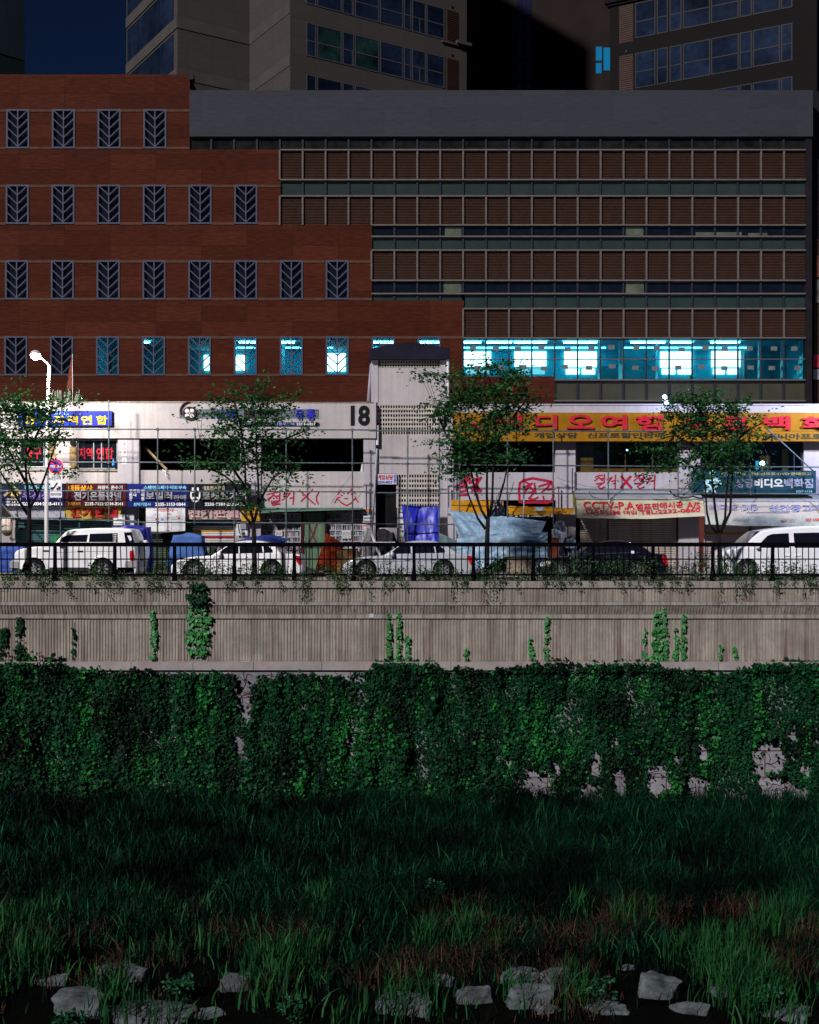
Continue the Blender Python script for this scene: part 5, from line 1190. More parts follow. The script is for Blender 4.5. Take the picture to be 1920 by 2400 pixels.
            mb.lathe((c[0], c[1] + s * .01, c[2]), ax, [(0, .03), (.03, .05)], 12); mb.build('rim', M_rim, ty)
    mb = MB(); mb.box(base.x + .25, base.x + L - .25, base.y - W + .26, base.y + W - .26, .2, .72); mb.build('underbody', M_under, root)
    return root, lx, lz, base, S, side
P_white = mat('white_car_paint', (.86, .86, .86), .25, .02, 1, coat=.7); P_silver = mat('silver_car_paint', (.50, .52, .57), .28, .03, 1, metal=.15, coat=.7); P_black = mat('black_car_paint', (.006, .006, .014), .12, .1, 1, coat=.9); P_van = mat('van_white_paint', (.80, .81, .85), .3, .02, 1, coat=.6)
# white jeep
jr, lx, lz, base, S, side = car('parked_jeep', 'white off-road jeep with black windows and spare wheel, leftmost parked car', 'off-road car',
    [(24, 1338), (22, 1324), (25, 1314), (31, 1308), (31, 1298), (38, 1290), (50, 1286), (80, 1281), (110, 1277), (126, 1273), (136, 1262), (150, 1247), (162, 1241.5), (190, 1239), (240, 1237.5), (285, 1238.5), (303, 1241), (309, 1250), (316, 1272), (318, 1300), (317, 1318), (318, 1335), (314, 1346)], 1330,
    [(80, 1336), (241, 1336)], 1273,
    [[(136, 1270.5), (146, 1259), (154, 1254.5), (205, 1253), (203, 1270.5)], [(208, 1270.5), (209, 1251), (263, 1249.5), (265, 1270.5)], [(289, 1248), (306, 1247), (313, 1270), (313, 1276), (294, 1272)]],
    P_white, .90, .345, ((127, 1272), (157, 1243)), None, tails=[[(303, 1300), (304, 1291), (312, 1289.5), (315, 1314), (305, 1316)]], heads=[[(26, 1313), (32, 1309), (40, 1310), (40, 1317), (27, 1318)]],
    seams=[[(129, 1276), (128, 1320), (134, 1328)], [(206, 1274), (206, 1328)], [(128, 1295), (206, 1293), (275, 1292)], [(206, 1328), (222, 1312)]], handles=[(188, 1292, M_black), (108, 1291, M_trim)], mirror=(136, 1274), tumble=.17,
    lower_trim=[(100, 1330), (100, 1339), (222, 1339), (222, 1330)])
for k in range(5): side([(266.5, 1251.5 + k * 4.4), (271.5, 1251.2 + k * 4.4), (272, 1253.3 + k * 4.4), (267, 1253.6 + k * 4.4)], .012).build('pillar_slat', M_plate, jr)
side([(264, 1249.5), (274, 1249.2), (276, 1271), (265.5, 1271)], .005).build('pillar_trim', M_black, jr)
mb = MB()
for (wp) in (80, 241):
    x = (wp - 24) / PM + base.x; R0_ = .345 + .07
    for s in (-1, 1):
        V = []
        for k in range(13):
            an = math.pi * k / 12
            for q, o in ((R0_ + .09, 0), (R0_, .035), (R0_ - .01, .035)): V.append((x + q * math.cos(an), base.y + s * (.90 * .99 + o), .345 + q * math.sin(an)))
        F = []
        for k in range(12):
            for j in range(2): F.append((k * 3 + j, k * 3 + j + 1, k * 3 + j + 4, k * 3 + j + 3))
        mb.add(V, F)
mb.build('wheel_flare', P_white, jr, True)
mb = MB(); mb.lathe((X(319, YN0), base.y, (GROUND - 1291) / PM), (1, 0, 0), [(0, .34), (.03, .37), (.17, .37), (.21, .33), (.215, .1)], 30); mb.build('spare_wheel_cover', P_white, jr, 40)
mb = MB(); mb.box(X(22, YN0) - .01, X(46, YN0), base.y - .86, base.y + .86, .38, .60); mb.build('bumper', mat('grey_bumper', (.30, .30, .32), .5, .1, 3), jr); mb = MB(); mb.box(X(292, YN0), X(320, YN0), base.y - .88, base.y + .88, .40, .62); mb.build('bumper', mat('grey_bumper', (.30, .30, .32), .5, .1, 3), jr)
# three saloons share their lines
def saloon(x0, name, label, paint, dx=lambda q: q, glass_top=0, roof_y=1267.5, tw_=.24, hd=()):
    f = lambda pts: [(x0 + a, b) for a, b in pts]
    return car(name, label, 'saloon car', f([(3, 1345), (0, 1334), (2, 1325), (10, 1317), (24, 1310.5), (52, 1305.5), (88, 1303), (98, 1301), (118, 1288), (138, 1276), (150, 1271), (176, roof_y), (203, roof_y), (226, 1271), (246, 1279), (266, 1292), (276, 1297), (296, 1298.5), (306, 1301), (309, 1310), (312, 1326), (311, 1340), (308, 1347)]), 1347,
        [(x0 + 56, 1338), (x0 + 238, 1338)], 1298,
        [f([(112, 1297), (128, 1284.5), (142, 1276.5), (160, 1273.2), (161, 1297)]), f([(165, 1297), (164.5, 1273), (200, 1273), (214, 1275.5), (218, 1296.5)]), f([(221, 1296.5), (217.5, 1276.5), (231, 1281), (241, 1289), (241, 1294)])],
        paint, .87, .315, ((x0 + 99, 1300.5), (x0 + 147, 1272)), ((x0 + 230, 1272), (x0 + 268, 1293)),
        tails=[f([(294, 1302), (303, 1303), (308, 1312), (308, 1322), (303, 1326), (297, 1316)])], heads=[f([(8, 1320), (18, 1316), (30, 1315), (34, 1319), (24, 1326), (9, 1328)])], ambers=hd,
        seams=[[f([(105, 1300)])[0], f([(101, 1318)])[0], f([(106, 1342)])[0]], f([(163, 1299), (163, 1342)]), f([(222, 1299), (224, 1318), (214, 1340)]), f([(40, 1318), (105, 1316), (222, 1314), (290, 1316)])],
        handles=[(x0 + 152, 1311, paint), (x0 + 213, 1310, paint)], mirror=(x0 + 113, 1299), tumble=tw_)
wr_ = saloon(398, 'parked_saloon', 'white saloon car behind the railing between the jeep and the green door', P_white)
sr_ = saloon(802, 'parked_saloon', 'silver grey saloon car in front of the hanging blue tarpaulin', P_silver)
br_ = saloon(1258, 'parked_saloon', 'black saloon car in front of the rusty pale shutter', P_black, hd=[[(1276, 1322), (1283, 1318), (1287, 1321), (1280, 1327)]])
for (rt, lx, lz, base, S, side), x0 in ((wr_, 398), (sr_, 802), (br_, 1258)):
    side([(x0 + 112, 1298.6), (x0 + 241, 1295.5), (x0 + 241, 1294.6), (x0 + 112, 1297.6)], .008).build('belt_trim', M_chrome if x0 == 1258 else M_trim, rt)
rt, lx, lz, base, S, side = br_
side([(1480, 1291), (1487, 1291), (1487, 1297), (1480, 1297)], .010).build('window_sticker', M_plate, rt)
# white van
rt, lx, lz, base, S, side = car('parked_van', 'tall white van entering the view at the right edge', 'van',
    [(1693, 1344), (1690, 1330), (1692, 1310), (1693, 1300), (1700, 1293), (1712, 1288), (1735, 1283.5), (1748, 1279), (1762, 1264), (1780, 1249.5), (1790, 1244), (1812, 1240), (1850, 1236), (1900, 1233), (1960, 1231.5), (2010, 1232), (2026, 1236), (2030, 1260), (2033, 1300), (2034, 1335), (2030, 1346)], 1344,
    [(1752, 1337), (1958, 1337)], 1285,
    [[(1776, 1284), (1786, 1270), (1800, 1256), (1812, 1251.5), (1851, 1249.5), (1851, 1284)], [(1863, 1284), (1862, 1249.3), (1944, 1247.5), (1944, 1284)], [(1952, 1284), (1952, 1247.5), (2016, 1247.5), (2022, 1283)]],
    P_van, .92, .33, ((1749, 1278), (1786, 1246)), ((2020, 1240), (2031, 1280)), tails=[[(2020, 1288), (2030, 1288), (2031, 1320), (2023, 1320)]], heads=[[(1694, 1302), (1706, 1296), (1716, 1300), (1712, 1312), (1695, 1316)]],
    seams=[[(1770, 1288), (1768, 1325), (1776, 1342)], [(1857, 1252), (1857, 1342)], [(1948, 1252), (1948, 1322)], [(1720, 1312), (1860, 1310), (2020, 1310)]], handles=[(1846, 1302, P_van), (1870, 1302, P_van)], mirror=(1771, 1281), tumble=.15)

# ------------------------------------------------------------------ things on the far pavement
M_tb = mat('blue_tarpaulin', (.010, .018, .42), .42, .2, 2.5, spec=.5); M_tb2 = mat('denim_blue_cover', (.06, .13, .36), .8, .18, 3); M_tb3 = mat('dull_blue_cover', (.03, .07, .30), .6, .2, 3)
def G(p0, p1, yt, Y, label, m, depth=1.0, name='covered_stall', cat='covered stall', zb=.14, **kw):
    c = ((X(p0, Y) + X(p1, Y)) / 2, Y + depth / 2, zb); return lumpy(name, c, ((X(p1, Y) - X(p0, Y)), depth, Z(yt, Y) - zb), m, label, cat, **kw)
G(242, 350, 1234, 45.2, 'stall wrapped in bright blue tarpaulin behind the jeep\'s spare wheel', M_tb, 1.2, amp=.10, fold=.035, seed=2, taper=.86)
G(-30, 66, 1282, 44.95, 'low stall under a dull blue cover behind the jeep\'s bonnet', M_tb3, .9, amp=.12, fold=.03, seed=5, taper=.75)
G(386, 486, 1253, 45.0, 'stall under a denim blue cover behind the white saloon\'s bonnet', M_tb2, 1.1, amp=.10, fold=.03, seed=8, taper=.70)
G(486, 505, 1284, 45.1, 'dark green sack leaning on the denim blue covered stall', mat('dark_green_sack', (.02, .04, .02), .8, .2, 3), .5, 'sack', 'sack', amp=.1, fold=.02, seed=9)
G(112, 140, 1256, 46.0, 'green cover seen between the jeep\'s windscreen and the lamp pole', mat('green_cover', (.03, .19, .07), .7, .2, 3), .8, amp=.1, fold=.03, seed=11)
G(756, 842, 1290, 45.6, 'rust red cloth covered stall in front of the green door', mat('rust_cloth', (.34, .045, .015), .8, .2, 2.5), .9, amp=.10, fold=.05, seed=13, taper=.9)
Yq = 45.5
mb = drape([(X(762, Yq), 46.3, Z(1250, Yq)), (X(800, Yq), 46.1, Z(1272, Yq)), (X(812, Yq), 45.3, Z(1338, Yq)), (X(738, Yq), 45.3, Z(1338, Yq))], 24, 20, .05, 4, radial=(9, .035))
tag(mb.build('hanging_cloth', MATS['rust_cloth'], None, True), 'rust red cloth hanging in folds from a point left of the tape shelf', 'cloth')
mb = MB(); mb.box(X(790, 45), X(838, 45), 45.0, 45.6, .14, Z(1291, 45)); mb.box(X(789.5, 45), X(838.5, 45), 44.99, 45.28, Z(1291, 45) + .002, Z(1289.6, 45)); mb.box(X(789.5, 45), X(838.5, 45), 45.31, 45.61, Z(1291, 45) + .002, Z(1289.8, 45))
single('cardboard_box', mb, mat('cardboard', (.38, .20, .08), .85, .12, 2), 'brown cardboard box behind the silver saloon\'s bonnet', 'box')
# blue awning of a market stall behind the white saloon
cn = thing('stall_canopy', 'blue cloth stall canopy with drooping edge just over the white saloon\'s roof', 'canopy', (X(612, 45.2), 45.2, .14))
mb = MB(); nu = 24; Vc = []
for j in range(7):
    for i_ in range(nu + 1):
        u, v = i_ / nu, j / 6; px = 549 + 123 * u; yt = np.interp(u, [0, .25, .6, 1], [1267, 1258, 1252.5, 1263]); dr = max(0, v - .7) / .3
        Y = 46.4 - 1.9 * min(1, v / .7); Vc.append((X(px, 45.2), Y, Z(yt, 45.2) - .10 * min(1, v / .7) - dr * (.16 + .10 * u) + fbm(u * 6, v * 4, 2, 1.2) * .03))
Fc = [(j * (nu + 1) + i_, j * (nu + 1) + i_ + 1, (j + 1) * (nu + 1) + i_ + 1, (j + 1) * (nu + 1) + i_) for j in range(6) for i_ in range(nu)]
mb.add(Vc + [(a, b, c - .012) for a, b, c in Vc], Fc + [tuple(len(Vc) + q for q in reversed(f)) for f in Fc]); mb.build('canopy_cloth', mat('navy_canvas', (.02, .035, .20), .7, .2, 3), cn, True)
for q in (553, 668):
    for y in (44.6, 46.3): mb = MB(); mb.tube([(X(q, 45.2), y, .14), (X(q, 45.2), y, Z(1268, 45.2) - .12)], .022, 6); mb.build('pole', M_grey, cn)
# step ladder
ld = thing('step_ladder', 'white folding step ladder standing open behind the silver saloon', 'ladder', (X(865, 45.4), 45.4, .14))
for (a, nm) in ((836, 'front_leg'), (893, 'rear_leg')):
    for dy in (-.25, .25):
        mb = MB(); x1 = X(865, 45.4); ztop = Z(1238, 45.4); xb = x1 + (X(a, 45.4) - x1) * 1.42
        mb.tube([(x1 + (.03 if a > 865 else -.03), 45.4 + dy * .6, ztop), (xb, 45.4 + dy, .14)], .05, 6); mb.build('leg', mat('ladder_white', (.85, .85, .86), .4, .05, 5), ld)
mb = MB(); mb.box(X(860, 45.4), X(869, 45.4), 45.2, 45.6, Z(1241, 45.4), Z(1236.5, 45.4)); mb.build('top_step', M_plate, ld)
mb = MB(); x1 = X(865, 45.4)
for k in range(1, 5):
    t = k / 5; xx = x1 + (X(836, 45.4) - x1) * 1.42 * t; zz = Z(1238, 45.4) * (1 - t) + .14 * t; mb.box(xx - .04, xx + .04, 45.18, 45.62, zz - .012, zz + .012)
mb.build('tread', M_plate, ld)
G(876, 934, 1246, 46.4, 'heap of dark netting and rags below the stair door', mat('dark_rags', (.05, .05, .06), .9, .5, 6), .8, 'rag_heap', 'rubbish heap', amp=.3, fold=.06, seed=17, taper=.6)
tbp = thing('trestle_table', 'white trestle table with a blue top edge under the rag heap', 'table', (X(893, 45.3), 45.4, .14))
mb = MB(); mb.box(X(862, 45.3), X(926, 45.3), 45.0, 45.9, Z(1276, 45.3), Z(1270, 45.3)); mb.build('table_top', M_plate, tbp)
for q in (866, 922):
    for y in (45.05, 45.8): mb = MB(); mb.box(X(q, 45.3) - .025, X(q, 45.3) + .025, y, y + .05, .14, Z(1276.2, 45.3)); mb.build('leg', M_grey, tbp)
mb = drape([(X(942, 47.7), 47.55, Z(1184, 47.7)), (X(1028, 47.7), 47.5, Z(1187, 47.7)), (X(1026, 47.2), 47.0, Z(1345, 47.2)), (X(956, 47.2), 47.1, Z(1345, 47.2))], 36, 40, .07, 6, freq=.9, aniso=(.5, .5))
tag(mb.build('hanging_tarpaulin', M_tb, None, True), 'bright blue tarpaulin hanging creased over the pierced screen of the stair tower', 'tarpaulin')
# big pale blue sheet over the market stall
M_pb = mat('pale_blue_sheet', (.17, .31, .43), .5, .25, 2.5, spec=.4, streak=(.38, .44, .52))
def sheet_from(pts_top, pts_bot, ytop, ybot, nu, nv, amp, seed, m, label, name='stall_cover', cat='tarpaulin', rad=None):
    mb = MB(); V = []
    tx, ty_ = [p[0] for p in pts_top], [p[1] for p in pts_top]; bx, by = [p[0] for p in pts_bot], [p[1] for p in pts_bot]
    for j in range(nv + 1):
        v = j / nv
        for i_ in range(nu + 1):
            u = i_ / nu; st_ = np.linspace(0, 1, len(tx)); sb_ = np.linspace(0, 1, len(bx))
            px = np.interp(u, st_, tx) * (1 - v) + np.interp(u, sb_, bx) * v; py = np.interp(u, st_, ty_) * (1 - v) + np.interp(u, sb_, by) * v
            Y = ytop + (ybot - ytop) * (v ** .8)
            d = fbm(u * 3 + seed, v * 7, seed, 1.3) * amp + math.sin(v * 16 + u * 5 + fbm(u * 3, v * 3, seed) * 4) * amp * .35 * (.4 + v)
            if rad: d += math.sin(math.atan2(v + .05, u + .03) * 22) * .05 * max(0, 1 - 1.6 * u)
            V.append((X(px, Y), Y - d, Z(py, Y)))
    w_ = nu + 1; F = [(j * w_ + i_, j * w_ + i_ + 1, (j + 1) * w_ + i_ + 1, (j + 1) * w_ + i_) for j in range(nv) for i_ in range(nu)]
    m_ = len(V); mb.add(V + [(a, b + .012, c) for a, b, c in V], F + [tuple(m_ + q for q in reversed(f)) for f in F])
    return tag(mb.build(name, m, None, True), label, cat)
sheet_from([(1054, 1195), (1130, 1205), (1200, 1212), (1281, 1222)], [(1076, 1262), (1110, 1288), (1180, 1303), (1268, 1250)], 47.0, 45.4, 46, 26, .10, 3, M_pb, 'large pale blue plastic sheet pulled taut from the pillar over the market stall', rad=1)
sheet_from([(1072, 1262), (1150, 1252), (1220, 1247), (1284, 1247)], [(1060, 1345), (1130, 1335), (1186, 1304), (1283, 1308)], 45.35, 44.9, 40, 22, .10, 7, M_pb, 'pale blue sheet hanging over the front of the market stall')
mb = drape([(X(1029, 46.2), 46.3, Z(1248, 46.2)), (X(1080, 46.2), 46.1, Z(1272, 46.2)), (X(1080, 46.0), 45.9, Z(1345, 46)), (X(1030, 46.0), 45.9, Z(1345, 46))], 14, 14, .05, 12)
tag(mb.build('stall_skirt', mat('grey_green_sheet', (.10, .16, .17), .6, .2, 2), None, True), 'dull grey green sheet under the left corner of the pale blue cover', 'tarpaulin')
mb = MB(); mb.box(X(1190, 44.9), X(1252, 44.9), 44.95, 45.6, .14, Z(1304, 44.9)); mb.box(X(1189, 44.9), X(1253, 44.9), 44.93, 45.62, Z(1312, 44.9), Z(1309.8, 44.9)); single('stall_crate', mb, mat('beige_box', (.30, .24, .18), .8, .15, 2), 'beige wooden crate standing under the pale blue sheet', 'crate')
mb = MB(); mb.tube([(X(1262, 45.0), 45.0, Z(1265, 45)), (X(1284, 44.95), 44.95, Z(1252, 45))], .03, 6); single('prop_stick', mb, M_grey, 'short grey stick propping the pale blue sheet', 'stick')
mb = MB(); mb.tube([(X(1227, 46), 46.2, Z(1218, 46)), (X(1229, 46.3), 46.4, Z(1170, 46.3))], .02, 6); single('cover_pole', mb, M_plate, 'thin white pole rising from the pale blue sheet to the yellow strip', 'pole')
for k, (a, b, c, d, lab) in enumerate(((1058, 1172, 1180, 1210, 'wide sagging yellow tarpaulin strip left of the black bag'), (1190, 1186, 1300, 1206, 'lower yellow tarpaulin strip beneath the boxed graffiti'), (1298, 1190, 1345, 1204, 'short shaded yellow tarpaulin strip left of the CCTV awning'))):
    mb = drape([(X(a, 47.6), 47.62, Z(b, 47.6)), (X(c, 47.6), 47.62, Z(b + 3, 47.6)), (X(c, 47.2), 47.25, Z(d, 47.2)), (X(a, 47.2), 47.25, Z(d - (6 if k == 0 else 0), 47.2))], 26, 8, .05, 20 + k)
    tag(mb.build('yellow_strip', mat('ochre_tarpaulin', (.50, .22, .010), .6, .2, 2), None, True), lab, 'tarpaulin')
mb = MB()
for (a, c, y) in ((1188, 1206, 1208), (1225, 1240, 1208), (1250, 1266, 1208), (1276, 1294, 1208)): mb.pbox(a, y, c, y + 3, 47.25, .02)
s_ = board(1180, 1206.5, 1300, 1216, 47.3, .05, M_black, 'black board mostly hidden under the yellow strip, ends of white letters showing'); txt(s_, '비디오시', (1190, 1204, 1296, 1211.5), 47.3, M_wt, .05)
G(1152, 1184, 1172, 46.9, 'black plastic bag hung on the pipe above the pale blue sheet', mat('black_bag', (.008, .008, .018), .3, .3, 3, spec=.6), .4, 'black_bag', 'bag', zb=Z(1208, 46.9), amp=.22, fold=.08, seed=23, taper=.5)
G(1290, 1326, 1243, 45.3, 'white plastic rubbish bag behind the red brown board', mat('white_bag', (.50, .56, .62), .4, .2, 3), .6, 'rubbish_bag', 'bag', amp=.2, fold=.07, seed=25, taper=.55)
mb = MB(); mb.add([(X(a, 45 + o), 45 + o, Z(b, 45)) for o in (0, .05) for a, b in ((1287, 1345), (1308, 1345), (1311, 1261), (1293, 1260))], [(0, 1, 2, 3), (7, 6, 5, 4), (0, 4, 5, 1), (1, 5, 6, 2), (2, 6, 7, 3), (3, 7, 4, 0)])
single('leaning_board', mb, mat('red_brown_board', (.33, .085, .04), .8, .12, 3), 'red brown board standing upright by the white rubbish bag', 'board')
G(1318, 1360, 1258, 45.5, 'pile of black and white rubbish bags at the foot of the CCTV awning', [mat('mixed_bags', (.03, .03, .07), .35, .9, 5, spec=.6)], .8, 'rubbish_pile', 'rubbish heap', amp=.3, fold=.1, seed=29, taper=.5)
G(1326, 1352, 1263, 45.3, 'crumpled white bag on top of the rubbish pile', mat('white_bag', (.5, .5, .5)), .4, 'rubbish_bag', 'bag', zb=Z(1285, 45.3), amp=.25, fold=.08, seed=31, taper=.6)
G(1300, 1325, 1222, 46.4, 'grey white rag hung in the dark stall opening left of the CCTV awning', mat('grey_rag', (.22, .23, .28), .8, .3, 4), .3, 'rag', 'rag', zb=Z(1246, 46.4), amp=.3, fold=.12, seed=33, taper=.7)
G(1255, 1276, 1188, 47.1, 'small white plastic bag lying on the yellow strip', mat('white_bag', (.5, .5, .5)), .2, 'plastic_bag', 'bag', zb=Z(1197, 47.1), amp=.25, fold=.1, seed=35)
# wall fittings
ac = thing('air_conditioner', 'white air conditioner box on the pillar above the jeep', 'air conditioner', (X(279, 47.6), 47.7, Z(1232, 47.6)))
mb = MB(); mb.pbox(266, 1206, 292, 1231, 47.5, .42); cs_ = mb.build('casing', M_plate, ac)
mb = MB(); mb.pbox(274, 1217, 285, 1220, 47.49, .01); mb.build('grille', M_black, cs_); mb = MB(); mb.pbox(266, 1226, 292, 1227, 47.494, .01); mb.build('seam', M_grey, cs_)
mb = MB(); mb.pbox(294.5, 1206, 314, 1234, 47.75, .17); mb.pbox(293.5, 1204.5, 315, 1206, 47.72, .2); single('wall_box', mb, M_plate, 'plain white box on the wall beside the air conditioner', 'box')
mt = thing('meter_box', 'white meter board with conduit and red header beside the second tree', 'meter box', (X(567, 47.7), 47.8, Z(1255, 47.7)))
mb = MB(); mb.pbox(554, 1216, 580, 1255, 47.8, .1); mb.build('back_board', M_plate, mt); mb = MB(); mb.pbox(555, 1217, 579, 1221.5, 47.79, .01); mb.build('red_header', M_red, mt)
mb = MB(); mb.pbox(563, 1226, 577, 1240, 47.72, .08); mb.lathe((X(567, 47.7), 47.72, Z(1246, 47.7)), (0, -1, 0), [(0, .06), (.05, .05)], 14); mb.tube([(X(567, 47.7), 47.76, Z(1246, 47.7)), (X(567, 47.7), 47.76, Z(1300, 47.7))], .02, 6); mb.tube([(X(557, 47.7), 47.76, Z(1228, 47.7)), (X(560, 47.7), 47.76, Z(1250, 47.7)), (X(572, 47.7), 47.76, Z(1252, 47.7))], .015, 6); mb.build('meter', M_grey, mt)
wt_ = thing('water_tank', 'rust streaked white wall tank with dark rounded underside at the left edge', 'tank', (X(16, 47.4), 47.5, Z(1258, 47.4)))
mb = MB(); x, y = X(15.5, 47.4), 47.45; zt_, zb_ = Z(1216, 47.4), Z(1243, 47.4); r = 12.5 * 47.4 / FP
mb.lathe((x, y, zb_), (0, 0, 1), [(0, r), (zt_ - zb_ - .03, r), (zt_ - zb_, r * .9)], 28); mb.build('tank_drum', mat('rusty_white', (.55, .52, .48), .6, .12, 3, streak=(.32, .12, .04)), wt_, 40)
mb = MB(); mb.lathe((x, y, zb_ - .002), (0, 0, -1), [(0, r * .98), (.08, r * .93), (.16, r * .75), (.21, r * .4), (.22, .02)], 28); mb.build('tank_base', mat('tank_dark', (.10, .075, .05), .7, .2, 3), wt_, True)
mb = MB(); mb.lathe((X(267, YW), YW - .06, Z(1092, YW)), (0, 0, 1), [(0, .055), (.03, .06), (.14, .045), (.27, .022), (.29, .015)], 16); single('blue_bottle', mb, mat('glow_blue_plastic', (.04, .30, .75), .3, .1, 5), 'small pale blue tapered bottle standing on the sill of the 연합 window', 'bottle', smooth=True)  # the blue glow is put into the plastic's colour; nothing here emits
# roof clutter and floodlights
YRf = 49.0
mb = MB()
for k in range(26):
    a = 121 + k * 2.6 + rnd.uniform(-1, 1); mb.tube([(X(a, YRf), YRf + rnd.uniform(-.2, .3), Z(940, YRf) - .1), (X(a + rnd.uniform(-5, 5), YRf), YRf + rnd.uniform(-.2, .3), Z(rnd.uniform(912, 922), YRf))], .014, 5)
single('reed_screen', mb, mat('pale_green_stakes', (.20, .24, .20), .7, .2, 3), 'row of thin pale stakes leaning on the roof behind the left parapet', 'stakes')
fg = thing('furled_flag', 'dull red flag hanging limp on a thin roof pole beside the lamp', 'flag', (X(170, YRf), YRf, Z(942, YRf)))
mb = MB(); mb.tube([(X(170, YRf), YRf, Z(945, YRf)), (X(170, YRf), YRf, Z(830, YRf))], .012, 6); mb.build('flag_pole', M_grey, fg)
mb = drape([(X(169, YRf), YRf, Z(836, YRf)), (X(170, YRf), YRf - .01, Z(836, YRf)), (X(171, YRf), YRf + .05, Z(912, YRf)), (X(157, YRf), YRf - .1, Z(918, YRf))], 12, 16, .06, 41); mb.build('flag_cloth', mat('dull_red_flag', (.085, .024, .014), .8, .15, 3), fg, True)
mb = MB(); mb.tube([(X(866, 48.9), 48.9, Z(941, 48.9)), (X(869, 48.9), 48.9, Z(850, 48.9))], [.11, .02], 12); single('roof_cone', mb, mat('lilac_sheet', (.34, .30, .40), .6, .1, 3), 'slim pale wrapped pole beside the stair tower\'s left edge', 'pole', smooth=True)
fl_ = thing('floodlight', 'pair of small blue white floodlights on the right parapet above the yellow sign', 'floodlight', (X(1562, 47.8), 47.8, Z(947, 47.8)))
mb = MB(); mb.tube([(X(1564, 47.8), 47.85, Z(947, 47.8)), (X(1564, 47.8), 47.85, Z(931, 47.8))], .02, 6); mb.box(X(1553, 47.8), X(1572, 47.8), 47.84, 47.88, Z(939, 47.8), Z(937.5, 47.8)); mb.build('bracket', M_grey, fl_)
E_fl = emis('flood_glow', (.35, .6, 1.0), 14)
ld = bpy.data.lights.new('flood_light', 'POINT'); ld.energy = 110; ld.color = (.45, .6, 1); ld.shadow_soft_size = .1; lo = bpy.data.objects.new('flood_light', ld); COL.objects.link(lo); lo.parent = fl_; lo.location = (0, -.9, .5)
for (a, b) in ((1557.5, 931), (1562, 944)):
    mb = MB(); mb.lathe((X(a, 47.8), 47.8, Z(b, 47.8)), (.25, -1, .1 if b < 940 else -.4), [(-.12, .05), (0, .10), (.02, .105)], 16); hd_ = mb.build('lamp_head', M_grey, fl_, True)
    mb = MB(); mb.lathe((X(a, 47.8) + .006, 47.775, Z(b, 47.8) + (.002 if b < 940 else -.01)), (.25, -1, .1 if b < 940 else -.4), [(0, .09), (.012, .09)], 16); mb.build('lens', E_fl, hd_)
mb = MB(); mb.lathe((X(1787, 48.4), 48.4, Z(1086, 48.4)), (0, 0, 1), [(-.09, .02), (-.07, .07), (0, .105), (.07, .07), (.09, .02)], 18); sl_ = thing('globe_lamp', 'white glowing globe lamp in the window above the petrol blue sign', 'lamp', (X(1787, 48.4), 48.4, Z(1093, 48.4))); mb.build('globe', emis('globe_glow', (1, .95, .98), 12), sl_, True)
mb = MB(); mb.tube([(X(1787, 48.4), 48.4, Z(1107, 48.4)), (X(1787, 48.4), 48.4, Z(1091.5, 48.4))], .02, 8); mb.build('stand', M_grey, sl_)
mb = MB(); mb.pbox(1772, 1080, 1779, 1100, 48.6, .04); nl = mb.build('lit_panel', emis('cyan_glow', (.03, .55, .85), .9)); tag(nl, 'small cyan glowing panel behind the globe lamp', 'light panel')
mb = MB(); mb.lathe((X(1470, 48.9), 48.9, Z(1055, 48.9)), (0, 0, 1), [(-.04, .01), (0, .05), (.04, .01)], 12); hb = tag(mb.build('hanging_bulb', emis('bulb_blue', (.35, .55, 1), 5), None, True), 'tiny bluish bulb hanging in the brown framed window', 'bulb')
mb = MB(); mb.tube([(X(1470, 48.9), 48.9, Z(1053, 48.9)), (X(1470, 48.9), 48.9, Z(1036, 48.9))], .008, 5); mb.build('flex', M_cab, hb)
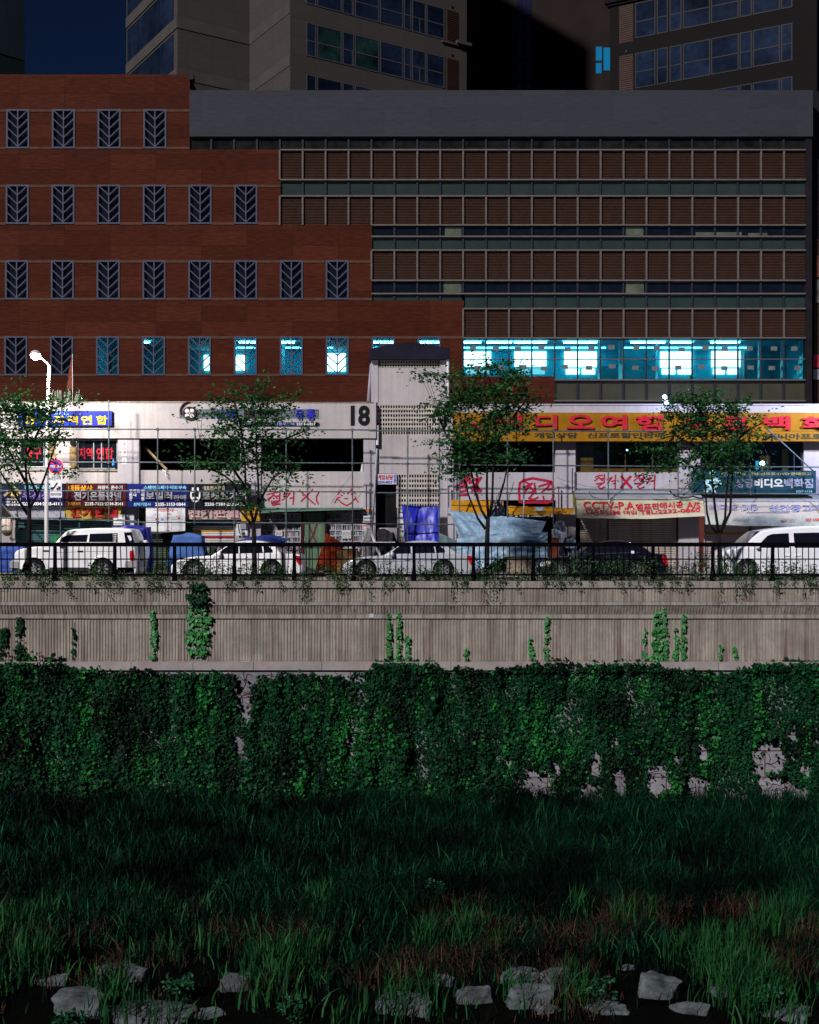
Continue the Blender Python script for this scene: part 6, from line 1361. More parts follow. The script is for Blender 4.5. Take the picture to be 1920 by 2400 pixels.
# ------------------------------------------------------------------ young street trees behind the railing
M_bark = mat('bark', (.014, .011, .012), .85, .3, 6, bump=.6, bscale=40)
M_leaf = mat('tree_leaf', (.03, .1, .03), .45, .0, 1, spec=.12, thru=.35, island=[(.006, .032, .010), (.014, .068, .018), (.030, .13, .030), (.010, .050, .014), (.065, .22, .06)])
def tree(label, base_px, Y, trunk, limbs, blobs, wind=(.8, 0, .35), wmix=.55, lsize=(.09, .185)):
    bx = X(base_px, Y); t = thing('street_tree', label, 'tree', (bx, Y, .02), 'young trees in the strip behind the railing')
    P = lambda p: (X(p[0], Y), Y + (p[2] if len(p) > 2 else 0), Z(p[1], Y))
    mb = MB(); mb.tube([(bx, Y, -.02)] + [P(p) for p in trunk], [.105] + [.088 - .03 * i / len(trunk) for i in range(len(trunk))], 10); tr = mb.build('trunk', M_bark, t, True)
    ends = []
    mb = MB()
    for l in limbs:
        n = len(l); mb.tube([P(p) for p in l], [.042 * (1 - .7 * i / (n - 1)) + .008 for i in range(n)], 7); ends += [Vector(P(p)) for p in l[1:]]
    # twigs from the nearest limb point to each leaf cluster
    pts, dirs, sizes = [], [], []
    for (cx, cy_, rx, ry, n) in blobs:
        c = Vector((X(cx, Y), Y + rnd.uniform(-.3, .3), Z(cy_, Y))); a, b_ = rx * Y / FP, ry * Y / FP
        nc = max(3, int(n / 44)); subs = []
        for _ in range(nc):
            q = Vector((rnd.gauss(0, .5), rnd.gauss(0, .5), rnd.gauss(0, .5)))
            if q.length > 1.15: q = q.normalized() * 1.15
            sp = c + Vector((q.x * a, q.y * max(a, .5) * .8, q.z * b_)); subs.append(sp)
        for sp in subs:
            near = min(ends, key=lambda e: (e - sp).length)
            if (near - sp).length < 2.2: mid = near.lerp(sp, .5) + Vector((0, 0, .08)); mb.tube([near, mid, sp], [.012, .008, .004], 4, cap=False)
            m = int(n * .9 / nc); r = rnd.uniform(.15, .28); wv = (Vector(wind) * wmix + Vector((rnd.gauss(0, .5), rnd.gauss(0, .5), rnd.gauss(-.05, .22)))).normalized()
            pv = wv.cross(Vector((0, 0, 1))).normalized()
            for _ in range(m):
                g_ = rnd.gauss(0, 1); o = wv * g_ * r * 1.9 + pv * rnd.gauss(0, 1) * r * .9 + Vector((0, 0, rnd.gauss(-.03 * g_ * g_, .30) * r * .8)); pts.append(sp + o)
                d = wv * rnd.uniform(.4, 1.3) + Vector((rnd.gauss(0, .45), rnd.gauss(0, .45), rnd.gauss(-.22, .3))); dirs.append(d); sizes.append(rnd.uniform(*lsize))
    mb.build('limbs', M_bark, tr, True)
    Pn, Dn = np.array(pts), np.array(dirs); Nn = nrs.normal(0, 1, Pn.shape) * .7 + np.array([0, -.5, .8])
    link('crown', leaf_mesh('crown', Pn, Dn, Nn, np.array(sizes), .55), M_leaf, t)
    return t
tree('street tree at the left edge in front of the lamp pole and blue board', 66, 41.1, [(66, 1330), (68, 1250), (69, 1190)],
     [[(69, 1190), (62, 1130), (60, 1075), (64, 1020), (50, 965)], [(69, 1192), (88, 1160), (104, 1120), (118, 1080), (140, 1010)], [(64, 1205), (30, 1150), (10, 1120), (-10, 1090)], [(60, 1130), (36, 1085), (18, 1050), (0, 1000)], [(60, 1075), (90, 1010), (120, 960)], [(88, 1160), (70, 1120), (66, 1100)]],
     [(25, 958, 45, 22, 420), (75, 950, 42, 22, 420), (140, 955, 34, 14, 200), (50, 985, 60, 24, 520), (110, 985, 40, 18, 240), (60, 1018, 62, 26, 560), (115, 1030, 38, 22, 320), (40, 1055, 48, 18, 300), (15, 1075, 26, 16, 140), (62, 1092, 36, 14, 200), (158, 1100, 20, 10, 90), (12, 1100, 30, 12, 130), (5, 1128, 22, 9, 90), (45, 1138, 14, 8, 60), (0, 1020, 24, 30, 220)])
tree('taller street tree with long sparse crown standing before the plug emblem sign', 597, 41.1, [(597, 1330), (596, 1280), (594, 1225)],
     [[(594, 1225), (586, 1190), (576, 1140), (574, 1080), (566, 1010), (550, 940)], [(596, 1222), (604, 1190), (606, 1140), (602, 1080), (600, 1000), (590, 930)], [(588, 1200), (560, 1160), (545, 1130), (520, 1110), (490, 1100)], [(604, 1185), (622, 1150), (640, 1120), (680, 1095)], [(578, 1145), (540, 1090), (510, 1060), (470, 1040)], [(603, 1085), (640, 1040), (690, 1020), (715, 1010)], [(592, 1232), (570, 1205), (556, 1190)]],
     [(600, 905, 44, 12, 170), (655, 935, 36, 14, 190), (560, 935, 50, 18, 300), (500, 945, 34, 14, 160), (480, 965, 30, 12, 130), (620, 960, 50, 20, 340), (560, 970, 44, 20, 280), (540, 1000, 44, 20, 280), (600, 1000, 46, 22, 320), (520, 1025, 40, 18, 230), (600, 1035, 56, 22, 400), (560, 1055, 44, 18, 280), (650, 1025, 34, 14, 160), (700, 1018, 22, 12, 90), (470, 1080, 32, 13, 150), (505, 1095, 34, 14, 160), (545, 1085, 34, 16, 190), (620, 1075, 46, 18, 280), (665, 1085, 26, 12, 110), (640, 1110, 34, 13, 160), (680, 1120, 22, 10, 80), (545, 1128, 34, 12, 130), (600, 1155, 20, 9, 60), (525, 1150, 26, 10, 80), (570, 1175, 22, 9, 60), (655, 1140, 18, 8, 50), (600, 1185, 16, 10, 50), (540, 1180, 24, 8, 60)])
tree('street tree with wide windblown crown in front of the left end of the yellow sign', 1140, 41.1, [(1141, 1330), (1142, 1270), (1144, 1215)],
     [[(1143, 1220), (1128, 1195), (1113, 1150), (1104, 1100), (1096, 1060), (1090, 1000)], [(1145, 1215), (1141, 1160), (1142, 1090), (1140, 1020), (1134, 960)], [(1147, 1212), (1154, 1170), (1156, 1100), (1162, 1020), (1160, 930)], [(1148, 1210), (1166, 1185), (1182, 1130), (1190, 1090)], [(1138, 1240), (1120, 1215), (1098, 1160), (1092, 1135)], [(1104, 1100), (1070, 1050), (1040, 1010)], [(1160, 1040), (1200, 980), (1240, 930)]],
     [(1060, 885, 46, 14, 200), (1130, 880, 60, 24, 420), (1200, 890, 46, 18, 280), (1080, 920, 60, 22, 420), (1150, 920, 70, 26, 560), (1220, 925, 44, 18, 260), (1020, 945, 40, 14, 200), (1040, 965, 44, 18, 280), (1110, 960, 66, 26, 560), (1190, 965, 62, 24, 470), (1070, 1000, 62, 24, 460), (1150, 1000, 54, 24, 400), (1210, 1005, 42, 18, 230), (1050, 1040, 46, 20, 260), (1110, 1040, 52, 18, 300), (1180, 1040, 40, 18, 230), (1060, 1075, 40, 16, 190), (1120, 1078, 40, 16, 170), (1190, 1070, 32, 14, 140), (1050, 1105, 32, 12, 130), (1100, 1108, 28, 12, 100), (1075, 1122, 26, 9, 80), (1205, 1085, 16, 10, 60), (1010, 870, 26, 14, 90)], wmix=.85)
tree('street tree standing between the black saloon and the white van under the petrol sign', 1688, 41.1, [(1688, 1330), (1687, 1280), (1684, 1250)],
     [[(1683, 1252), (1664, 1230), (1657, 1200), (1654, 1150), (1650, 1110)], [(1685, 1250), (1676, 1190), (1670, 1130), (1664, 1070), (1650, 990)], [(1688, 1250), (1700, 1215), (1702, 1170), (1708, 1110), (1700, 1020)], [(1690, 1248), (1712, 1200), (1714, 1150), (1720, 1080), (1740, 1010)], [(1664, 1075), (1620, 1040), (1580, 1020)], [(1703, 1060), (1750, 1010), (1790, 990)]],
     [(1590, 940, 40, 14, 200), (1640, 935, 44, 20, 320), (1690, 945, 44, 18, 280), (1730, 960, 40, 16, 220), (1570, 965, 30, 12, 120), (1620, 970, 50, 20, 360), (1680, 985, 60, 22, 460), (1745, 985, 36, 16, 180), (1600, 1010, 44, 18, 260), (1650, 1020, 56, 22, 430), (1720, 1020, 52, 20, 340), (1775, 1020, 24, 14, 110), (1540, 1055, 36, 14, 180), (1590, 1050, 44, 18, 280), (1650, 1060, 54, 20, 380), (1710, 1060, 50, 20, 320), (1760, 1050, 26, 14, 110), (1560, 1085, 32, 12, 140), (1610, 1085, 36, 14, 190), (1665, 1095, 44, 16, 230), (1720, 1095, 34, 14, 150), (1530, 1105, 26, 10, 90), (1650, 1120, 30, 10, 110), (1700, 1135, 28, 10, 100), (1735, 1120, 20, 9, 60), (1520, 1120, 18, 8, 50)])

# ------------------------------------------------------------------ leafy shrubs at the foot of the railing, spilling over the cap
M_shrub = mat('shrub_leaf', (.03, .1, .03), .42, 0, 1, spec=.2, thru=.25, island=[(.014, .040, .012), (.030, .085, .026), (.055, .13, .045), (.020, .060, .018), (.09, .17, .08)])
shr = [(16, 30, 24, 'at the far left edge of the wall top'), (75, 34, 34, 'at the foot of the leftmost tree'), (115, 26, 22, 'just left of the jeep\'s front door'), (165, 38, 26, 'below the jeep\'s door handle'), (240, 42, 52, 'covering the jeep\'s rear wheel'), (292, 28, 24, 'below the jeep\'s tail light'), (345, 26, 36, 'in the gap between jeep and white saloon'),
       (382, 20, 44, 'like a grassy tuft left of the white saloon'), (440, 44, 60, 'above the big hanging vine'), (505, 48, 66, 'over the white saloon\'s front door'), (565, 36, 44, 'at the white saloon\'s middle'), (610, 34, 58, 'at the foot of the second tree'), (655, 40, 50, 'under the white saloon\'s boot'), (720, 40, 42, 'below the green door'), (790, 40, 44, 'left of the silver saloon\'s front wheel'),
       (860, 46, 60, 'over the silver saloon\'s front wheel'), (925, 34, 36, 'below the silver saloon\'s front door'), (1000, 48, 44, 'below the silver saloon\'s rear door'), (1060, 40, 48, 'at the silver saloon\'s rear wheel'), (1115, 36, 36, 'at the silver saloon\'s tail light'), (1165, 40, 62, 'right of the third tree\'s foot'), (1220, 38, 34, 'below the beige crate'),
       (1285, 46, 66, 'at the black saloon\'s headlamp'), (1345, 44, 76, 'over the black saloon\'s bonnet'), (1410, 46, 60, 'below the black saloon\'s front door'), (1470, 44, 62, 'below the black saloon\'s rear door'), (1525, 40, 58, 'at the black saloon\'s boot'), (1580, 40, 52, 'right of the black saloon\'s tail light'), (1640, 44, 74, 'left of the fourth tree\'s foot'), (1700, 40, 60, 'right of the fourth tree\'s foot'), (1755, 44, 46, 'below the van\'s front wheel'), (1820, 48, 54, 'below the van\'s door'), (1885, 48, 50, 'at the right edge below the van')]
for (px, hw, hh, where) in shr:
    Y = 40.0 + rnd.uniform(.1, .35); cx = X(px, Y); a = hw * Y / FP; h = hh * Y / FP; pts, dirs, sz = [], [], []
    mb = MB(); ns = int(hw / 3.2)
    for k in range(ns):
        x0 = cx + rnd.gauss(0, a * .45); y0 = Y + rnd.uniform(-.2, .25); hk = h * rnd.uniform(.35, 1.0) ** 1.2; lean = rnd.gauss(0, .18); out = rnd.uniform(-.25, .12)
        q = [Vector((x0, y0, .0)), Vector((x0 + lean * .4, y0 + out * .4, hk * .55)), Vector((x0 + lean, y0 + out, hk))]
        mb.tube(q, [.008, .006, .003], 4, cap=False)
        m = int(16 + hk * 46)
        for _ in range(m):
            u = rnd.random() ** .8; p = q[0].lerp(q[1], u * 2) if u < .5 else q[1].lerp(q[2], u * 2 - 1); r = .13 * (1.1 - u * .6)
            pts.append(p + Vector((rnd.gauss(0, r), rnd.gauss(0, r), rnd.gauss(0, .05)))); dirs.append(Vector((rnd.gauss(0, .7), rnd.gauss(-.2, .6), rnd.gauss(.25, .5)))); sz.append(rnd.uniform(.045, .095))
    for k in range(rnd.randint(2, 5)):                 # trailing shoots over the cap
        x0 = cx + rnd.gauss(0, a * .6); y0 = 39.72; d = rnd.uniform(.1, .7) * (1.2 if rnd.random() < .25 else .6)
        mb.tube([(x0, 39.9, .06), (x0, y0, .05), (x0 + rnd.gauss(0, .08), y0 - .03, -d)], [.006, .006, .003], 4, cap=False)
        for _ in range(int(10 + d * 40)): u = rnd.random(); pts.append(Vector((x0 + rnd.gauss(0, .07), y0 - .02 + rnd.gauss(0, .03), .08 - d * u))); dirs.append(Vector((rnd.gauss(0, .6), rnd.gauss(-.4, .3), rnd.gauss(-.5, .4)))); sz.append(rnd.uniform(.04, .08))
    t = thing('railing_shrub', 'low leafy shrub along the railing foot, ' + where, 'shrub', (cx, Y, .02), 'shrubs along the railing foot')
    P = np.array(pts); D = np.array(dirs); link('foliage', leaf_mesh('foliage', P, D, nrs.normal(0, .6, P.shape) + np.array([0, -.5, .8]), np.array(sz), .6), M_shrub, t); mb.build('stems', M_bark, t, True)

# ------------------------------------------------------------------ ivy
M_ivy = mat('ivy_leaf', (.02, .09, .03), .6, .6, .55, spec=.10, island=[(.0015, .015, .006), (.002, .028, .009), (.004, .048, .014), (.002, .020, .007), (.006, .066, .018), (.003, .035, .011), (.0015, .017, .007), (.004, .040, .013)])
M_ivyb = mat('ivy_leaf_bright', (.02, .09, .03), .6, 0, 1, spec=.08, island=[(.004, .062, .012), (.008, .105, .018), (.020, .175, .030), (.005, .08, .014)])  # brighter leaf tone, set in streaky patches by noise
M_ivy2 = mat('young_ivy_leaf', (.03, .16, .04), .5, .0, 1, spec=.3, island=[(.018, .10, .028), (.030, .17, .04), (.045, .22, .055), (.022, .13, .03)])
YI = 39.8
gaps = [(578, 1590, 26, 22), (574, 1640, 20, 55), (565, 1600, 16, 60), (818, 1735, 14, 16), (820, 1765, 8, 14), (560, 1745, 14, 30), (710, 1648, 10, 8), (790, 1574, 40, 7), (640, 1578, 30, 8), (838, 1588, 14, 10), (364, 1730, 8, 6),
        (1262, 1838, 42, 40), (1372, 1856, 42, 26), (1300, 1790, 14, 14), (1450, 1830, 18, 40), (1395, 1785, 16, 30), (1540, 1825, 30, 44), (1584, 1770, 10, 16), (1630, 1840, 40, 30), (1645, 1760, 14, 20), (1720, 1860, 30, 20), (1800, 1770, 40, 60), (1810, 1840, 46, 44), (1870, 1860, 26, 26), (1855, 1720, 12, 12), (1885, 1800, 12, 20), (1600, 1885, 40, 10), (1150, 1870, 26, 10), (1210, 1850, 10, 40), (1190, 1780, 8, 14), (1440, 1740, 8, 12), (1750, 1885, 60, 10), (520, 1890, 10, 6), (1665, 1720, 10, 8)]
tops = [(-400, 1560), (0, 1536), (60, 1530), (130, 1538), (170, 1560), (260, 1573), (340, 1566), (420, 1578), (520, 1572), (560, 1588), (640, 1574), (720, 1578), (800, 1582), (860, 1572), (880, 1545), (960, 1548), (1010, 1548), (1050, 1566), (1090, 1560), (1140, 1572), (1180, 1562), (1240, 1552), (1300, 1545), (1400, 1552), (1500, 1546), (1560, 1560), (1640, 1572), (1700, 1576), (1760, 1556), (1820, 1548), (1920, 1545), (2400, 1550)]
txs, tys = [a for a, _ in tops], [b for _, b in tops]
def ivy_ok(px, py):
    t = np.interp(px, txs, tys) + noise.noise(Vector((px * .05, 0, 3))) * 12 + noise.noise(Vector((px * .13, 5, 3))) * 16
    if py < t: return False
    w1 = noise.noise(Vector((px * .045, py * .045, 1))) * .5 + noise.noise(Vector((px * .13, py * .13, 4))) * .35
    for (gx, gy, rx, ry) in gaps:
        q_ = ((px - gx) / rx) ** 2 + ((py - gy) / ry) ** 2
        if q_ < 1 + w1 * 1.7 and rnd.random() < min(.985, (1.25 + w1 * 1.7 - q_) * 1.4): return False
    return True
pts, dirs, sz, pj = [], [], [], []
hw_ = X(2350, YI)
N = 0
while N < 108000:
    x, z = rnd.uniform(X(-300, YI), hw_), rnd.uniform(-7.15, -2.2); px, py = 960 + x * FP / YI, HY + (CH - z) * FP / YI
    if not ivy_ok(px, py): continue
    c = noise.noise(Vector((x * 1.35, z * .38, 0))) * .65 + noise.noise(Vector((x * 3.4, z * 1.3, 7))) * .4 + noise.noise(Vector((x * .5, z * .9, 17))) * .25
    if rnd.random() > 1.06 + c * .95: continue
    yb0 = 39.80 if z < -2.86 else (39.70 if z < -2.58 else 40.06)
    th = max(.03, .18 + .42 * c)
    y = yb0 - rnd.random() ** .7 * th - .01
    pts.append((x, y, z)); dirs.append((rnd.gauss(0, .55), rnd.gauss(-.45, .3), rnd.gauss(-.75, .4))); sz.append(rnd.uniform(.055, .145) * (1 + .5 * max(-.4, c + .3 * noise.noise(Vector((x * .7, z * .7, 31)))))); N += 1
P = np.array(pts); D = np.array(dirs)
me = leaf_mesh('ivy', P, D, nrs.normal(0, .62, P.shape) + np.array([0, -1, .3]), np.array(sz), .95, .14)
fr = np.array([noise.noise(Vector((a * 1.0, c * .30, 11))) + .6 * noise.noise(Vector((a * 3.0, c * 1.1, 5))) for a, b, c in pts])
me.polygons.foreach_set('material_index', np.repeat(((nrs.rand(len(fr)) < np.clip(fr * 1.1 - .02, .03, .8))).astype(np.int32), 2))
tag(link('ivy', me, [M_ivy, M_ivyb]), 'dense dark green ivy covering the stone lower half of the retaining wall', 'ivy', None, 'stuff')
mb = MB()                                             # bare creeper stems crossing the open stones
for (gx, gy, rx, ry) in gaps:
    for _ in range(max(2, int(rx * ry / 130))):
        a, b = gx + rnd.uniform(-rx, rx) * 1.2, gy + rnd.uniform(-ry, ry) * .6; L_ = rnd.uniform(12, 40); an = rnd.gauss(0, .5) + (1.5 if rnd.random() < .4 else 0); q = []
        for k in range(5): q.append((X(a, YI), 39.805, max(-7.1, min(-2.9, Z(b, YI))))); a += math.cos(an) * L_ / 4; b += math.sin(an) * L_ / 4; an += rnd.gauss(0, .35)
        mb.tube(q, .010, 4, cap=False)
single('creeper_stems', mb, mat('red_brown_stem', (.09, .018, .028), .8, .3, 6), 'red brown bare creeper stems crossing the open pale stones', 'creeper', kind='stuff')
def vine(name, label, path, wd, n, Y, m, sz_=(.07, .13), up=True):
    P0 = [(X(a, Y), Z(b, Y)) for a, b in path]; pts, dirs, ss = [], [], []
    L_ = [0]
    for a, b in zip(P0[:-1], P0[1:]): L_.append(L_[-1] + math.dist(a, b))
    for _ in range(n):
        u = rnd.random() * L_[-1]
        if noise.noise(Vector((u * 4.5, P0[0][0], 8))) < -.12 and rnd.random() < .85: continue
        x = np.interp(u, L_, [p[0] for p in P0]); z = np.interp(u, L_, [p[1] for p in P0]); f = u / L_[-1]
        w_ = wd * Y / FP * (1 - .45 * f if up else .7 + .5 * math.sin(f * 3.0)) * (1 + .6 * noise.noise(Vector((z * 4, x, 2))))
        pts.append((x + rnd.uniform(-1, 1) * w_ / 2, Y - rnd.random() ** 1.2 * (.05 + wd * .0022) - .012, z)); dirs.append((rnd.gauss(0, .5), rnd.gauss(-.3, .25), rnd.gauss(-.8, .35))); ss.append(rnd.uniform(*sz_))
    t = thing(name, label, 'vine', (P0[0][0], Y, min(P0[0][1], P0[-1][1])), 'creepers on the ribbed concrete'); P = np.array(pts)
    link('foliage', leaf_mesh('foliage', P, np.array(dirs), nrs.normal(0, .4, P.shape) + np.array([0, -1, .4]), np.array(ss), .95, .12), m, t)
    mb = MB(); mb.tube([(a, Y - .008, b) for a, b in P0], .007, 4, cap=False); mb.build('stem', M_bark, t)
YV = 39.955
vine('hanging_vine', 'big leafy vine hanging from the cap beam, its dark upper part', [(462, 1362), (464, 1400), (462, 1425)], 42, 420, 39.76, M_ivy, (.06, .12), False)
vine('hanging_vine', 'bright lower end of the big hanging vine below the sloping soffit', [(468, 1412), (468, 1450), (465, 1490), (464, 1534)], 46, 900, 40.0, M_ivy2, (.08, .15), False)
for k, (path, wd, n, m, lab) in enumerate([([(358, 1544), (362, 1500), (360, 1450), (358, 1424)], 13, 200, M_ivy2, 'slim green vine climbing left of the big hanging vine'), ([(172, 1556), (173, 1500), (174, 1458)], 5, 50, M_ivy, 'thin dark vine climbing alone near the left end'), ([(46, 1545), (47, 1500), (47, 1445)], 20, 190, M_ivy, 'dark vine patch climbing at the left end of the ribs'), ([(8, 1530), (8, 1490), (12, 1470)], 22, 170, M_ivy, 'dark vine patch at the very left edge of the ribs'),
        ([(911, 1545), (912, 1500), (912, 1436)], 10, 150, M_ivy2, 'first of the three straight bright vines at the middle of the wall'), ([(935, 1545), (936, 1490), (936, 1430)], 10, 160, M_ivy2, 'tallest of the three straight bright vines at the middle of the wall'), ([(955, 1545), (956, 1520), (956, 1490)], 9, 90, M_ivy2, 'short bright vine right beside the three straight ones'),
        ([(1281, 1545), (1282, 1500), (1281, 1440)], 8, 110, M_ivy2, 'single thin bright vine left of the movement joint'), ([(1248, 1545), (1244, 1520), (1241, 1495)], 10, 80, M_ivy2, 'short curved bright vine left of the single thin one'), ([(1092, 1545), (1093, 1518)], 7, 34, M_ivy2, 'tiny bright vine tip between the two middle vine clusters'),
        ([(1538, 1550), (1538, 1490), (1540, 1432)], 24, 420, M_ivy2, 'broad bright vine column of the right hand cluster'), ([(1558, 1550), (1558, 1480), (1556, 1420)], 11, 190, M_ivy2, 'tallest slim vine beside the broad column in the right cluster'), ([(1511, 1545), (1512, 1500), (1512, 1470)], 6, 60, M_ivy2, 'thin short vine left of the broad column'), ([(1582, 1545), (1584, 1510), (1584, 1470)], 9, 80, M_ivy2, 'short vine right of the tallest slim vine'), ([(1601, 1545), (1600, 1490), (1603, 1438)], 10, 150, M_ivy2, 'straight vine at the right side of the right cluster'), ([(1688, 1545), (1689, 1510)], 6, 40, M_ivy2, 'small vine tip right of the right cluster'), ([(1722, 1548), (1722, 1515)], 6, 40, M_ivy2, 'smallest vine tip nearest the right edge')]):
    vine('climbing_vine', lab, path, wd, n, YV, m)

# ------------------------------------------------------------------ grass and reeds on the bank
def blades(name, n, field, hrange, wrange, m, label, lean=(.35, .1), dry=False):
    pts = []; tries = 0
    while len(pts) < n and tries < n * 14:
        tries += 1
        y = 22.0 + (39.55 - 22.0) * rnd.random() ** .9; x = rnd.uniform(-1, 1) * (y * .37 + 4)
        d = field(x, y)
        if rnd.random() < d: pts.append((x, y, d))
    pts = np.array(pts); k = len(pts); x, y = pts[:, 0], pts[:, 1]
    z = np.array([bank_z(a, b) for a, b in zip(x, y)]) - .03
    h = nrs.uniform(hrange[0], hrange[1], k) * (.55 + .6 * np.clip(pts[:, 2], 0, 1)); wd = nrs.uniform(*wrange, k) * (.7 + .3 * 30 / y)
    az = nrs.uniform(0, 2 * np.pi, k); ln = np.abs(nrs.normal(0, lean[0], k)) + lean[1]
    dx, dy = np.cos(az) * ln + .08, np.sin(az) * ln * .8
    fa_ = nrs.uniform(0, np.pi, k) * .6 + .0; sx, sy = np.cos(fa_) * wd / 2, np.sin(fa_) * wd / 2
    L = []
    for t, ww_ in ((0, .7), (.4, 1.0), (.75, .7)):
        bx, by = x + dx * h * t * t, y + dy * h * t * t; bz = z + h * (t - .18 * ln * t * t)
        L += [np.stack([bx - sx * ww_, by - sy * ww_, bz], 1), np.stack([bx + sx * ww_, by + sy * ww_, bz], 1)]
    L.append(np.stack([x + dx * h, y + dy * h, z + h * (1 - .25 * ln)], 1))
    V = np.stack(L, 1).reshape(-1, 3); i = np.arange(k)[:, None] * 7
    F = np.concatenate([i + np.array([[a, b, c]]) for a, b, c in ((0, 1, 3), (0, 3, 2), (2, 3, 5), (2, 5, 4), (4, 5, 6))], 1).reshape(-1, 3)
    tag(link(name, fastmesh(name, V, F), m), label, name.replace('_', ' '), None, 'stuff')
nf = lambda x, y, s, o: noise.noise(Vector((x * s + o, y * s, o)))
M_gr = mat('grass_blade', (.02, .08, .03), .55, .35, .4, spec=.10, island=[(.001, .009, .006), (.002, .015, .008), (.003, .026, .012), (.0015, .012, .007), (.004, .034, .015), (.018, .13, .045)])  # lit blades and deep shade are put into the random blade colours
M_gr2 = mat('reed_blade', (.03, .12, .04), .5, 0, 1, spec=.3, island=[(.006, .040, .014), (.010, .065, .018), (.022, .11, .026), (.007, .05, .015)])
M_dry = mat('dry_blade', (.12, .06, .04), .8, 0, 1, spec=.2, island=[(.026, .013, .008), (.045, .022, .012), (.085, .045, .022), (.034, .016, .010), (.020, .008, .008)])
blades('grass', 78000, lambda x, y: (.10 if y < 23.4 else min(1, .16 + (y - 23.4) * .2)) * (.62 + .7 * nf(x, y, .35, 2) + .5 * nf(x, y, 1.3, 5)), (.38, .85), (.016, .036), M_gr, 'tall dark green grass covering the stream bank below the ivy')
def clump(x, y): return nf(x, y, .55, 9) * 1.5 + nf(x, y, 1.7, 4) * .7
blades('reeds', 12500, lambda x, y: (.9 if 22.0 < y < 28.5 else .0) * max(0, clump(x, y) - .12) * 1.8 * (1 if y > 23 else .45), (.45, .95), (.020, .036), M_gr2, 'fresh green reed clumps rising between the boulders at the water edge', (.22, .05))
blades('dry_grass', 13000, lambda x, y: (.8 if 22.2 < y < 29 else 0) * max(0, .18 - clump(x + 1.5, y)) * 1.6, (.25, .62), (.012, .022), M_dry, 'dry brown grass tufts between the boulders and the green grass', (.5, .1))

# broad-leaved weeds among the stones
for (px, py, hw, hh, lab) in [(430, 2350, 46, 60, 'dark broad leaved weed sprawling over the rounded grey boulder'), (165, 2400, 40, 40, 'small broad leaved weed beside the cracked boulder at bottom left'), (700, 2390, 40, 70, 'broad leaved weed between reeds left of the bright wedge boulder'), (1400, 2360, 50, 60, 'broad leaved weed left of the split boulder'), (1010, 2120, 36, 40, 'pale seeded weed standing in the dark grass at centre'), (520, 2105, 24, 30, 'pale umbel weed poking out of the dark grass left of centre'), (1780, 2380, 60, 60, 'broad leaved weed at the bottom right corner')]:
    Y = max(22.0, FP * (CH + 7.3) / (py - HY)); cx = X(px, Y); z0 = bank_z(cx, Y); a, h = hw * Y / FP, hh * Y / FP; pts, dirs, sz = [], [], []; mb = MB()
    for k in range(9):
        e = Vector((cx + rnd.gauss(0, a * .5), Y + rnd.gauss(0, a * .4), z0 + h * rnd.uniform(.5, 1.1))); q = [Vector((cx + rnd.gauss(0, a * .2), Y, z0)), e.lerp(Vector((cx, Y, z0)), .45) + Vector((0, 0, h * .15)), e]; mb.tube(q, [.007, .005, .003], 4, cap=False)
        for _ in range(26): u = rnd.random() ** .6; p = q[0].lerp(q[1], u * 2) if u < .5 else q[1].lerp(q[2], u * 2 - 1); pts.append(p + Vector((rnd.gauss(0, .05), rnd.gauss(0, .05), rnd.gauss(0, .03)))); dirs.append(Vector((rnd.gauss(0, .8), rnd.gauss(-.2, .7), rnd.gauss(.15, .5)))); sz.append(rnd.uniform(.05, .13))
    t = thing('weed', lab, 'weed', (cx, Y, z0), 'broad leaved weeds on the bank'); P = np.array(pts)
    link('foliage', leaf_mesh('foliage', P, np.array(dirs), nrs.normal(0, .6, P.shape) + np.array([0, -.5, .8]), np.array(sz), .65), mat('weed_leaf', (.02, .08, .03), .5, 0, 1, spec=.15, island=[(.004, .03, .012), (.008, .055, .02), (.014, .085, .03)]), t); mb.build('stems', M_bark, t, True)

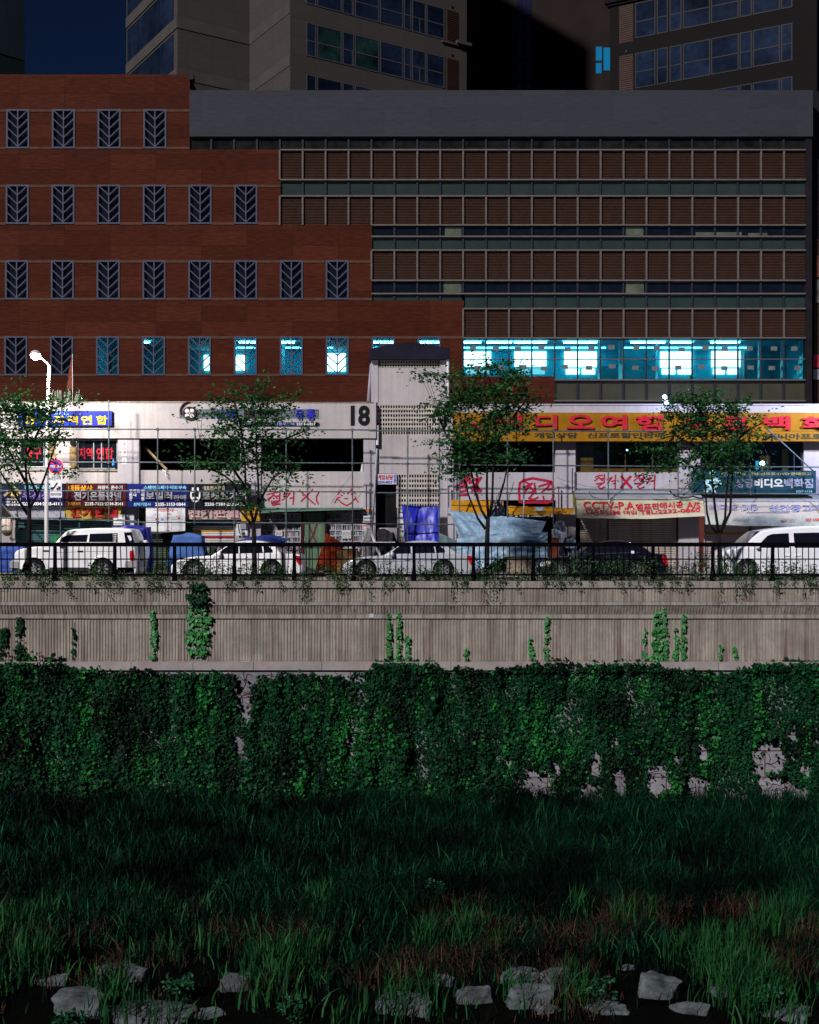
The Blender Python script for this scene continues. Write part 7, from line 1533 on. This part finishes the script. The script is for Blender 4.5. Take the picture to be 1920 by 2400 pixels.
# ------------------------------------------------------------------ boulders at the water's edge
M_rock = mat('bank_rock', (.095, .112, .116), .9, .45, 2.2, grime=(.006, .008, .007), bump=.9, bscale=11)
rocks = [(186, 2395, 66, 62, 'pale flat topped boulder at the bottom left, cracked down its face'), (345, 2402, 90, 36, 'long low pale boulder right of the cracked boulder'), (280, 2318, 52, 40, 'angular boulder under the dry grass above the long low one'), (118, 2330, 30, 34, 'small grey boulder above the cracked boulder'), (60, 2320, 46, 40, 'dark rounded boulder at the far left'), (482, 2404, 40, 28, 'small low boulder right of the long low one'),
         (552, 2346, 42, 50, 'rounded grey boulder half hidden behind weeds'), (950, 2392, 62, 46, 'bright wedge boulder near the bottom centre'), (1042, 2340, 22, 34, 'narrow upright boulder behind a reed clump at centre'), (1110, 2375, 36, 52, 'pale upright boulder right of the bright wedge'), (1232, 2330, 44, 36, 'grey slab above the pair right of centre'), (1246, 2385, 50, 54, 'large pale boulder of the pair right of centre'), (1312, 2348, 36, 62, 'tall smooth boulder of the pair right of centre'), (1292, 2402, 34, 26, 'little boulder at the bottom edge under the pair'),
         (1475, 2300, 20, 18, 'tiny boulder half buried in dry grass at right'), (1552, 2366, 44, 64, 'split boulder with dark hollow on the right'), (1630, 2400, 40, 34, 'low pale boulder at the bottom right'), (1720, 2360, 40, 30, 'dim boulder in the dry grass at the right'), (1850, 2404, 64, 30, 'wide dim boulder at the bottom right corner'), (1430, 2400, 50, 26, 'dark low boulder left of the split one')]
for k, (px, py, hw, hh, lab) in enumerate(rocks):
    # py is the lower edge on the bank; the bank is nearly level, so it fixes the distance
    Y = FP * (CH + 7.42) / (py - HY); Y = max(21.7, Y); zb = bank_z(X(px, Y), Y) - .12
    a = hw * Y / FP; h = hh * Y / FP * .85 + .09; a *= 1.1
    bm = bmesh.new(); bmesh.ops.create_icosphere(bm, subdivisions=4, radius=1)
    rr = random.Random(k * 13 + 5); planes = []
    for _ in range(9):
        nrm = Vector((rr.gauss(0, 1), rr.gauss(0, 1), rr.gauss(0, .5))).normalized(); planes.append((nrm, rr.uniform(.62, .9)))
    planes += [(Vector((rr.gauss(0, .16), rr.gauss(-.1, .1), 1)).normalized(), .5), (Vector((rr.gauss(0, .3), -1, rr.uniform(-.1, .25))).normalized(), .62), (Vector((1, rr.gauss(0, .4), rr.gauss(0, .2))).normalized(), .75), (Vector((-1, rr.gauss(0, .4), rr.gauss(0, .2))).normalized(), .75)]
    for v in bm.verts:
        p = v.co.copy()
        for nrm, d in planes:
            e = p.dot(nrm) - d
            if e > 0: p -= nrm * e * .92
        p += p.normalized() * (fbm(p.x + k, p.y, p.z, 1.6) * .12 + fbm(p.x + k, p.y, p.z, 4) * .05 + abs(noise.noise(Vector((p.x * 2.2 + k, p.y * 2.2, p.z * 3)))) * -.10)
        v.co = Vector((X(px, Y) + p.x * a / .78, Y + .3 + p.y * a * .8, zb - .03 + (p.z + .62) / 1.24 * h))
    me = bpy.data.meshes.new('boulder'); bm.to_mesh(me); bm.free()
    tag(link('boulder', me, M_rock, None, 50), lab, 'boulder', 'boulders at the water edge')
